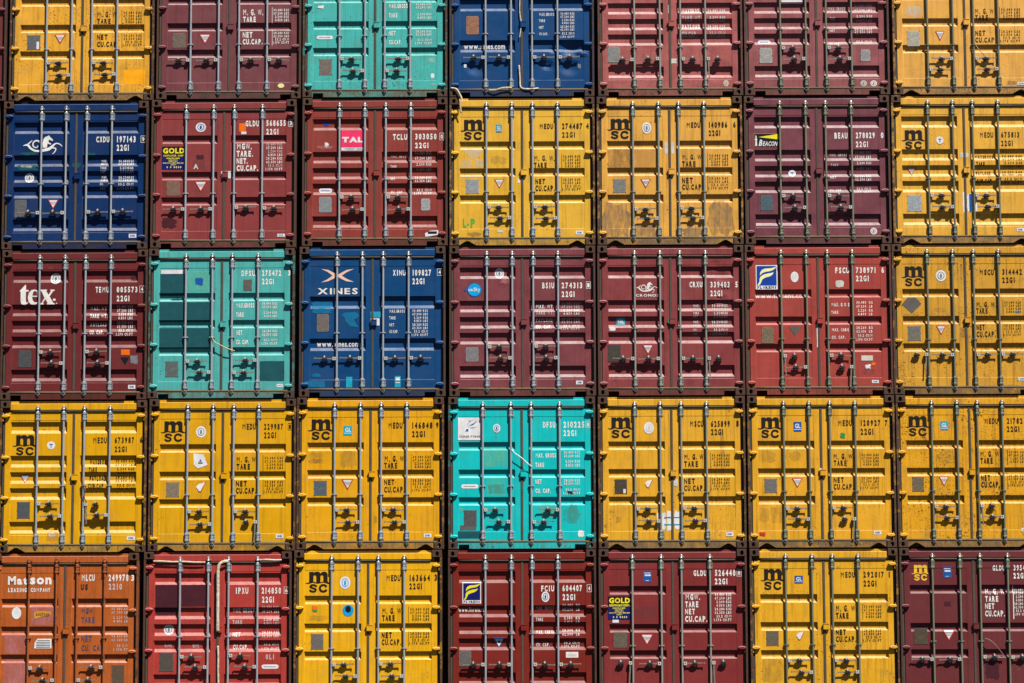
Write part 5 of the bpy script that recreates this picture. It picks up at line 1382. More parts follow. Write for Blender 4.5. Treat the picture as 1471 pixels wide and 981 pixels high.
  ('paint_patch',-1,[('rag',-1.048,0.9044,-0.6303,1.0248,'U',3,0.3)]),('paint_patch',-1,[('rag',-1.0238,1.023,-0.6534,1.1195,'U',8,0.35)]),('paint_patch',-1,[('poly',[(-0.5188,1.137),(-0.4618,1.1),(-0.2837,1.0873),(-0.2297,1.1281),(-0.2329,1.1789),(-0.3067,1.2191),(-0.2257,1.3479),(-0.3669,1.3237),(-0.4411,1.2456),(-0.4615,1.1778)],'U',1)]),('paint_patch',-1,[('rag',-1.1349,2.2207,-0.7454,2.3401,'U',6,0.25)]),('paint_patch',-1,[('rag',-1.0081,2.1034,-0.84,2.1715,'U',9,0.35)]),('identification_number',1,[('t','XINU',0.3371,0.3849,0.546,0.4878,'W',0.155)]),('identification_number',1,[('t','109827',0.6571,0.383,0.9702,0.4897,'W',0.155)]),('identification_number',1,[('t','22G1',0.6572,0.5256,0.8659,0.6317,'W',0.155)]),('identification_number',1,[('chk','4',1.0712,0.3782,1.1486,0.4872,'W')]),('weight_lettering',1,[('t','MAX.GROSS',0.2777,1.0492,0.5367,1.1045,'W',0.18)]),('weight_lettering',1,[('t','TARE',0.2779,1.1608,0.3822,1.2154,'W',0.18)]),('weight_lettering',1,[('t','NET',0.2781,1.2758,0.3589,1.3303,'W',0.18)]),('weight_lettering',1,[('t','CU.CAP.',0.2783,1.3873,0.4262,1.442,'W',0.18)]),('weight_lettering',1,[('t','30.480 KGS',0.6576,1.0475,0.9164,1.0927,'W',0.16)]),('weight_lettering',1,[('t','67.200 LBS',0.6577,1.105,0.9164,1.1502,'W',0.16)]),('weight_lettering',1,[('t','2.200 KGS',0.6836,1.1661,0.9164,1.2077,'W',0.16)]),('weight_lettering',1,[('t','4.850 LBS',0.6836,1.2168,0.9165,1.2618,'W',0.16)]),('weight_lettering',1,[('t','28.280 KGS',0.6578,1.2775,0.9165,1.326,'W',0.16)]),('weight_lettering',1,[('t','62.350 LBS',0.6578,1.335,0.9165,1.38,'W',0.16)]),('weight_lettering',1,[('t','33.2 CU.M',0.6837,1.3925,0.9165,1.4375,'W',0.16)]),('weight_lettering',1,[('t','1.170 CU.FT',0.645,1.4498,0.9165,1.4949,'W',0.16)]),('logo',-1,[('cross',-0.8529,0.3695,-0.307,0.595)]),('logo',-1,[('ts','XINES',-0.9078,0.6847,-0.2442,0.7928,'W',0.19)]),('logo',-1,[('t','www.xines.com',-0.9202,1.5577,-0.2213,1.662,'W',0.13)]),('sticker',1,[('rag',-0.0315,1.085,0.1503,1.184,'a',3,0.12)]),('sticker',1,[('r',-0.0312,1.1967,0.1169,1.3157,'x')]),('sticker',-1,[('r',-0.431,2.1631,-0.3298,2.3418,'c')]),('sticker',-1,[('rag',-0.4241,2.2237,-0.3365,2.3351,'x',4,0.3)]),('sticker',1,[('r',0.3702,2.1531,0.4677,2.3385,'c')]),('sticker',1,[('r',0.3837,2.1767,0.4541,2.2275,'x',5)]),('sticker',1,[('r',0.3838,2.2574,0.4542,2.2712,'x',5)]),('data_plate',-1,[(-0.9157,1.125,-0.7193,1.4133,(135,124,118))])],'opts':{}},
{'name':'shipping_container','x':0.02,'z':5.0343,
 'style':'B','rgb':(126,62,68),'grime':(0.25,0.25,0.6),'rods':[-0.5852,-0.1656,0.1801,0.5894],'ring':1.3815,'handles':[(0,1.6787,1),(1,1.8642,-1),(2,1.6719,1),(3,1.8642,-1)],'frame':(0.7,0.5),'label':'maroon container with a round light blue sticker, third row middle','group':'shipping containers stacked in the wall',
 'marks':[
  ('paint_patch',-1,[('rag',-0.3879,0.5262,-0.1864,0.6289,'p',3,0.4)]),('identification_number',1,[('t','BSIU',0.3282,0.6041,0.526,0.7101,'W',0.155)]),('identification_number',1,[('t','274313',0.6476,0.6056,0.9966,0.7089,'W',0.155)]),('identification_number',1,[('t','22G1',0.6468,0.7513,0.8713,0.854,'W',0.155)]),('identification_number',1,[('chk','1',1.0578,0.6007,1.1276,0.7129,'W')]),('weight_lettering',1,[('t','MAX. WT.',0.2257,0.9662,0.5175,1.0385,'W',0.18)]),('weight_lettering',1,[('t','TARE WT.',0.2251,1.0778,0.517,1.1434,'w',0.18)]),('weight_lettering',1,[('t','PAYLOAD',0.2246,1.1962,0.4995,1.265,'w',0.18)]),('weight_lettering',1,[('t','CU. CAP.',0.2241,1.3111,0.4822,1.3798,'W',0.18)]),('weight_lettering',1,[('t','30.480 KGS',0.6457,0.9376,0.9478,0.983,'w',0.16)]),('weight_lettering',1,[('t','67.200 LBS',0.6454,0.9917,0.9474,1.0337,'w',0.16)]),('weight_lettering',1,[('t','2.200 KGS',0.6753,1.0494,0.9471,1.0912,'W',0.16)]),('weight_lettering',1,[('t','4.850 LBS',0.675,1.1069,0.9467,1.1487,'W',0.16)]),('weight_lettering',1,[('t','28.280 KGS',0.6443,1.1913,0.9461,1.2366,'w',0.16)]),('weight_lettering',1,[('t','62.350 LBS',0.644,1.2454,0.9458,1.2839,'w',0.16)]),('weight_lettering',1,[('t','33.2 CU.M',0.6738,1.3097,0.9454,1.348,'W',0.16)]),('weight_lettering',1,[('t','1.170 CU.FT',0.6283,1.3568,0.9451,1.3953,'W',0.16)]),('logo',-1,[('sky',-0.7896,0.7257,0.1179)]),('classification_seal',-1,[('seal',-0.4548,0.363,-0.3005,0.5402,'x','g')]),('maker_plate',1,[('cimc',0.8794,2.2406,0.9928,2.3016)]),('data_plate',-1,[(-0.9347,1.6806,-0.7272,1.9174,(150,146,146))])],'opts':{}},
{'name':'shipping_container','x':2.4679,'z':5.0339,
 'style':'B','rgb':(140,62,64),'grime':(0.3,0.3,0.6),'rods':[-0.5939,-0.1748,0.1538,0.5762],'ring':1.3792,'handles':[(0,1.885,-1),(1,1.885,-1),(2,1.885,1),(3,1.885,'hr')],'frame':(0.7,0.5),'label':'maroon container with a small white seahorse over the word CRONOS','group':'shipping containers stacked in the wall',
 'marks':[
  ('identification_number',1,[('t','CRXU',0.3135,0.6014,0.5273,0.7006,'W',0.155)]),('identification_number',1,[('t','339403',0.6561,0.603,0.9806,0.7061,'W',0.155)]),('identification_number',1,[('t','22G1',0.6544,0.7486,0.8612,0.8511,'W',0.155)]),('identification_number',1,[('t','5',1.0659,0.6015,1.1149,0.7067,'W',0.155)]),('weight_lettering',1,[('t','MAX.',0.373,0.9809,0.4732,1.0219,'W',0.18)]),('weight_lettering',1,[('t','GROSS',0.3724,1.035,0.4827,1.0693,'w',0.18)]),('weight_lettering',1,[('t','TARE',0.3715,1.1094,0.465,1.1504,'W',0.18)]),('weight_lettering',1,[('t','NET',0.3709,1.1668,0.4509,1.2044,'w',0.18)]),('weight_lettering',1,[('t','MAX.',0.3699,1.2513,0.4633,1.2922,'W',0.18)]),('weight_lettering',1,[('t','CARGO',0.3625,1.3087,0.4795,1.3463,'w',0.18)]),('weight_lettering',1,[('t','CU.',0.3684,1.3864,0.4283,1.4237,'W',0.18)]),('weight_lettering',1,[('t','CAP.',0.3677,1.4471,0.4543,1.488,'w',0.18)]),('weight_lettering',1,[('t','30.480KGS',0.6808,0.9789,0.9429,1.024,'W',0.16)]),('weight_lettering',1,[('t','67.200LBS',0.6801,1.0364,0.9423,1.0714,'w',0.16)]),('weight_lettering',1,[('t','2.250KGS',0.7084,1.1075,0.9412,1.1525,'W',0.16)]),('weight_lettering',1,[('t','4.960LBS',0.7076,1.1683,0.9406,1.2066,'w',0.16)]),('weight_lettering',1,[('t','28.230KGS',0.6774,1.2527,0.9394,1.2944,'W',0.16)]),('weight_lettering',1,[('t','62.240LBS',0.6767,1.3101,0.9387,1.3484,'w',0.16)]),('weight_lettering',1,[('t','33.2CU.M',0.705,1.3845,0.9377,1.426,'W',0.16)]),('weight_lettering',1,[('t','1.173CU.FT',0.6459,1.4483,0.9369,1.4901,'w',0.16)]),('logo',-1,[('horse',-0.5698,0.6053,-0.2107,0.7936)]),('logo',-1,[('ts','CRONOS',-0.5721,0.8074,-0.193,0.8531,'W',0.2)]),('classification_label',-1,[('GL',-0.8943,1.1983,-0.7545,1.3273,'c')]),('warning_triangle',-1,[('tri',-0.4724,1.6525,-0.2896,1.815)]),('sticker',-1,[('rag',-1.0197,1.3599,-0.9095,1.4178,'x',3,0.2)]),('sticker',1,[('r',-0.0491,1.2258,0.0609,1.2938,'e',24)]),('data_plate',-1,[(-1.0388,1.65,-0.8332,1.9272,(84,76,66))])],'opts':{'dents':{1:[(0.8584,0.5429,0.16,0.02),(0.8371,0.8984,0.14,0.02),(0.9062,0.7464,0.2,0.015),(0.7268,0.3218,0.12,0.012)]}}},
{'name':'shipping_container','x':4.9005,'z':5.0352,
 'style':'A','rgb':(168,68,60),'grime':(0.3,0.25,0.35),'rods':[-0.6092,-0.1907,0.1542,0.5659],'ring':1.5661,'handles':[(0,1.8526,'hr'),(1,2.0377,-1),(2,1.8458,1),(3,2.0377,'hl')],'frame':(0.75,0.5),'label':'light red container with a blue and cream flame sign and a blank white oval','group':'shipping containers stacked in the wall',
 'marks':[
  ('paint_patch',1,[('rag',0.6979,2.0398,0.9126,2.1752,'i',8,0.3)]),('identification_number',1,[('t','FSCU',0.2858,0.3765,0.5191,0.4793,'W',0.155)]),('identification_number',1,[('t','738971',0.6284,0.3747,0.9622,0.4779,'W',0.155)]),('identification_number',1,[('t','22G1',0.6258,0.5137,0.8488,0.6163,'W',0.155)]),('identification_number',1,[('t','6',1.0481,0.3766,1.0965,0.4785,'W',0.155)]),('weight_lettering',1,[('t','MAX. G O S',0.2151,0.9688,0.5157,1.031,'W',0.17)]),('weight_lettering',1,[('t','TARE',0.2128,1.1006,0.3291,1.1552,'W',0.17)]),('weight_lettering',1,[('t','MAX. CARG',0.2145,1.3877,0.4948,1.4462,'W',0.17)]),('weight_lettering',1,[('t','CU. CAP.',0.2123,1.5124,0.4389,1.5708,'W',0.17)]),('weight_lettering',1,[('t','30.480  KG',0.628,0.9403,0.8953,0.9888,'W',0.16)]),('weight_lettering',1,[('t','67.200  LB',0.6268,1.0079,0.8941,1.053,'W',0.16)]),('weight_lettering',1,[('t','2.220  KG',0.6524,1.0722,0.8928,1.1206,'W',0.16)]),('weight_lettering',1,[('t','4.890  LB',0.6512,1.1364,0.8916,1.1814,'W',0.16)]),('weight_lettering',1,[('t','28.260  KG',0.6203,1.3591,0.8873,1.4075,'W',0.16)]),('weight_lettering',1,[('t','62.310  LB',0.6191,1.4232,0.8861,1.4682,'W',0.16)]),('weight_lettering',1,[('t','33.2 CU.M',0.6446,1.4908,0.8848,1.5356,'W',0.16)]),('weight_lettering',1,[('t','1.170 CU.FT',0.6032,1.558,0.8835,1.603,'W',0.16)]),('logo',-1,[('flame',-1.023,0.3362,-0.6648,0.7437,'y','F')]),('logo',-1,[('t','www.florens.com',-1.0402,0.7905,-0.1693,0.8893,'w',0.14)]),('sticker',-1,[('e',-0.4475,0.4477,-0.316,0.6245,'x',2)]),('sticker',-1,[('poly',[(-0.4853,1.3609),(-0.2842,1.3618),(-0.3873,1.5199)],'v')]),('sticker',1,[('rag',0.2887,0.5934,0.4342,0.716,'l',5,0.15)]),('sticker',1,[('r',0.6949,1.8447,0.8839,1.9296,'l')]),('sticker',1,[('e',0.8567,1.9564,0.9291,2.0139,'O',2)]),('sticker',1,[('rag',0.7492,1.9829,0.8511,2.0707,'x',2,0.4)]),('maker_plate',1,[('cimc',0.861,2.2522,0.9736,2.303)]),('sticker',-1,[('rag',-0.0322,1.3157,0.0116,1.7003,'x',5,0.1)]),('data_plate',-1,[(-0.9377,1.3657,-0.744,1.6363,(142,122,94))])],'opts':{}},
{'name':'shipping_container','x':7.3263,'z':5.0344,
 'style':'A','rgb':(218,160,48),'grime':(0.8,0.5,0.35),'rods':[-0.6255,-0.2045,0.1369,0.5475],'ring':1.5838,'handles':[(0,1.8371,'hl'),(1,1.8423,-1),(2,1.8423,1),(3,1.8371,1)],'frame':(0.9,0.4),'label':'rust speckled yellow container at the right edge with a grey brown diamond placard','group':'shipping containers stacked in the wall',
 'marks':[
  ('paint_patch',-1,[('poly',[(-1.0526,1.005),(-0.9524,0.8861),(-0.8237,0.8815),(-0.7232,0.991),(-0.886,1.1536)],'v',1)]),('paint_patch',-1,[('rag',-1.0402,1.1503,-0.753,1.1827,'h',7,0.2)]),('paint_patch',-1,[('rag',-0.5442,1.0384,-0.2894,1.1433,'h',6,0.4)]),('paint_patch',-1,[('rag',-0.1143,1.3513,0.0472,1.5848,'j',6,0.4)]),('paint_patch',1,[('rag',0.7958,1.1093,0.8974,1.1538,'c',6,0.3)]),('identification_number',1,[('t','MSCU',0.2418,0.4187,0.4788,0.5186,'K',0.155)]),('identification_number',1,[('t','314442',0.6153,0.4126,0.9473,0.5156,'K',0.155)]),('identification_number',1,[('t','22G1',0.6118,0.5504,0.828,0.6502,'K',0.155)]),('weight_lettering',1,[('t','M. G. W.',0.1776,0.9561,0.5094,1.0536,'K',0.17)]),('weight_lettering',1,[('t','TARE',0.1751,1.0624,0.3654,1.1618,'K',0.17)]),('weight_lettering',1,[('t','NET',0.1738,1.3319,0.3075,1.4334,'K',0.17)]),('weight_lettering',1,[('t','CU.CAP.',0.171,1.4483,0.4843,1.5506,'K',0.17)]),('weight_lettering',1,[('t','30.480 KGS',0.6407,0.953,0.9169,0.9953,'k',0.16)]),('weight_lettering',1,[('t','67.200 LBS',0.6394,1.0043,0.9156,1.0465,'k',0.16)]),('weight_lettering',1,[('t','2.200 KGS',0.6659,1.0556,0.9143,1.0977,'k',0.16)]),('weight_lettering',1,[('t','4.850 LBS',0.6646,1.1068,0.913,1.1488,'k',0.16)]),('weight_lettering',1,[('t','28.280 KGS',0.6313,1.3287,0.9072,1.3729,'k',0.16)]),('weight_lettering',1,[('t','62.350 LBS',0.63,1.3824,0.9058,1.4266,'k',0.16)]),('weight_lettering',1,[('t','33.2 CU.M',0.6564,1.4362,0.9045,1.4803,'k',0.16)]),('weight_lettering',1,[('t','1.170 CU.FT',0.6135,1.4897,0.9031,1.5339,'k',0.16)]),('weight_lettering',1,[('t','[',0.6173,0.9529,0.6225,1.1578,'k',0.03)]),('weight_lettering',1,[('t','[',0.6079,1.3286,0.6128,1.5434,'k',0.03)]),('logo',-1,[('m',-1.0447,0.3659,-0.6603,0.7005,'K')]),('classification_seal',-1,[('seal',-0.4795,0.4336,-0.3085,0.619,'x','g')]),('warning_triangle',-1,[('tri',-0.4921,1.3574,-0.3285,1.5108)]),('maker_plate',1,[('cimc',0.8394,2.218,0.9533,2.27)]),('data_plate',-1,[(-0.9546,1.3605,-0.749,1.602,(136,132,118))])],'opts':{}},
{'name':'shipping_container','x':-9.8539,'z':2.5023,
 'style':'B','rgb':(124,52,54),'grime':(0.4,0.4,0.4),'rods':[-0.59,-0.16,0.18,0.6],'ring':1.4,'handles':[(0,1.7,1),(1,1.88,-1),(2,1.7,1),(3,1.88,-1)],'frame':(0.7,0.5),'label':'maroon container just beyond the left edge, fourth row, carrying the yellow one above','group':'shipping containers stacked in the wall',
 'marks':[
  ],'opts':{}},
{'name':'shipping_container','x':-9.9456,'z':0.0,
 'style':'A','rgb':(222,162,24),'grime':(0.5,0.4,0.3),'rods':[-0.59,-0.16,0.18,0.6],'ring':1.6,'handles':[(0,1.84,1),(1,2.03,-1),(2,1.84,1),(3,2.03,-1)],'frame':(0.7,0.4),'label':'yellow container just beyond the left edge on the ground, beside the orange brown one','group':'shipping containers stacked in the wall',
 'marks':[
  ],'opts':{'tri':True}},
{'name':'shipping_container','x':-7.3651,'z':2.5023,
 'style':'B','rgb':(228,168,2),'grime':(0.3,0.3,0.3),'rods':[-0.589,-0.161,0.18,0.6012],'ring':1.3998,'handles':[(0,1.6999,1),(1,1.8997,-1),(2,1.7099,'hr'),(3,1.8864,-1)],'frame':(0.7,0.4),'label':'deep yellow container with five pressed ridges and payload lettering, fourth row far left','group':'shipping containers stacked in the wall',
 'marks':[
  ('paint_patch',-1,[('rag',-0.4227,2.1454,-0.2198,2.3123,'q',3,0.15)]),('paint_patch',-1,[('rag',-0.4091,2.1588,-0.2474,2.2524,'l',5,0.45)]),('identification_number',1,[('t','MEDU',0.3186,0.6034,0.5479,0.7082,'K',0.155)]),('identification_number',1,[('t','673987',0.6737,0.6048,0.9999,0.7066,'K',0.155)]),('identification_number',1,[('t','22G1',0.6758,0.7555,0.8846,0.8534,'K',0.155)]),('identification_number',1,[('t','6',1.0889,0.5998,1.1404,0.7039,'K',0.155)]),('weight_lettering',1,[('t','MAXGROSS',0.2672,0.9714,0.5729,1.0595,'K',0.17)]),('weight_lettering',1,[('t','TARE',0.259,1.095,0.3941,1.1891,'K',0.17)]),('weight_lettering',1,[('t','PAYLOAD',0.2644,1.232,0.5299,1.3298,'K',0.17)]),('weight_lettering',1,[('t','CUB.CAP',0.2496,1.3621,0.5016,1.4532,'K',0.17)]),('weight_lettering',1,[('t','30.480 KGS',0.6855,0.973,1.0106,1.0178,'K',0.16)]),('weight_lettering',1,[('t','67.200 LBS',0.6864,1.0399,1.0114,1.0846,'k',0.16)]),('weight_lettering',1,[('t','2.200 KGS',0.7198,1.1069,1.0123,1.1515,'K',0.16)]),('weight_lettering',1,[('t','4.850 LBS',0.7206,1.167,1.0131,1.2116,'k',0.16)]),('weight_lettering',1,[('t','28.280 KGS',0.6891,1.2403,1.014,1.285,'K',0.16)]),('weight_lettering',1,[('t','62.350 LBS',0.69,1.3004,1.0149,1.3484,'k',0.16)]),('weight_lettering',1,[('t','33.2 CU.M',0.7234,1.374,1.0158,1.4185,'K',0.16)]),('weight_lettering',1,[('t','1.170 CU.FT',0.6756,1.4338,1.0165,1.4785,'k',0.16)]),('logo',-1,[('m',-1.0056,0.5645,-0.6043,0.901,'K')]),('classification_seal',-1,[('anchor',-0.4373,0.674,-0.3012,0.8051)]),('warning_triangle',-1,[('tri',-0.8832,1.2174,-0.7067,1.3617)]),('maker_plate',1,[('cimc',0.8963,2.2334,1.0305,2.297)]),('sticker',-1,[('rag',-0.0471,1.2074,0.0246,1.2978,'l',4,0.2)]),('data_plate',-1,[(-0.9086,1.6677,-0.7034,1.9349,(96,102,106))])],'opts':{'tri':True}},
{'name':'shipping_container','x':-4.9108,'z':2.5171,
 'style':'A','rgb':(226,166,0),'grime':(0.25,0.3,0.3),'rods':[-0.5749,-0.1576,0.183,0.5935],'ring':1.5747,'handles':[(0,1.8513,1),(1,2.0576,-1),(2,1.8513,1),(3,2.0244,'hl')],'frame':(0.9,0.4),'label':'deep yellow container with a torn white placard on its left door, fourth row','group':'shipping containers stacked in the wall',
 'marks':[
  ('paint_patch',-1,[('rag',-0.3641,0.9701,-0.2455,1.1309,'h',8,0.3)]),('identification_number',1,[('t','MEDU',0.3167,0.4037,0.5419,0.5085,'K',0.155)]),('identification_number',1,[('t','229987',0.675,0.4052,0.9937,0.5104,'K',0.155)]),('identification_number',1,[('t','22G1',0.676,0.5459,0.8809,0.6506,'K',0.155)]),('identification_number',1,[('chk','1',1.0734,0.4068,1.1343,0.5143,'K')]),('weight_lettering',1,[('t','M. G. W.',0.2276,0.9457,0.5727,1.0473,'K',0.17)]),('weight_lettering',1,[('t','TARE',0.2319,1.0627,0.4567,1.1638,'K',0.17)]),('weight_lettering',1,[('t','NET',0.2243,1.3431,0.4021,1.4405,'K',0.17)]),('weight_lettering',1,[('t','CU.CAP.',0.2252,1.4565,0.5532,1.5577,'K',0.17)]),('weight_lettering',1,[('t','30.480 KGS',0.6888,0.9509,0.9969,0.9956,'k',0.16)]),('weight_lettering',1,[('t','67.200 LBS',0.6892,1.0052,0.9972,1.0499,'k',0.16)]),('weight_lettering',1,[('t','2.200 KGS',0.7203,1.0596,0.9976,1.1041,'k',0.16)]),('weight_lettering',1,[('t','4.850 LBS',0.7207,1.1139,0.9979,1.1584,'k',0.16)]),('weight_lettering',1,[('t','28.280 KGS',0.6916,1.3449,0.9994,1.3895,'k',0.16)]),('weight_lettering',1,[('t','62.350 LBS',0.692,1.3991,0.9997,1.4437,'k',0.16)]),('weight_lettering',1,[('t','33.2 CU.M',0.7232,1.4534,1.0001,1.4978,'k',0.16)]),('weight_lettering',1,[('t','1.170 CU.FT',0.6775,1.5074,1.0004,1.552,'k',0.16)]),('weight_lettering',1,[('t','[',0.6623,0.9508,0.6772,1.168,'k',0.03)]),('weight_lettering',1,[('t','[',0.6652,1.3448,0.6801,1.5616,'k',0.03)]),('logo',-1,[('m',-1.0235,0.3613,-0.6178,0.7047,'K')]),('classification_seal',-1,[('seal',-0.443,0.4475,-0.2737,0.6358,'x','g')]),('sticker',-1,[('poly',[(-0.4819,0.896),(-0.3145,0.9134),(-0.2459,1.0875),(-0.4058,1.1436),(-0.4733,1.0866)],'x')]),('sticker',-1,[('poly',[(-0.3869,1.0301),(-0.3639,0.9868),(-0.3401,1.0303)],'b',3)]),('sticker',-1,[('r',-0.4001,1.0434,-0.3264,1.0638,'d',3)]),('warning_triangle',-1,[('halftri',-0.4336,1.3638,-0.2649,1.5312)]),('maker_plate',1,[('cimc',0.8815,2.2242,1.0085,2.2911)]),('sticker',1,[('r',0.1641,0.9555,0.1882,1.0324,'x')]),('data_plate',-1,[(-0.9214,1.3686,-0.7082,1.6095,(156,140,116))])],'opts':{'tri':True}},
{'name':'shipping_container','x':-2.4821,'z':2.5347,
 'style':'A','rgb':(233,168,12),'grime':(0.3,0.35,0.3),'rods':[-0.5872,-0.1635,0.1767,0.5969],'ring':1.5948,'handles':[(0,1.8511,1),(1,2.0506,-1),(2,1.8511,1),(3,2.0506,-1)],'frame':(0.85,0.4),'label':'yellow container left of the bright turquoise one, with a pale blue square GL label','group':'shipping containers stacked in the wall',
 'marks':[
  ('paint_patch',-1,[('rag',-1.0213,0.9012,-0.7401,0.9959,'h',3,0.2)]),('paint_patch',-1,[('rag',-1.0275,0.9947,-0.7329,1.0895,'j',7,0.4)]),('paint_patch',-1,[('rag',-0.5167,0.8698,-0.2149,1.165,'h',9,0.2)]),('paint_patch',1,[('rag',0.0541,1.9322,0.1111,2.082,'j',3,0.3)]),('identification_number',1,[('t','MEDU',0.2912,0.4111,0.5255,0.5159,'K',0.155)]),('identification_number',1,[('t','146848',0.6792,0.4094,1.0204,0.518,'K',0.155)]),('identification_number',1,[('t','22G1',0.6794,0.5534,0.9034,0.6581,'K',0.155)]),('identification_number',1,[('t','9',1.0739,0.411,1.1207,0.5117,'K',0.155)]),('weight_lettering',1,[('t','M. G. W.',0.2287,0.9563,0.5763,1.0613,'K',0.17)]),('weight_lettering',1,[('t','TARE',0.2256,1.0732,0.4429,1.1743,'K',0.17)]),('weight_lettering',1,[('t','NET',0.2262,1.3469,0.3932,1.4442,'K',0.17)]),('weight_lettering',1,[('t','CU.CAP.',0.2264,1.4669,0.5602,1.5682,'K',0.17)]),('weight_lettering',1,[('t','30.480 KGS',0.6924,0.9615,0.9937,1.0055,'k',0.16)]),('weight_lettering',1,[('t','67.200 LBS',0.6924,1.015,0.9937,1.059,'k',0.16)]),('weight_lettering',1,[('t','2.200 KGS',0.7226,1.0686,0.9937,1.1124,'k',0.16)]),('weight_lettering',1,[('t','4.850 LBS',0.7226,1.122,0.9937,1.1658,'k',0.16)]),('weight_lettering',1,[('t','28.280 KGS',0.6927,1.3454,0.9937,1.3899,'k',0.16)]),('weight_lettering',1,[('t','62.350 LBS',0.6927,1.3996,0.9937,1.4441,'k',0.16)]),('weight_lettering',1,[('t','33.2 CU.M',0.7228,1.4539,0.9937,1.4982,'k',0.16)]),('weight_lettering',1,[('t','1.170 CU.FT',0.6778,1.5078,0.9937,1.5524,'k',0.16)]),('weight_lettering',1,[('t','[',0.6663,0.9614,0.6799,1.1752,'k',0.03)]),('weight_lettering',1,[('t','[',0.6667,1.3453,0.6802,1.562,'k',0.03)]),('logo',-1,[('m',-1.0295,0.357,-0.6158,0.7002,'K')]),('classification_label',-1,[('GL',-0.4413,0.4718,-0.3036,0.623,'c')]),('warning_triangle',-1,[('tri',-0.4714,1.3475,-0.2805,1.5249)]),('maker_plate',1,[('cimc',0.8738,2.2409,1.0003,2.3044)]),('data_plate',-1,[(-0.9253,1.369,-0.7139,1.6132,(104,116,124))])],'opts':{'tri':True}},
{'name':'shipping_container','x':0.0011,'z':2.5321,
 'style':'A','rgb':(0,196,198),'grime':(0.35,0.2,0.25),'rods':[-0.6392,-0.1792,0.1541,0.6207],'ring':1.4655,'handles':[(0,1.8585,1),(1,2.0513,-1),(3,1.8585,-1),(2,2.058,1)],'frame':(0.85,0.5),'label':'bright turquoise container with a white dolphin sign','group':'shipping containers stacked in the wall',
 'marks':[
  ('paint_patch',-1,[('rag',-0.6111,0.8467,-0.2381,1.1555,'u',3,0.06)]),('paint_patch',-1,[('rag',-0.5722,1.3309,-0.2797,1.6286,'u',4,0.08)]),('paint_patch',-1,[('rag',-0.5458,1.4377,-0.2862,1.5853,'t',5,0.1)]),('paint_patch',-1,[('rag',-1.0469,2.2006,-0.6844,2.3181,'T',6,0.04)]),('paint_patch',-1,[('rag',-1.0135,2.1078,-0.754,2.1851,'v',7,0.08)]),('paint_patch',-1,[('rag',-1.0298,1.8186,-0.9599,1.8854,'u',7,0.3)]),('paint_patch',1,[('rag',0.6524,1.7586,0.9998,2.0922,'t',13,0.5)]),('paint_patch',1,[('rag',0.7269,1.5426,0.8531,1.6097,'d',15,0.55)]),('paint_patch',1,[('rag',0.2596,1.7404,0.6011,2.0077,'u',21,0.3)]),('identification_number',1,[('t','DFSU',0.3493,0.409,0.5526,0.5136,'W',0.155)]),('identification_number',1,[('t','210225',0.6835,0.407,1.0336,0.5156,'W',0.155)]),('identification_number',1,[('t','22G1',0.6827,0.5476,0.9025,0.6522,'W',0.155)]),('identification_number',1,[('chk','8',1.0544,0.4085,1.1238,0.516,'W')]),('weight_lettering',1,[('t','MAX. GROSS',0.2233,0.927,0.5633,1.0051,'W',0.18)]),('weight_lettering',1,[('t','TARE',0.2226,1.0806,0.3656,1.1612,'W',0.18)]),('weight_lettering',1,[('t','NET',0.2213,1.3541,0.321,1.4344,'W',0.18)]),('weight_lettering',1,[('t','CU. CAP.',0.2206,1.5073,0.4702,1.5849,'W',0.18)]),('weight_lettering',1,[('t','30.480 KGS',0.6907,0.8921,0.9574,0.9433,'W',0.16)]),('weight_lettering',1,[('t','67.200 LBS',0.6904,0.9522,0.957,1.0,'W',0.16)]),('weight_lettering',1,[('t','2.200 KGS',0.7165,1.0425,0.9564,1.0868,'W',0.16)]),('weight_lettering',1,[('t','4.850 LBS',0.7162,1.1026,0.956,1.1536,'W',0.16)]),('weight_lettering',1,[('t','28.280 KGS',0.6881,1.3526,0.9544,1.4003,'W',0.16)]),('weight_lettering',1,[('t','62.350 LBS',0.6877,1.4092,0.9541,1.4502,'W',0.16)]),('weight_lettering',1,[('t','33.2 CU.M',0.7138,1.5092,0.9534,1.5501,'W',0.16)]),('weight_lettering',1,[('t','1.170 CU.FT',0.6735,1.5657,0.953,1.61,'W',0.16)]),('logo',-1,[('dong',-1.0447,0.3393,-0.6657,0.7109)]),('classification_seal',-1,[('seal',-0.4698,0.4458,-0.3499,0.5902,'x','b')]),('maker_plate',-1,[('pill',-0.9959,1.4359,-0.7126,1.5037,'g')]),('sticker',1,[('rag',0.9094,2.1914,1.0183,2.3079,'x',9,0.25)]),('data_plate',-1,[(-0.9532,1.8588,-0.7405,2.1188,(98,100,100))])],'opts':{}},
{'name':'shipping_container','x':2.4579,'z':2.5317,
 'style':'A','rgb':(232,172,42),'grime':(0.45,0.45,0.3),'rods':[-0.6013,-0.1851,0.1578,0.5739],'ring':1.5773,'handles':[(0,1.8501,1),(1,2.0494,-1),(2,1.8434,1),(3,2.0427,-1)],'frame':(0.85,0.5),'label':'yellow container with a ragged white sheet stuck across the gap of its doors','group':'shipping containers stacked in the wall',
 'marks':[
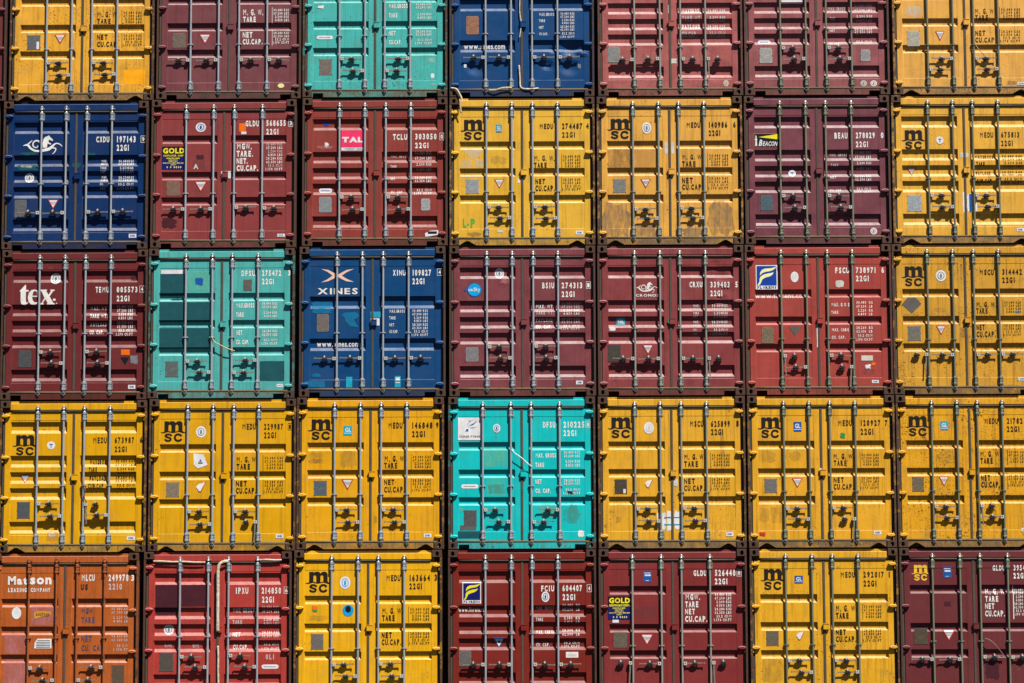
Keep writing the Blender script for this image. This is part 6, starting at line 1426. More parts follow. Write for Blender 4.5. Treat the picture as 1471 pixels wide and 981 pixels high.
  ('paint_patch',-1,[('rag',-0.9273,1.961,-0.8285,2.0776,'j',3,0.4)]),('paint_patch',-1,[('rag',-1.0463,1.8509,-0.9271,1.9278,'j',5,0.5)]),('paint_patch',-1,[('rag',-1.1213,2.0931,-1.0619,2.1596,'j',6,0.4)]),('paint_patch',1,[('rag',0.7869,0.5176,0.8772,1.286,'h',9,0.4)]),('identification_number',1,[('t','MSCU',0.3043,0.4018,0.5267,0.5065,'K',0.155)]),('identification_number',1,[('t','625899',0.6482,0.4032,0.9639,0.5083,'K',0.155)]),('identification_number',1,[('t','22G1',0.6465,0.5371,0.8588,0.6416,'K',0.155)]),('identification_number',1,[('t','8',1.0622,0.3982,1.1108,0.5055,'K',0.155)]),('weight_lettering',1,[('t','M. G. W.',0.2048,0.9464,0.547,1.0446,'K',0.17)]),('weight_lettering',1,[('t','TARE',0.2035,1.0632,0.4356,1.1675,'K',0.17)]),('weight_lettering',1,[('t','NET',0.2004,1.3466,0.3758,1.4439,'K',0.17)]),('weight_lettering',1,[('t','CU.CAP.',0.1991,1.4598,0.5309,1.5577,'K',0.17)]),('weight_lettering',1,[('t','30.480 KGS',0.6572,0.9515,0.9543,0.9948,'k',0.16)]),('weight_lettering',1,[('t','67.200 LBS',0.6566,1.0041,0.9536,1.0473,'k',0.16)]),('weight_lettering',1,[('t','2.200 KGS',0.6857,1.0568,0.9529,1.0999,'k',0.16)]),('weight_lettering',1,[('t','4.850 LBS',0.685,1.1093,0.9522,1.1524,'k',0.16)]),('weight_lettering',1,[('t','28.280 KGS',0.6524,1.345,0.9491,1.3889,'k',0.16)]),('weight_lettering',1,[('t','62.350 LBS',0.6517,1.3983,0.9484,1.4421,'k',0.16)]),('weight_lettering',1,[('t','33.2 CU.M',0.6808,1.4517,0.9478,1.4954,'k',0.16)]),('weight_lettering',1,[('t','1.170 CU.FT',0.6356,1.5048,0.9471,1.5486,'k',0.16)]),('weight_lettering',1,[('t','[',0.6315,0.9514,0.6422,1.1617,'k',0.03)]),('weight_lettering',1,[('t','[',0.6267,1.3449,0.6374,1.5581,'k',0.03)]),('logo',-1,[('m',-1.0427,0.3423,-0.6308,0.6875,'K')]),('sticker',-1,[('r',-0.7973,1.5225,-0.7579,1.5926,'x',6)]),('classification_seal',-1,[('seal',-0.4507,0.4221,-0.2856,0.6202,'x','l')]),('warning_triangle',-1,[('halftri',-0.4461,1.364,-0.3075,1.5045)]),('sticker',1,[('rag',0.027,1.3559,0.1022,1.4894,'l',4,0.2)]),('sticker',-1,[('rag',-0.2514,1.8905,-0.0982,2.1965,'x',4,0.22)]),('sticker',-1,[('rag',-0.0883,1.8811,0.0148,2.2035,'x',6,0.1)]),('sticker',1,[('rag',0.025,1.8683,0.1611,2.1974,'x',11,0.2)]),('sticker',1,[('r',-0.1292,1.9806,0.1367,1.9949,'c',5)]),('sticker',-1,[('r',-0.1304,2.0968,0.1188,2.111,'c',5)]),('maker_plate',1,[('cimc',0.875,2.2333,0.9938,2.2967)]),('data_plate',-1,[(-0.9392,1.3621,-0.7347,1.6027,(88,78,62))])],'opts':{'tri':True}},
{'name':'shipping_container','x':4.9065,'z':2.5329,
 'style':'A','rgb':(232,170,38),'grime':(0.45,0.45,0.35),'rods':[-0.6103,-0.1945,0.1447,0.5604],'ring':1.5719,'handles':[(0,1.8546,1),(1,2.0273,-1),(2,1.8446,1),(3,2.0273,'hl')],'frame':(0.8,0.45),'label':'yellow container with a tiny green label under its number, fourth row','group':'shipping containers stacked in the wall',
 'marks':[
  ('paint_patch',-1,[('rag',-1.0463,1.8316,-0.8571,2.0813,'h',3,0.15)]),('paint_patch',-1,[('rag',-0.8402,1.8324,-0.6513,2.0887,'h',4,0.1)]),('paint_patch',-1,[('rag',-1.0163,0.8958,-0.7362,1.1071,'h',8,0.25)]),('paint_patch',-1,[('rag',-0.5332,0.9077,-0.3029,1.0922,'h',5,0.35)]),('identification_number',1,[('t','MEDU',0.2855,0.3996,0.5137,0.5043,'K',0.155)]),('identification_number',1,[('t','120927',0.6524,0.4012,0.9839,0.5029,'K',0.155)]),('identification_number',1,[('t','22G1',0.6498,0.5417,0.8711,0.6495,'K',0.155)]),('identification_number',1,[('t','7',1.0493,0.4028,1.0973,0.5034,'K',0.155)]),('weight_lettering',1,[('t','M. G. W.',0.1991,0.9507,0.5371,1.0488,'K',0.17)]),('weight_lettering',1,[('t','TARE',0.2038,1.0609,0.4185,1.1617,'K',0.17)]),('weight_lettering',1,[('t','NET',0.199,1.3375,0.3636,1.4347,'K',0.17)]),('weight_lettering',1,[('t','CU.CAP.',0.1971,1.4473,0.5212,1.5484,'K',0.17)]),('weight_lettering',1,[('t','30.480 KGS',0.6604,0.9559,0.9476,0.9985,'k',0.16)]),('weight_lettering',1,[('t','67.200 LBS',0.6594,1.0076,0.9466,1.0502,'k',0.16)]),('weight_lettering',1,[('t','2.200 KGS',0.6872,1.0595,0.9456,1.1018,'k',0.16)]),('weight_lettering',1,[('t','4.850 LBS',0.6863,1.1111,0.9446,1.1535,'k',0.16)]),('weight_lettering',1,[('t','28.280 KGS',0.6533,1.3359,0.9402,1.3797,'k',0.16)]),('weight_lettering',1,[('t','62.350 LBS',0.6523,1.3892,0.9391,1.4329,'k',0.16)]),('weight_lettering',1,[('t','33.2 CU.M',0.68,1.4426,0.9381,1.4862,'k',0.16)]),('weight_lettering',1,[('t','1.170 CU.FT',0.6359,1.4956,0.937,1.5394,'k',0.16)]),('weight_lettering',1,[('t','[',0.6354,0.9558,0.6448,1.1626,'k',0.03)]),('weight_lettering',1,[('t','[',0.6283,1.3358,0.6376,1.5489,'k',0.03)]),('logo',-1,[('m',-1.0319,0.354,-0.6366,0.6969,'K')]),('classification_label',-1,[('GL',-0.4424,0.4334,-0.3148,0.5912,'b')]),('sticker',1,[('poly',[(0.325,0.6172),(0.4048,0.6276),(0.39,0.7077),(0.3136,0.6941)],'e')]),('warning_triangle',-1,[('tri',-0.4836,1.3581,-0.3098,1.5152)]),('sticker',-1,[('rag',-1.032,2.2299,-0.9269,2.3065,'r',4,0.35)]),('maker_plate',1,[('cimc',0.8375,2.2204,0.9591,2.2805)]),('sticker',-1,[('r',-0.0382,1.1933,0.0005,1.2667,'l',24)]),('data_plate',-1,[(-0.9331,1.363,-0.7336,1.5968,(134,130,124))])],'opts':{'tri':True}},
{'name':'shipping_container','x':7.3424,'z':2.5321,
 'style':'A','rgb':(230,166,26),'grime':(1.0,0.5,0.3),'rods':[-0.6215,-0.2058,0.1256,0.5335],'ring':1.572,'handles':[(0,1.8321,1),(1,2.0104,-1),(2,1.8193,'hr'),(3,2.0027,-1)],'frame':(0.9,0.4),'label':'yellow container at the right edge covered in rust freckles, with a faded diamond mark','group':'shipping containers stacked in the wall',
 'marks':[
  ('paint_patch',-1,[('poly',[(-0.5761,1.0181),(-0.4222,0.8728),(-0.2722,1.0194),(-0.4288,1.1671)],'h',1)]),('paint_patch',1,[('poly',[(-0.0119,0.918),(0.0353,0.867),(0.0775,0.9184),(0.033,0.9617)],'j',1)]),('identification_number',1,[('t','MEDU',0.2488,0.3807,0.4714,0.4791,'K',0.155)]),('identification_number',1,[('t','21782',0.6145,0.3796,0.8754,0.4782,'K',0.155)]),('identification_number',1,[('t','22G1',0.6112,0.513,0.826,0.6114,'K',0.155)]),('weight_lettering',1,[('t','M. G. W.',0.1669,0.9187,0.5015,1.0199,'K',0.17)]),('weight_lettering',1,[('t','TARE',0.1693,1.0288,0.3736,1.1319,'K',0.17)]),('weight_lettering',1,[('t','NET',0.1754,1.3075,0.3209,1.4103,'K',0.17)]),('weight_lettering',1,[('t','CU.CAP.',0.1728,1.4174,0.4763,1.5207,'K',0.17)]),('weight_lettering',1,[('t','30.480 KGS',0.6343,0.9206,0.9063,0.9632,'k',0.16)]),('weight_lettering',1,[('t','67.200 LBS',0.633,0.9725,0.905,1.015,'k',0.16)]),('weight_lettering',1,[('t','2.200 KGS',0.659,1.0244,0.9036,1.0668,'k',0.16)]),('weight_lettering',1,[('t','4.850 LBS',0.6577,1.0762,0.9023,1.1186,'k',0.16)]),('weight_lettering',1,[('t','28.280 KGS',0.6247,1.3042,0.8964,1.3477,'k',0.16)]),('weight_lettering',1,[('t','62.350 LBS',0.6233,1.3572,0.895,1.4007,'k',0.16)]),('weight_lettering',1,[('t','33.2 CU.M',0.6493,1.4103,0.8936,1.4536,'k',0.16)]),('weight_lettering',1,[('t','1.170 CU.FT',0.607,1.4631,0.8923,1.5066,'k',0.16)]),('weight_lettering',1,[('t','[',0.6112,0.9205,0.6162,1.1278,'k',0.03)]),('weight_lettering',1,[('t','[',0.6016,1.3041,0.6065,1.5161,'k',0.03)]),('logo',-1,[('m',-1.0527,0.3419,-0.653,0.6771,'K')]),('classification_label',-1,[('GL',-0.4737,0.4316,-0.3466,0.5784,'c')]),('warning_triangle',-1,[('tri',-0.5194,1.338,-0.3494,1.497)]),('maker_plate',1,[('cimc',0.8111,2.1842,0.9115,2.2406)]),('data_plate',-1,[(-0.9534,1.344,-0.7619,1.5796,(130,116,88))])],'opts':{'tri':True}},
{'name':'shipping_container','x':-7.4668,'z':0.0,
 'style':'A','rgb':(186,94,36),'grime':(0.4,0.35,0.4),'rods':[-0.5841,-0.1357,0.2031,0.6514],'ring':1.3787,'handles':[(0,1.8655,1),(1,2.0625,-1),(2,2.0625,1),(3,1.8557,-1)],'frame':(0.45,0.3),'label':'orange brown container with white Matson lettering and pink patches','group':'shipping containers stacked in the wall',
 'marks':[
  ('paint_patch',-1,[('rag',-0.5501,0.8561,-0.1458,1.1677,'p',3,0.03)]),('paint_patch',-1,[('rag',-0.9843,1.2999,-0.6096,1.6336,'p',5,0.03)]),('paint_patch',-1,[('rag',-0.983,1.7244,-0.6005,2.1459,'p',6,0.03)]),('identification_number',1,[('t','MLCU',0.2636,0.3465,0.4817,0.4598,'W',0.155)]),('identification_number',1,[('t','249978',0.7065,0.3481,1.0376,0.4619,'W',0.155)]),('identification_number',1,[('t','2210',0.7086,0.4971,0.933,0.6037,'w',0.155)]),('identification_number',1,[('t','3',1.0727,0.3495,1.1341,0.4622,'W',0.155)]),('identification_number',1,[('t','US',0.2594,0.5021,0.3774,0.6017,'d',0.17)]),('weight_lettering',1,[('t','MGW',0.272,0.892,0.4662,0.9884,'B',0.17)]),('weight_lettering',1,[('t','TARE',0.2742,1.0372,0.4951,1.1402,'B',0.17)]),('weight_lettering',1,[('t','NET',0.2788,1.3371,0.4464,1.4431,'B',0.17)]),('weight_lettering',1,[('t','CU. CAP',0.2811,1.4886,0.6411,1.5951,'B',0.17)]),('weight_lettering',1,[('t','30 480 KG',0.7607,0.8937,1.0306,0.9343,'w',0.16)]),('weight_lettering',1,[('t','67 200 LB',0.7615,0.9465,1.0313,0.9904,'w',0.16)]),('weight_lettering',1,[('t','2 220 KG',0.7926,1.0324,1.0324,1.0761,'w',0.16)]),('weight_lettering',1,[('t','4 890 LB',0.7934,1.0918,1.0332,1.1355,'w',0.16)]),('weight_lettering',1,[('t','28 260 KG',0.7669,1.3355,1.0364,1.376,'w',0.16)]),('weight_lettering',1,[('t','62 310 LB',0.7677,1.3948,1.0372,1.4385,'w',0.16)]),('weight_lettering',1,[('t','33 2 M',0.8586,1.4872,1.0384,1.5306,'w',0.16)]),('weight_lettering',1,[('t','1 170 FT',0.7997,1.5463,1.0392,1.5898,'w',0.16)]),('logo',-1,[('t','Mat',-0.9372,0.368,-0.6122,0.5141,'W',0.22)]),('logo',-1,[('t','son',-0.5753,0.3421,-0.2227,0.5109,'W',0.2)]),('logo',-1,[('t','LEASING',-0.9336,0.5627,-0.6282,0.6362,'W',0.19)]),('logo',-1,[('t','COMPANY',-0.56,0.564,-0.2434,0.6353,'W',0.19)]),('sticker',-1,[('e',-0.8657,0.8781,-0.7092,1.0734,'x',2)]),('sticker',-1,[('poly',[(-0.5081,0.9784),(-0.4588,0.9423),(-0.2259,0.9497),(-0.2249,1.0124),(-0.3741,1.035),(-0.4898,1.0741)],'q'),('tp','AUCTION',-0.4715,0.9752,-0.248,1.0222,'n',0.2)]),('sticker',-1,[('poly',[(-0.4882,1.5485),(-0.4832,1.4564),(-0.4345,1.3907),(-0.2086,1.3915),(-0.206,1.5494)],'x')]),('sticker',-1,[('r',-0.4373,1.417,-0.2312,1.4276,'d',5)]),('sticker',-1,[('r',-0.4568,1.4433,-0.2308,1.4539,'d',5)]),('sticker',-1,[('r',-0.4564,1.4696,-0.2304,1.4803,'d',5)]),('sticker',-1,[('r',-0.4559,1.496,-0.2299,1.5066,'d',5)]),('sticker',-1,[('r',-0.4555,1.5223,-0.2295,1.5329,'d',5)]),('data_plate',1,[(0.7837,1.8223,0.987,2.1511,(116,92,72))])],'opts':{'rodpaint':True,'nolock':False}},
{'name':'shipping_container','x':-4.9699,'z':0.0149,
 'style':'B','rgb':(178,62,54),'grime':(0.35,0.3,0.35),'rods':[-0.6141,-0.1528,0.179,0.6534],'ring':1.3804,'handles':[(0,1.7062,1),(1,1.8738,-1),(2,1.6898,1),(3,1.8706,-1)],'frame':(0.9,0.5),'label':'bright red container with a cream strip hanging down between its doors','group':'shipping containers stacked in the wall',
 'marks':[
  ('paint_patch',-1,[('rag',-1.0193,0.5379,-0.6513,1.0246,'m',3,0.02)]),('paint_patch',-1,[('rag',-0.5935,0.5394,-0.1843,0.891,'m',5,0.02)]),('paint_patch',1,[('rag',0.4032,1.2194,0.636,1.2861,'i',8,0.3)]),('identification_number',1,[('t','IPXU',0.2882,0.5822,0.4985,0.692,'W',0.155)]),('identification_number',1,[('t','214850',0.7138,0.5837,1.0369,0.6906,'W',0.155)]),('identification_number',1,[('t','22G1',0.7215,0.7291,0.9249,0.8355,'W',0.155)]),('identification_number',1,[('chk','6',1.0827,0.5818,1.1598,0.6878,'W')]),('weight_lettering',1,[('t','MAX GROSS',0.2445,0.9123,0.6006,0.9927,'W',0.18)]),('weight_lettering',1,[('t','TARE',0.2462,1.1102,0.4029,1.1799,'w',0.18)]),('weight_lettering',1,[('t','NET',0.2479,1.3078,0.3714,1.3872,'W',0.18)]),('weight_lettering',1,[('t','CU.CAP.',0.2497,1.5118,0.4957,1.5883,'W',0.18)]),('weight_lettering',1,[('t','30.480 KGS',0.7226,0.8843,0.9986,0.9248,'w',0.16)]),('weight_lettering',1,[('t','67.200 LBS',0.7231,0.9503,0.9991,0.9974,'W',0.16)]),('weight_lettering',1,[('t','2.200 KGS',0.7517,1.0888,0.9999,1.1326,'W',0.16)]),('weight_lettering',1,[('t','4.850 LBS',0.7521,1.1482,1.0003,1.1886,'w',0.16)]),('weight_lettering',1,[('t','28.280 KGS',0.7256,1.293,1.0013,1.3367,'W',0.16)]),('weight_lettering',1,[('t','62.350 LBS',0.7261,1.3523,1.0017,1.396,'W',0.16)]),('weight_lettering',1,[('t','33.2 CU.M',0.7546,1.484,1.0026,1.5275,'W',0.16)]),('weight_lettering',1,[('t','1.170 CU.FT',0.7138,1.5562,1.003,1.5966,'W',0.16)]),('classification_seal',-1,[('seal',-0.882,1.1853,-0.7141,1.3506,'x','g')]),('maker_plate',1,[('pill',0.723,1.8354,1.0018,1.9053,'g')]),('sticker',1,[('t','0L1',0.788,1.6649,0.9312,1.754,'w',0.13)]),('sticker',-1,[('t','RIMS',-0.8617,1.5015,-0.7483,1.5545,'w',0.15)]),('sticker',-1,[('t','RAMS',-0.4039,1.4965,-0.307,1.5626,'w',0.15)]),('data_plate',-1,[(-0.9364,1.6426,-0.7174,1.939,(100,90,80))])],'opts':{}},
{'name':'shipping_container','x':-2.5149,'z':0.0324,
 'style':'A','rgb':(240,178,12),'grime':(0.3,0.3,0.25),'rods':[-0.5935,-0.1628,0.1686,0.5893],'ring':1.5955,'handles':[(0,1.8583,1),(1,2.0453,-1),(2,1.8484,1),(3,2.0453,-1)],'frame':(0.8,0.4),'label':'bright yellow container with a round cyan sticker and a small orange label, bottom row','group':'shipping containers stacked in the wall',
 'marks':[
  ('paint_patch',-1,[('rag',-1.0042,1.0495,-0.6386,1.1562,'h',3,0.4)]),('paint_patch',1,[('rag',0.5381,0.4541,0.6046,0.5204,'h',5,0.4)]),('identification_number',1,[('t','MEDU',0.2954,0.4036,0.5282,0.5102,'K',0.155)]),('identification_number',1,[('t','163664',0.6709,0.4017,1.0132,0.512,'K',0.155)]),('identification_number',1,[('t','22G1',0.6711,0.5405,0.887,0.6437,'K',0.155)]),('identification_number',1,[('t','3',1.0796,0.3965,1.1327,0.5058,'K',0.155)]),('weight_lettering',1,[('t','M. G. W.',0.2301,0.9384,0.5654,1.0417,'K',0.17)]),('weight_lettering',1,[('t','TARE',0.2303,1.0538,0.4395,1.1566,'K',0.17)]),('weight_lettering',1,[('t','NET',0.2243,1.3304,0.3902,1.4329,'K',0.17)]),('weight_lettering',1,[('t','CU.CAP.',0.2245,1.4455,0.5395,1.5485,'K',0.17)]),('weight_lettering',1,[('t','30.480 KGS',0.6854,0.9433,1.0032,0.9879,'k',0.16)]),('weight_lettering',1,[('t','67.200 LBS',0.6855,0.9977,1.0032,1.0423,'k',0.16)]),('weight_lettering',1,[('t','2.200 KGS',0.7173,1.0522,1.0032,1.0967,'k',0.16)]),('weight_lettering',1,[('t','4.850 LBS',0.7173,1.1065,1.0032,1.151,'k',0.16)]),('weight_lettering',1,[('t','28.280 KGS',0.6858,1.3352,1.0033,1.3791,'k',0.16)]),('weight_lettering',1,[('t','62.350 LBS',0.6858,1.3887,1.0033,1.4326,'k',0.16)]),('weight_lettering',1,[('t','33.2 CU.M',0.7176,1.4423,1.0033,1.486,'k',0.16)]),('weight_lettering',1,[('t','1.170 CU.FT',0.6701,1.4955,1.0033,1.5394,'k',0.16)]),('weight_lettering',1,[('t','[',0.6582,0.9432,0.6717,1.1607,'k',0.03)]),('weight_lettering',1,[('t','[',0.6586,1.3352,0.672,1.549,'k',0.03)]),('logo',-1,[('m',-1.0242,0.3501,-0.6155,0.6931,'K')]),('classification_seal',-1,[('seal',-0.4623,0.4306,-0.2887,0.6362,'x','C')]),('sticker',-1,[('e',-0.4173,0.8866,-0.2308,1.0785,'C',2)]),('sticker',-1,[('e',-0.3708,0.9066,-0.2774,1.019,'n',3)]),('sticker',-1,[('r',-0.9153,0.9113,-0.822,0.9776,'O')]),('sticker',-1,[('r',-0.9017,0.9707,-0.8285,1.0039,'e')]),('data_plate',-1,[(-0.9295,1.3626,-0.726,1.61,(134,126,116))])],'opts':{'tri':True}},
{'name':'shipping_container','x':-0.0024,'z':0.0298,
 'style':'B','rgb':(126,36,26),'grime':(0.25,0.2,0.25),'rods':[-0.5981,-0.1741,0.1637,0.5842],'ring':1.3627,'handles':[(0,1.8622,-1),(1,1.8622,-1),(2,1.8622,1),(3,1.8622,1)],'frame':(0.75,0.5),'label':'dark red brown container with a navy sign showing a yellow flame, bottom row','group':'shipping containers stacked in the wall',
 'marks':[
  ('identification_number',1,[('t','FCIU',0.3066,0.582,0.5217,0.6851,'W',0.155)]),('identification_number',1,[('t','604407',0.655,0.5766,0.9795,0.6834,'W',0.155)]),('identification_number',1,[('t','22G1',0.6575,0.7219,0.8724,0.8282,'W',0.155)]),('identification_number',1,[('chk','4',1.0598,0.5748,1.1287,0.6938,'W')]),('weight_lettering',1,[('t','MAX. GROSS',0.2254,0.9215,0.5168,0.9819,'w',0.18)]),('weight_lettering',1,[('t','TARE',0.2245,1.106,0.3402,1.1624,'W',0.18)]),('weight_lettering',1,[('t','MAX. CARGO',0.2236,1.3101,0.5247,1.3703,'W',0.18)]),('weight_lettering',1,[('t','CU. CAP.',0.2227,1.5172,0.4441,1.5771,'W',0.18)]),('weight_lettering',1,[('t','30.480  KG',0.6533,0.8835,0.9381,0.9306,'w',0.16)]),('weight_lettering',1,[('t','67.200  LB',0.6529,0.9527,0.9376,0.9998,'W',0.16)]),('weight_lettering',1,[('t','2.180  KG',0.6806,1.0911,0.9367,1.1381,'W',0.16)]),('weight_lettering',1,[('t','4.810  LB',0.6802,1.1537,0.9363,1.1974,'w',0.16)]),('weight_lettering',1,[('t','28.300  KG',0.6509,1.2918,0.9355,1.3356,'W',0.16)]),('weight_lettering',1,[('t','62.390  LB',0.6506,1.3576,0.935,1.4013,'W',0.16)]),('weight_lettering',1,[('t','33.2 CU.M',0.6783,1.4925,0.9341,1.5393,'W',0.16)]),('weight_lettering',1,[('t','1.170 CU.FT',0.6352,1.5515,0.9338,1.5919,'W',0.16)]),('logo',-1,[('flame',-0.974,0.5298,-0.6692,0.8764,'Y','N')]),('logo',-1,[('t','www.florens.co',-1.0382,0.9303,-0.6072,1.0109,'W',0.13)]),('classification_seal',1,[('seal',0.316,0.6843,0.4445,0.8563,'x','b')]),('sticker',-1,[('poly',[(-0.4757,1.4228),(-0.2836,1.4235),(-0.3801,1.594)],'b')]),('sticker',-1,[('poly',[(-0.4492,1.4492),(-0.3102,1.4497),(-0.3801,1.5743)],'x',3)]),('sticker',-1,[('r',-0.3997,1.4789,-0.3567,1.5185,'b',4)]),('sticker',1,[('r',0.7084,1.6634,0.9096,1.756,'x')]),('sticker',1,[('r',0.7346,1.6963,0.88,1.7329,'l',3)]),('data_plate',-1,[(-1.0291,1.6411,-0.8309,1.8879,(124,118,114))])],'opts':{}},
{'name':'shipping_container','x':2.4531,'z':0.0294,
 'style':'D','rgb':(132,46,46),'grime':(0.3,0.25,0.3),'rods':[-0.6583,-0.1887,0.142,0.6049],'ring':1.5661,'handles':[(0,1.845,'hl'),(1,1.8549,-1),(2,1.8549,1),(3,1.845,'hr')],'frame':(0.7,0.5),'label':'crimson container with a GOLD sign and a small white tag beneath it, bottom row','group':'shipping containers stacked in the wall',
 'marks':[
  ('paint_patch',-1,[('rag',-0.6196,0.9334,-0.2907,1.1782,'i',3,0.03)]),('identification_number',1,[('t','GLDU',0.3412,0.3428,0.5523,0.4427,'W',0.155)]),('identification_number',1,[('t','526440',0.6863,0.3374,1.0265,0.4444,'W',0.155)]),('identification_number',1,[('t','22G1',0.6846,0.4762,0.8988,0.5793,'W',0.155)]),('identification_number',1,[('chk','8',1.0479,0.3354,1.1193,0.448,'W')]),('weight_lettering',1,[('t','MGW.',0.201,0.7286,0.4417,0.8316,'W',0.19)]),('weight_lettering',1,[('t','TARE',0.1996,0.8473,0.4171,0.9502,'W',0.19)]),('weight_lettering',1,[('t','NET',0.1983,0.9659,0.3562,1.0652,'W',0.19)]),('weight_lettering',1,[('t','CU.CAP.',0.197,1.0844,0.5566,1.1877,'W',0.19)]),('weight_lettering',1,[('t','30.480 KGS',0.6816,0.7204,0.956,0.767,'W',0.16)]),('weight_lettering',1,[('t','67.200 LBS',0.6808,0.7789,0.9552,0.8255,'W',0.16)]),('weight_lettering',1,[('t','2.200 KGS',0.7076,0.8375,0.9544,0.884,'W',0.16)]),('weight_lettering',1,[('t','4.850 LBS',0.7069,0.896,0.9537,0.9425,'W',0.16)]),('weight_lettering',1,[('t','28.280 KGS',0.6787,0.9544,0.9529,1.001,'W',0.16)]),('weight_lettering',1,[('t','62.350 LBS',0.678,1.0129,0.9521,1.0594,'W',0.16)]),('weight_lettering',1,[('t','33.2 CU.M',0.7047,1.0714,0.9514,1.1178,'W',0.16)]),('weight_lettering',1,[('t','1.170 CU.FT',0.6628,1.1297,0.9506,1.1762,'W',0.16)]),('logo',-1,[('gold',-1.0559,0.7671,-0.6883,1.1393)]),('classification_label',-1,[('bluetag',-0.4817,0.3563,-0.3441,0.5385)]),('warning_triangle',-1,[('tri',-0.5342,1.3813,-0.3209,1.5627)]),('sticker',-1,[('r',-0.9858,1.1462,-0.8835,1.1926,'x')]),('data_plate',-1,[(-0.9708,1.3469,-0.7512,1.6007,(122,108,92))])],'opts':{}},
{'name':'shipping_container','x':4.9126,'z':0.0307,
 'style':'A','rgb':(232,172,34),'grime':(0.55,0.5,0.3),'rods':[-0.6216,-0.192,0.1383,0.5578],'ring':1.5575,'handles':[(0,1.8135,1),(1,2.0037,-1),(2,1.8135,1),(3,2.0004,-1)],'frame':(0.85,0.4),'label':'yellow container with half a warning triangle left on it, bottom row between two maroon ones','group':'shipping containers stacked in the wall',
 'marks':[
  ('paint_patch',-1,[('rag',-1.0539,1.7569,-0.6641,2.184,'h',3,0.2)]),('paint_patch',1,[('rag',0.2107,0.2798,0.2758,0.3462,'h',5,0.4)]),('identification_number',1,[('t','MEDU',0.2752,0.3792,0.5119,0.4791,'K',0.155)]),('identification_number',1,[('t','292017',0.6464,0.3772,0.9857,0.4775,'K',0.155)]),('identification_number',1,[('t','22G1',0.647,0.5192,0.8669,0.6223,'K',0.155)]),('identification_number',1,[('t','1',1.0506,0.3787,1.0883,0.4779,'K',0.155)]),('weight_lettering',1,[('t','M. G. W.',0.1894,0.9198,0.5283,1.0264,'K',0.17)]),('weight_lettering',1,[('t','TARE',0.1906,1.0416,0.4005,1.1411,'K',0.17)]),('weight_lettering',1,[('t','NET',0.1859,1.308,0.3495,1.4039,'K',0.17)]),('weight_lettering',1,[('t','CU.CAP.',0.1839,1.4197,0.5092,1.5226,'K',0.17)]),('weight_lettering',1,[('t','30.480 KGS',0.6477,0.9247,0.933,0.9692,'k',0.16)]),('weight_lettering',1,[('t','67.200 LBS',0.6467,0.979,0.9319,1.0235,'k',0.16)]),('weight_lettering',1,[('t','2.200 KGS',0.6742,1.0335,0.9308,1.0778,'k',0.16)]),('weight_lettering',1,[('t','4.850 LBS',0.6732,1.0877,0.9298,1.1321,'k',0.16)]),('weight_lettering',1,[('t','28.280 KGS',0.6404,1.3096,0.9254,1.354,'k',0.16)]),('weight_lettering',1,[('t','62.350 LBS',0.6394,1.3638,0.9244,1.4082,'k',0.16)]),('weight_lettering',1,[('t','33.2 CU.M',0.667,1.4181,0.9233,1.4623,'k',0.16)]),('weight_lettering',1,[('t','1.170 CU.FT',0.6231,1.4721,0.9222,1.5165,'k',0.16)]),('weight_lettering',1,[('t','[',0.6228,0.9246,0.632,1.1419,'k',0.03)]),('weight_lettering',1,[('t','[',0.6156,1.3095,0.6247,1.5263,'k',0.03)]),('logo',-1,[('m',-1.0269,0.3315,-0.6409,0.6763,'K')]),('classification_label',-1,[('GL',-0.4716,0.4425,-0.3377,0.5685,'b')]),('warning_triangle',-1,[('halftri',-0.4626,1.3387,-0.3229,1.487)]),('data_plate',-1,[(-0.9487,1.337,-0.744,1.5775,(126,112,92))])],'opts':{'tri':True}},
{'name':'shipping_container','x':7.3495,'z':0.0299,
 'style':'D','rgb':(110,46,50),'grime':(0.25,0.25,0.25),'rods':[-0.6693,-0.2203,0.1037,0.5548],'ring':1.5126,'handles':[(0,1.8,-1),(1,1.8,-1),(2,1.7655,1),(3,1.7724,1)],'frame':(0.75,0.5),'label':'dark plum container with a yellow msc emblem at the lower right corner','group':'shipping containers stacked in the wall',
 'marks':[
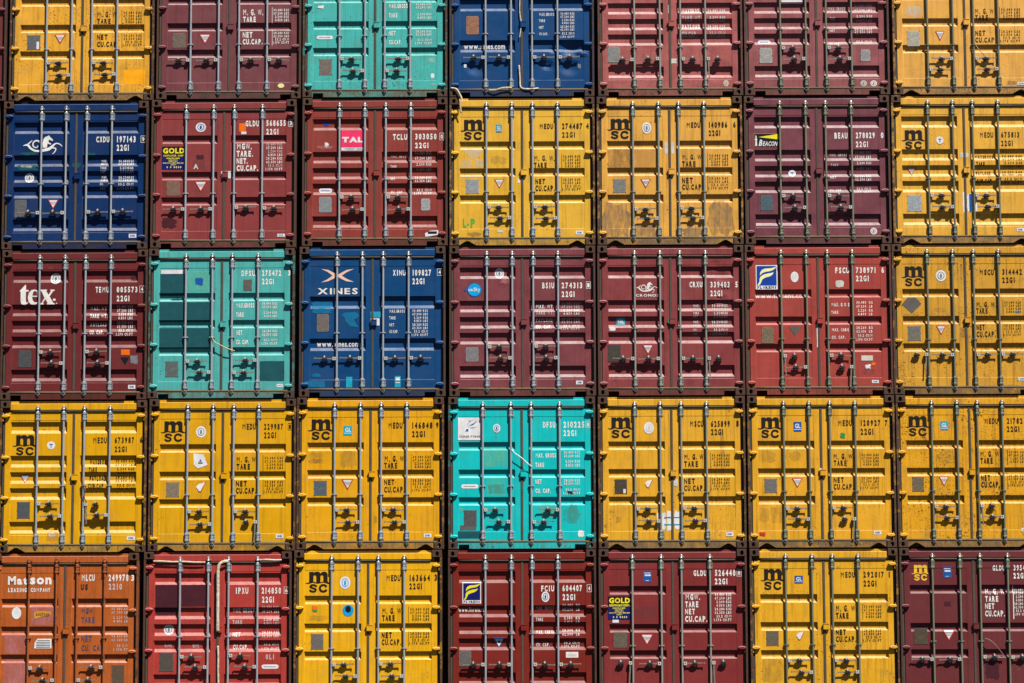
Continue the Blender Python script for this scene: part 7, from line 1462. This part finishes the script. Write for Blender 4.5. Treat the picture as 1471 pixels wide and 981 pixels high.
  ('paint_patch',-1,[('rag',-0.4813,0.8706,-0.3763,0.9449,'m',3,0.05)]),('paint_patch',1,[('rag',0.1404,1.8169,0.4099,2.139,'m',6,0.3)]),('identification_number',1,[('t','GLDU',0.3167,0.2816,0.5186,0.3749,'W',0.155)]),('identification_number',1,[('t','3954',0.6534,0.2782,0.8482,0.3738,'W',0.155)]),('identification_number',1,[('t','22G1',0.6501,0.4055,0.8565,0.5034,'W',0.155)]),('weight_lettering',1,[('t','M. G. W.',0.1846,0.6559,0.5252,0.7634,'W',0.18)]),('weight_lettering',1,[('t','TARE',0.184,0.7783,0.3994,0.8784,'W',0.18)]),('weight_lettering',1,[('t','NET',0.1812,0.8938,0.3294,0.9958,'W',0.18)]),('weight_lettering',1,[('t','CU.CAP.',0.1783,1.0137,0.4978,1.1163,'W',0.18)]),('weight_lettering',1,[('t','30.480 KGS',0.66,0.6576,0.9092,0.7031,'W',0.16)]),('weight_lettering',1,[('t','67.200 LBS',0.6585,0.7148,0.9078,0.7602,'W',0.16)]),('weight_lettering',1,[('t','2.200 KGS',0.6821,0.772,0.9063,0.8174,'W',0.16)]),('weight_lettering',1,[('t','4.850 LBS',0.6807,0.8292,0.9048,0.8745,'W',0.16)]),('weight_lettering',1,[('t','28.280 KGS',0.6542,0.8862,0.9033,0.9316,'W',0.16)]),('weight_lettering',1,[('t','62.350 LBS',0.6527,0.9433,0.9018,0.9887,'W',0.16)]),('weight_lettering',1,[('t','33.2 CU.M',0.6763,1.0005,0.9003,1.0458,'W',0.16)]),('weight_lettering',1,[('t','1.170 CU.FT',0.6373,1.0574,0.8988,1.1028,'W',0.16)]),('weight_lettering',1,[('t','[',0.6368,0.6575,0.6391,1.1145,'W',0.03)]),('logo',-1,[('m',-1.0068,0.2744,-0.7151,0.5301,'M')]),('classification_label',-1,[('bluetag',-0.4919,0.3041,-0.3544,0.4875)]),('warning_triangle',-1,[('tri',-0.5261,1.3201,-0.3104,1.5096)]),('data_plate',-1,[(-0.9773,1.3002,-0.7675,1.561,(98,84,64))])],'opts':{}}
]

for sp in CONTAINERS:
    make_container(sp)

# ------------------------------------------------------------------ loose straps and torn sealing strips
EXTRAS = [('torn_seal_strip',[(0.0004,0.02,11.7643),
  (-0.0041,0.018,11.4863),
  (0.0189,0.02,11.2779),
  (-0.0093,0.02,11.0354)],0.01,0.6,(195,188,184),'white torn strip down the upper door gap of the top row blue container','sealing strip'),
  ('torn_seal_strip',[(-0.0178,0.02,10.5786),
  (-0.005,0.018,10.3781),
  (0.0079,0.015,10.2055),
  (0.1163,0.0,10.1704),
  (0.3029,0.01,10.1832)],0.013,0.5,(215,206,196),'white strip curling out at the foot of the top row blue container','sealing strip'),
  ('torn_seal_strip',[(-1.1559,-0.01,10.1909),
  (-1.0643,-0.03,10.1697),
  (-1.0033,-0.04,10.0728),
  (-0.9695,-0.05,9.9761),
  (-0.9968,-0.05,9.9005),
  (-0.9834,-0.03,9.7627)],0.014,0.5,(205,190,150),'cream strip dangling at the lower left corner of the top row blue container','sealing strip'),
  ('torn_seal_strip',[(-0.5283,0.0,10.1531),
  (-0.4095,-0.02,10.1525),
  (-0.2907,-0.02,10.1864),
  (-0.138,-0.01,10.1925)],0.014,0.5,(190,172,120),'cream strip lying across the bar ends at the foot of the top row blue container','sealing strip'),
  ('strap',[(-5.1034,-0.01,6.0499),
  (-5.0487,-0.02,5.9551),
  (-4.9575,-0.03,5.9041),
  (-4.8394,-0.03,5.8462),
  (-4.7214,-0.01,5.8052)],0.008,0.7,(196,180,110),'yellowish knotted strap slung between two bars of the patched turquoise container','strap'),
  ('strap',[(-0.1627,-0.005,4.1558),
  (-0.0961,-0.02,4.0887),
  (-0.0162,-0.025,4.0349),
  (0.0735,-0.02,3.9544),
  (0.1666,-0.005,3.8773)],0.009,0.5,(222,228,226),'white plastic strap slung between two bars of the bright turquoise container','strap'),
  ('torn_seal_strip',[(-6.0237,0.005,2.3601),
  (-5.8739,0.0,2.3596),
  (-5.7073,0.002,2.349),
  (-5.5242,-0.002,2.3517),
  (-5.3409,0.0,2.3411),
  (-5.1745,0.004,2.3404)],0.015,0.5,(206,186,160),'pale torn sealing strip along the top left of the bright red container','sealing strip'),
  ('torn_seal_strip',[(-4.7752,0.0,2.3555),
  (-4.8484,-0.02,2.3558),
  (-4.9279,-0.03,2.3164),
  (-4.9569,-0.03,2.2072),
  (-4.9576,-0.02,1.926),
  (-4.9585,-0.02,1.6618),
  (-4.9563,-0.02,1.4309),
  (-4.9576,-0.01,1.2135)],0.024,0.25,(206,200,176),'broad cream strip hanging down the door gap of the bright red container','sealing strip'),
  ('torn_seal_strip',[(-4.9555,0.01,0.9864),
  (-4.9472,0.01,0.8056),
  (-4.9487,0.01,0.6086),
  (-4.9396,0.01,0.3462)],0.016,0.4,(205,190,165),'lower remnant of cream strip in the door gap of the bright red container','sealing strip'),
  ('torn_seal_strip',[(-4.2894,0.0,2.3736),
  (-4.1762,-0.005,2.3799),
  (-4.0431,0.0,2.3727),
  (-3.9266,0.004,2.3756)],0.014,0.5,(206,190,165),'pale torn sealing strip at the top right of the bright red container','sealing strip'),
  ('wire',[(7.4983,-0.01,1.0647),
  (7.5787,-0.03,1.0368),
  (7.6805,-0.035,0.9445),
  (7.8038,-0.02,0.7832)],0.006,1.0,(120,104,96),'thin bent wire looped from a bar of the dark plum container','wire'),
  ('wire',[(-7.1854,-0.01,3.6227),
  (-7.1441,-0.03,3.5392),
  (-7.1623,-0.03,3.4226),
  (-7.1274,-0.015,3.3225)],0.009,1.0,(70,56,40),'short dark twist of wire on a bar of the far left yellow container','wire'),
  ('wire',[(7.5795,-0.01,10.8853),
  (7.6206,-0.03,10.8117),
  (7.6789,-0.03,10.7415),
  (7.754,-0.02,10.6607)],0.007,1.0,(150,140,60),'greenish wire hanging on a bar of the pale yellow corner container','wire')]
for (nm, pts, r, flat, rgb, label, cat) in EXTRAS:
    mb = MB()
    q = smooth_line([Vector(p) for p in pts], 5)
    rnd = random.Random(len(pts)*7+int(r*1e4))
    mb.path(q, [r*(.9+.2*rnd.random()) for _ in q], n=8, flat=flat)
    thing(link(nm, mb.mesh(nm, [paper('weathered_strip', tuple(rgb), (120, 104, 84), 25, .5)], True)), label, cat)

# ------------------------------------------------------------------ ground
gm, nt, b = new_mat('yard_asphalt')
geo = nt.nodes.new('ShaderNodeNewGeometry')
P = geo.outputs['Position']
c = mix(nt, ramp(nt, noise(nt, P, .35, 6), .35, .7), (.026, .025, .024), (.042, .040, .038))
c = mix(nt, ramp(nt, noise(nt, P, 40, 4), .5, .7, 0, .5), c, (.06, .058, .055))
nt.links.new(c, b.inputs['Base Color'])
b.inputs['Roughness'].default_value = .85
mb = MB()
G0 = -900
mb.add([(-900, -900, 0.0060), (900, -900, 0.0060), (900, 900, 0.0060), (-900, 900, 0.0060)], [(0, 1, 2, 3)])
g = link('ground', mb.mesh('ground', [gm]))
g['kind'] = 'structure'
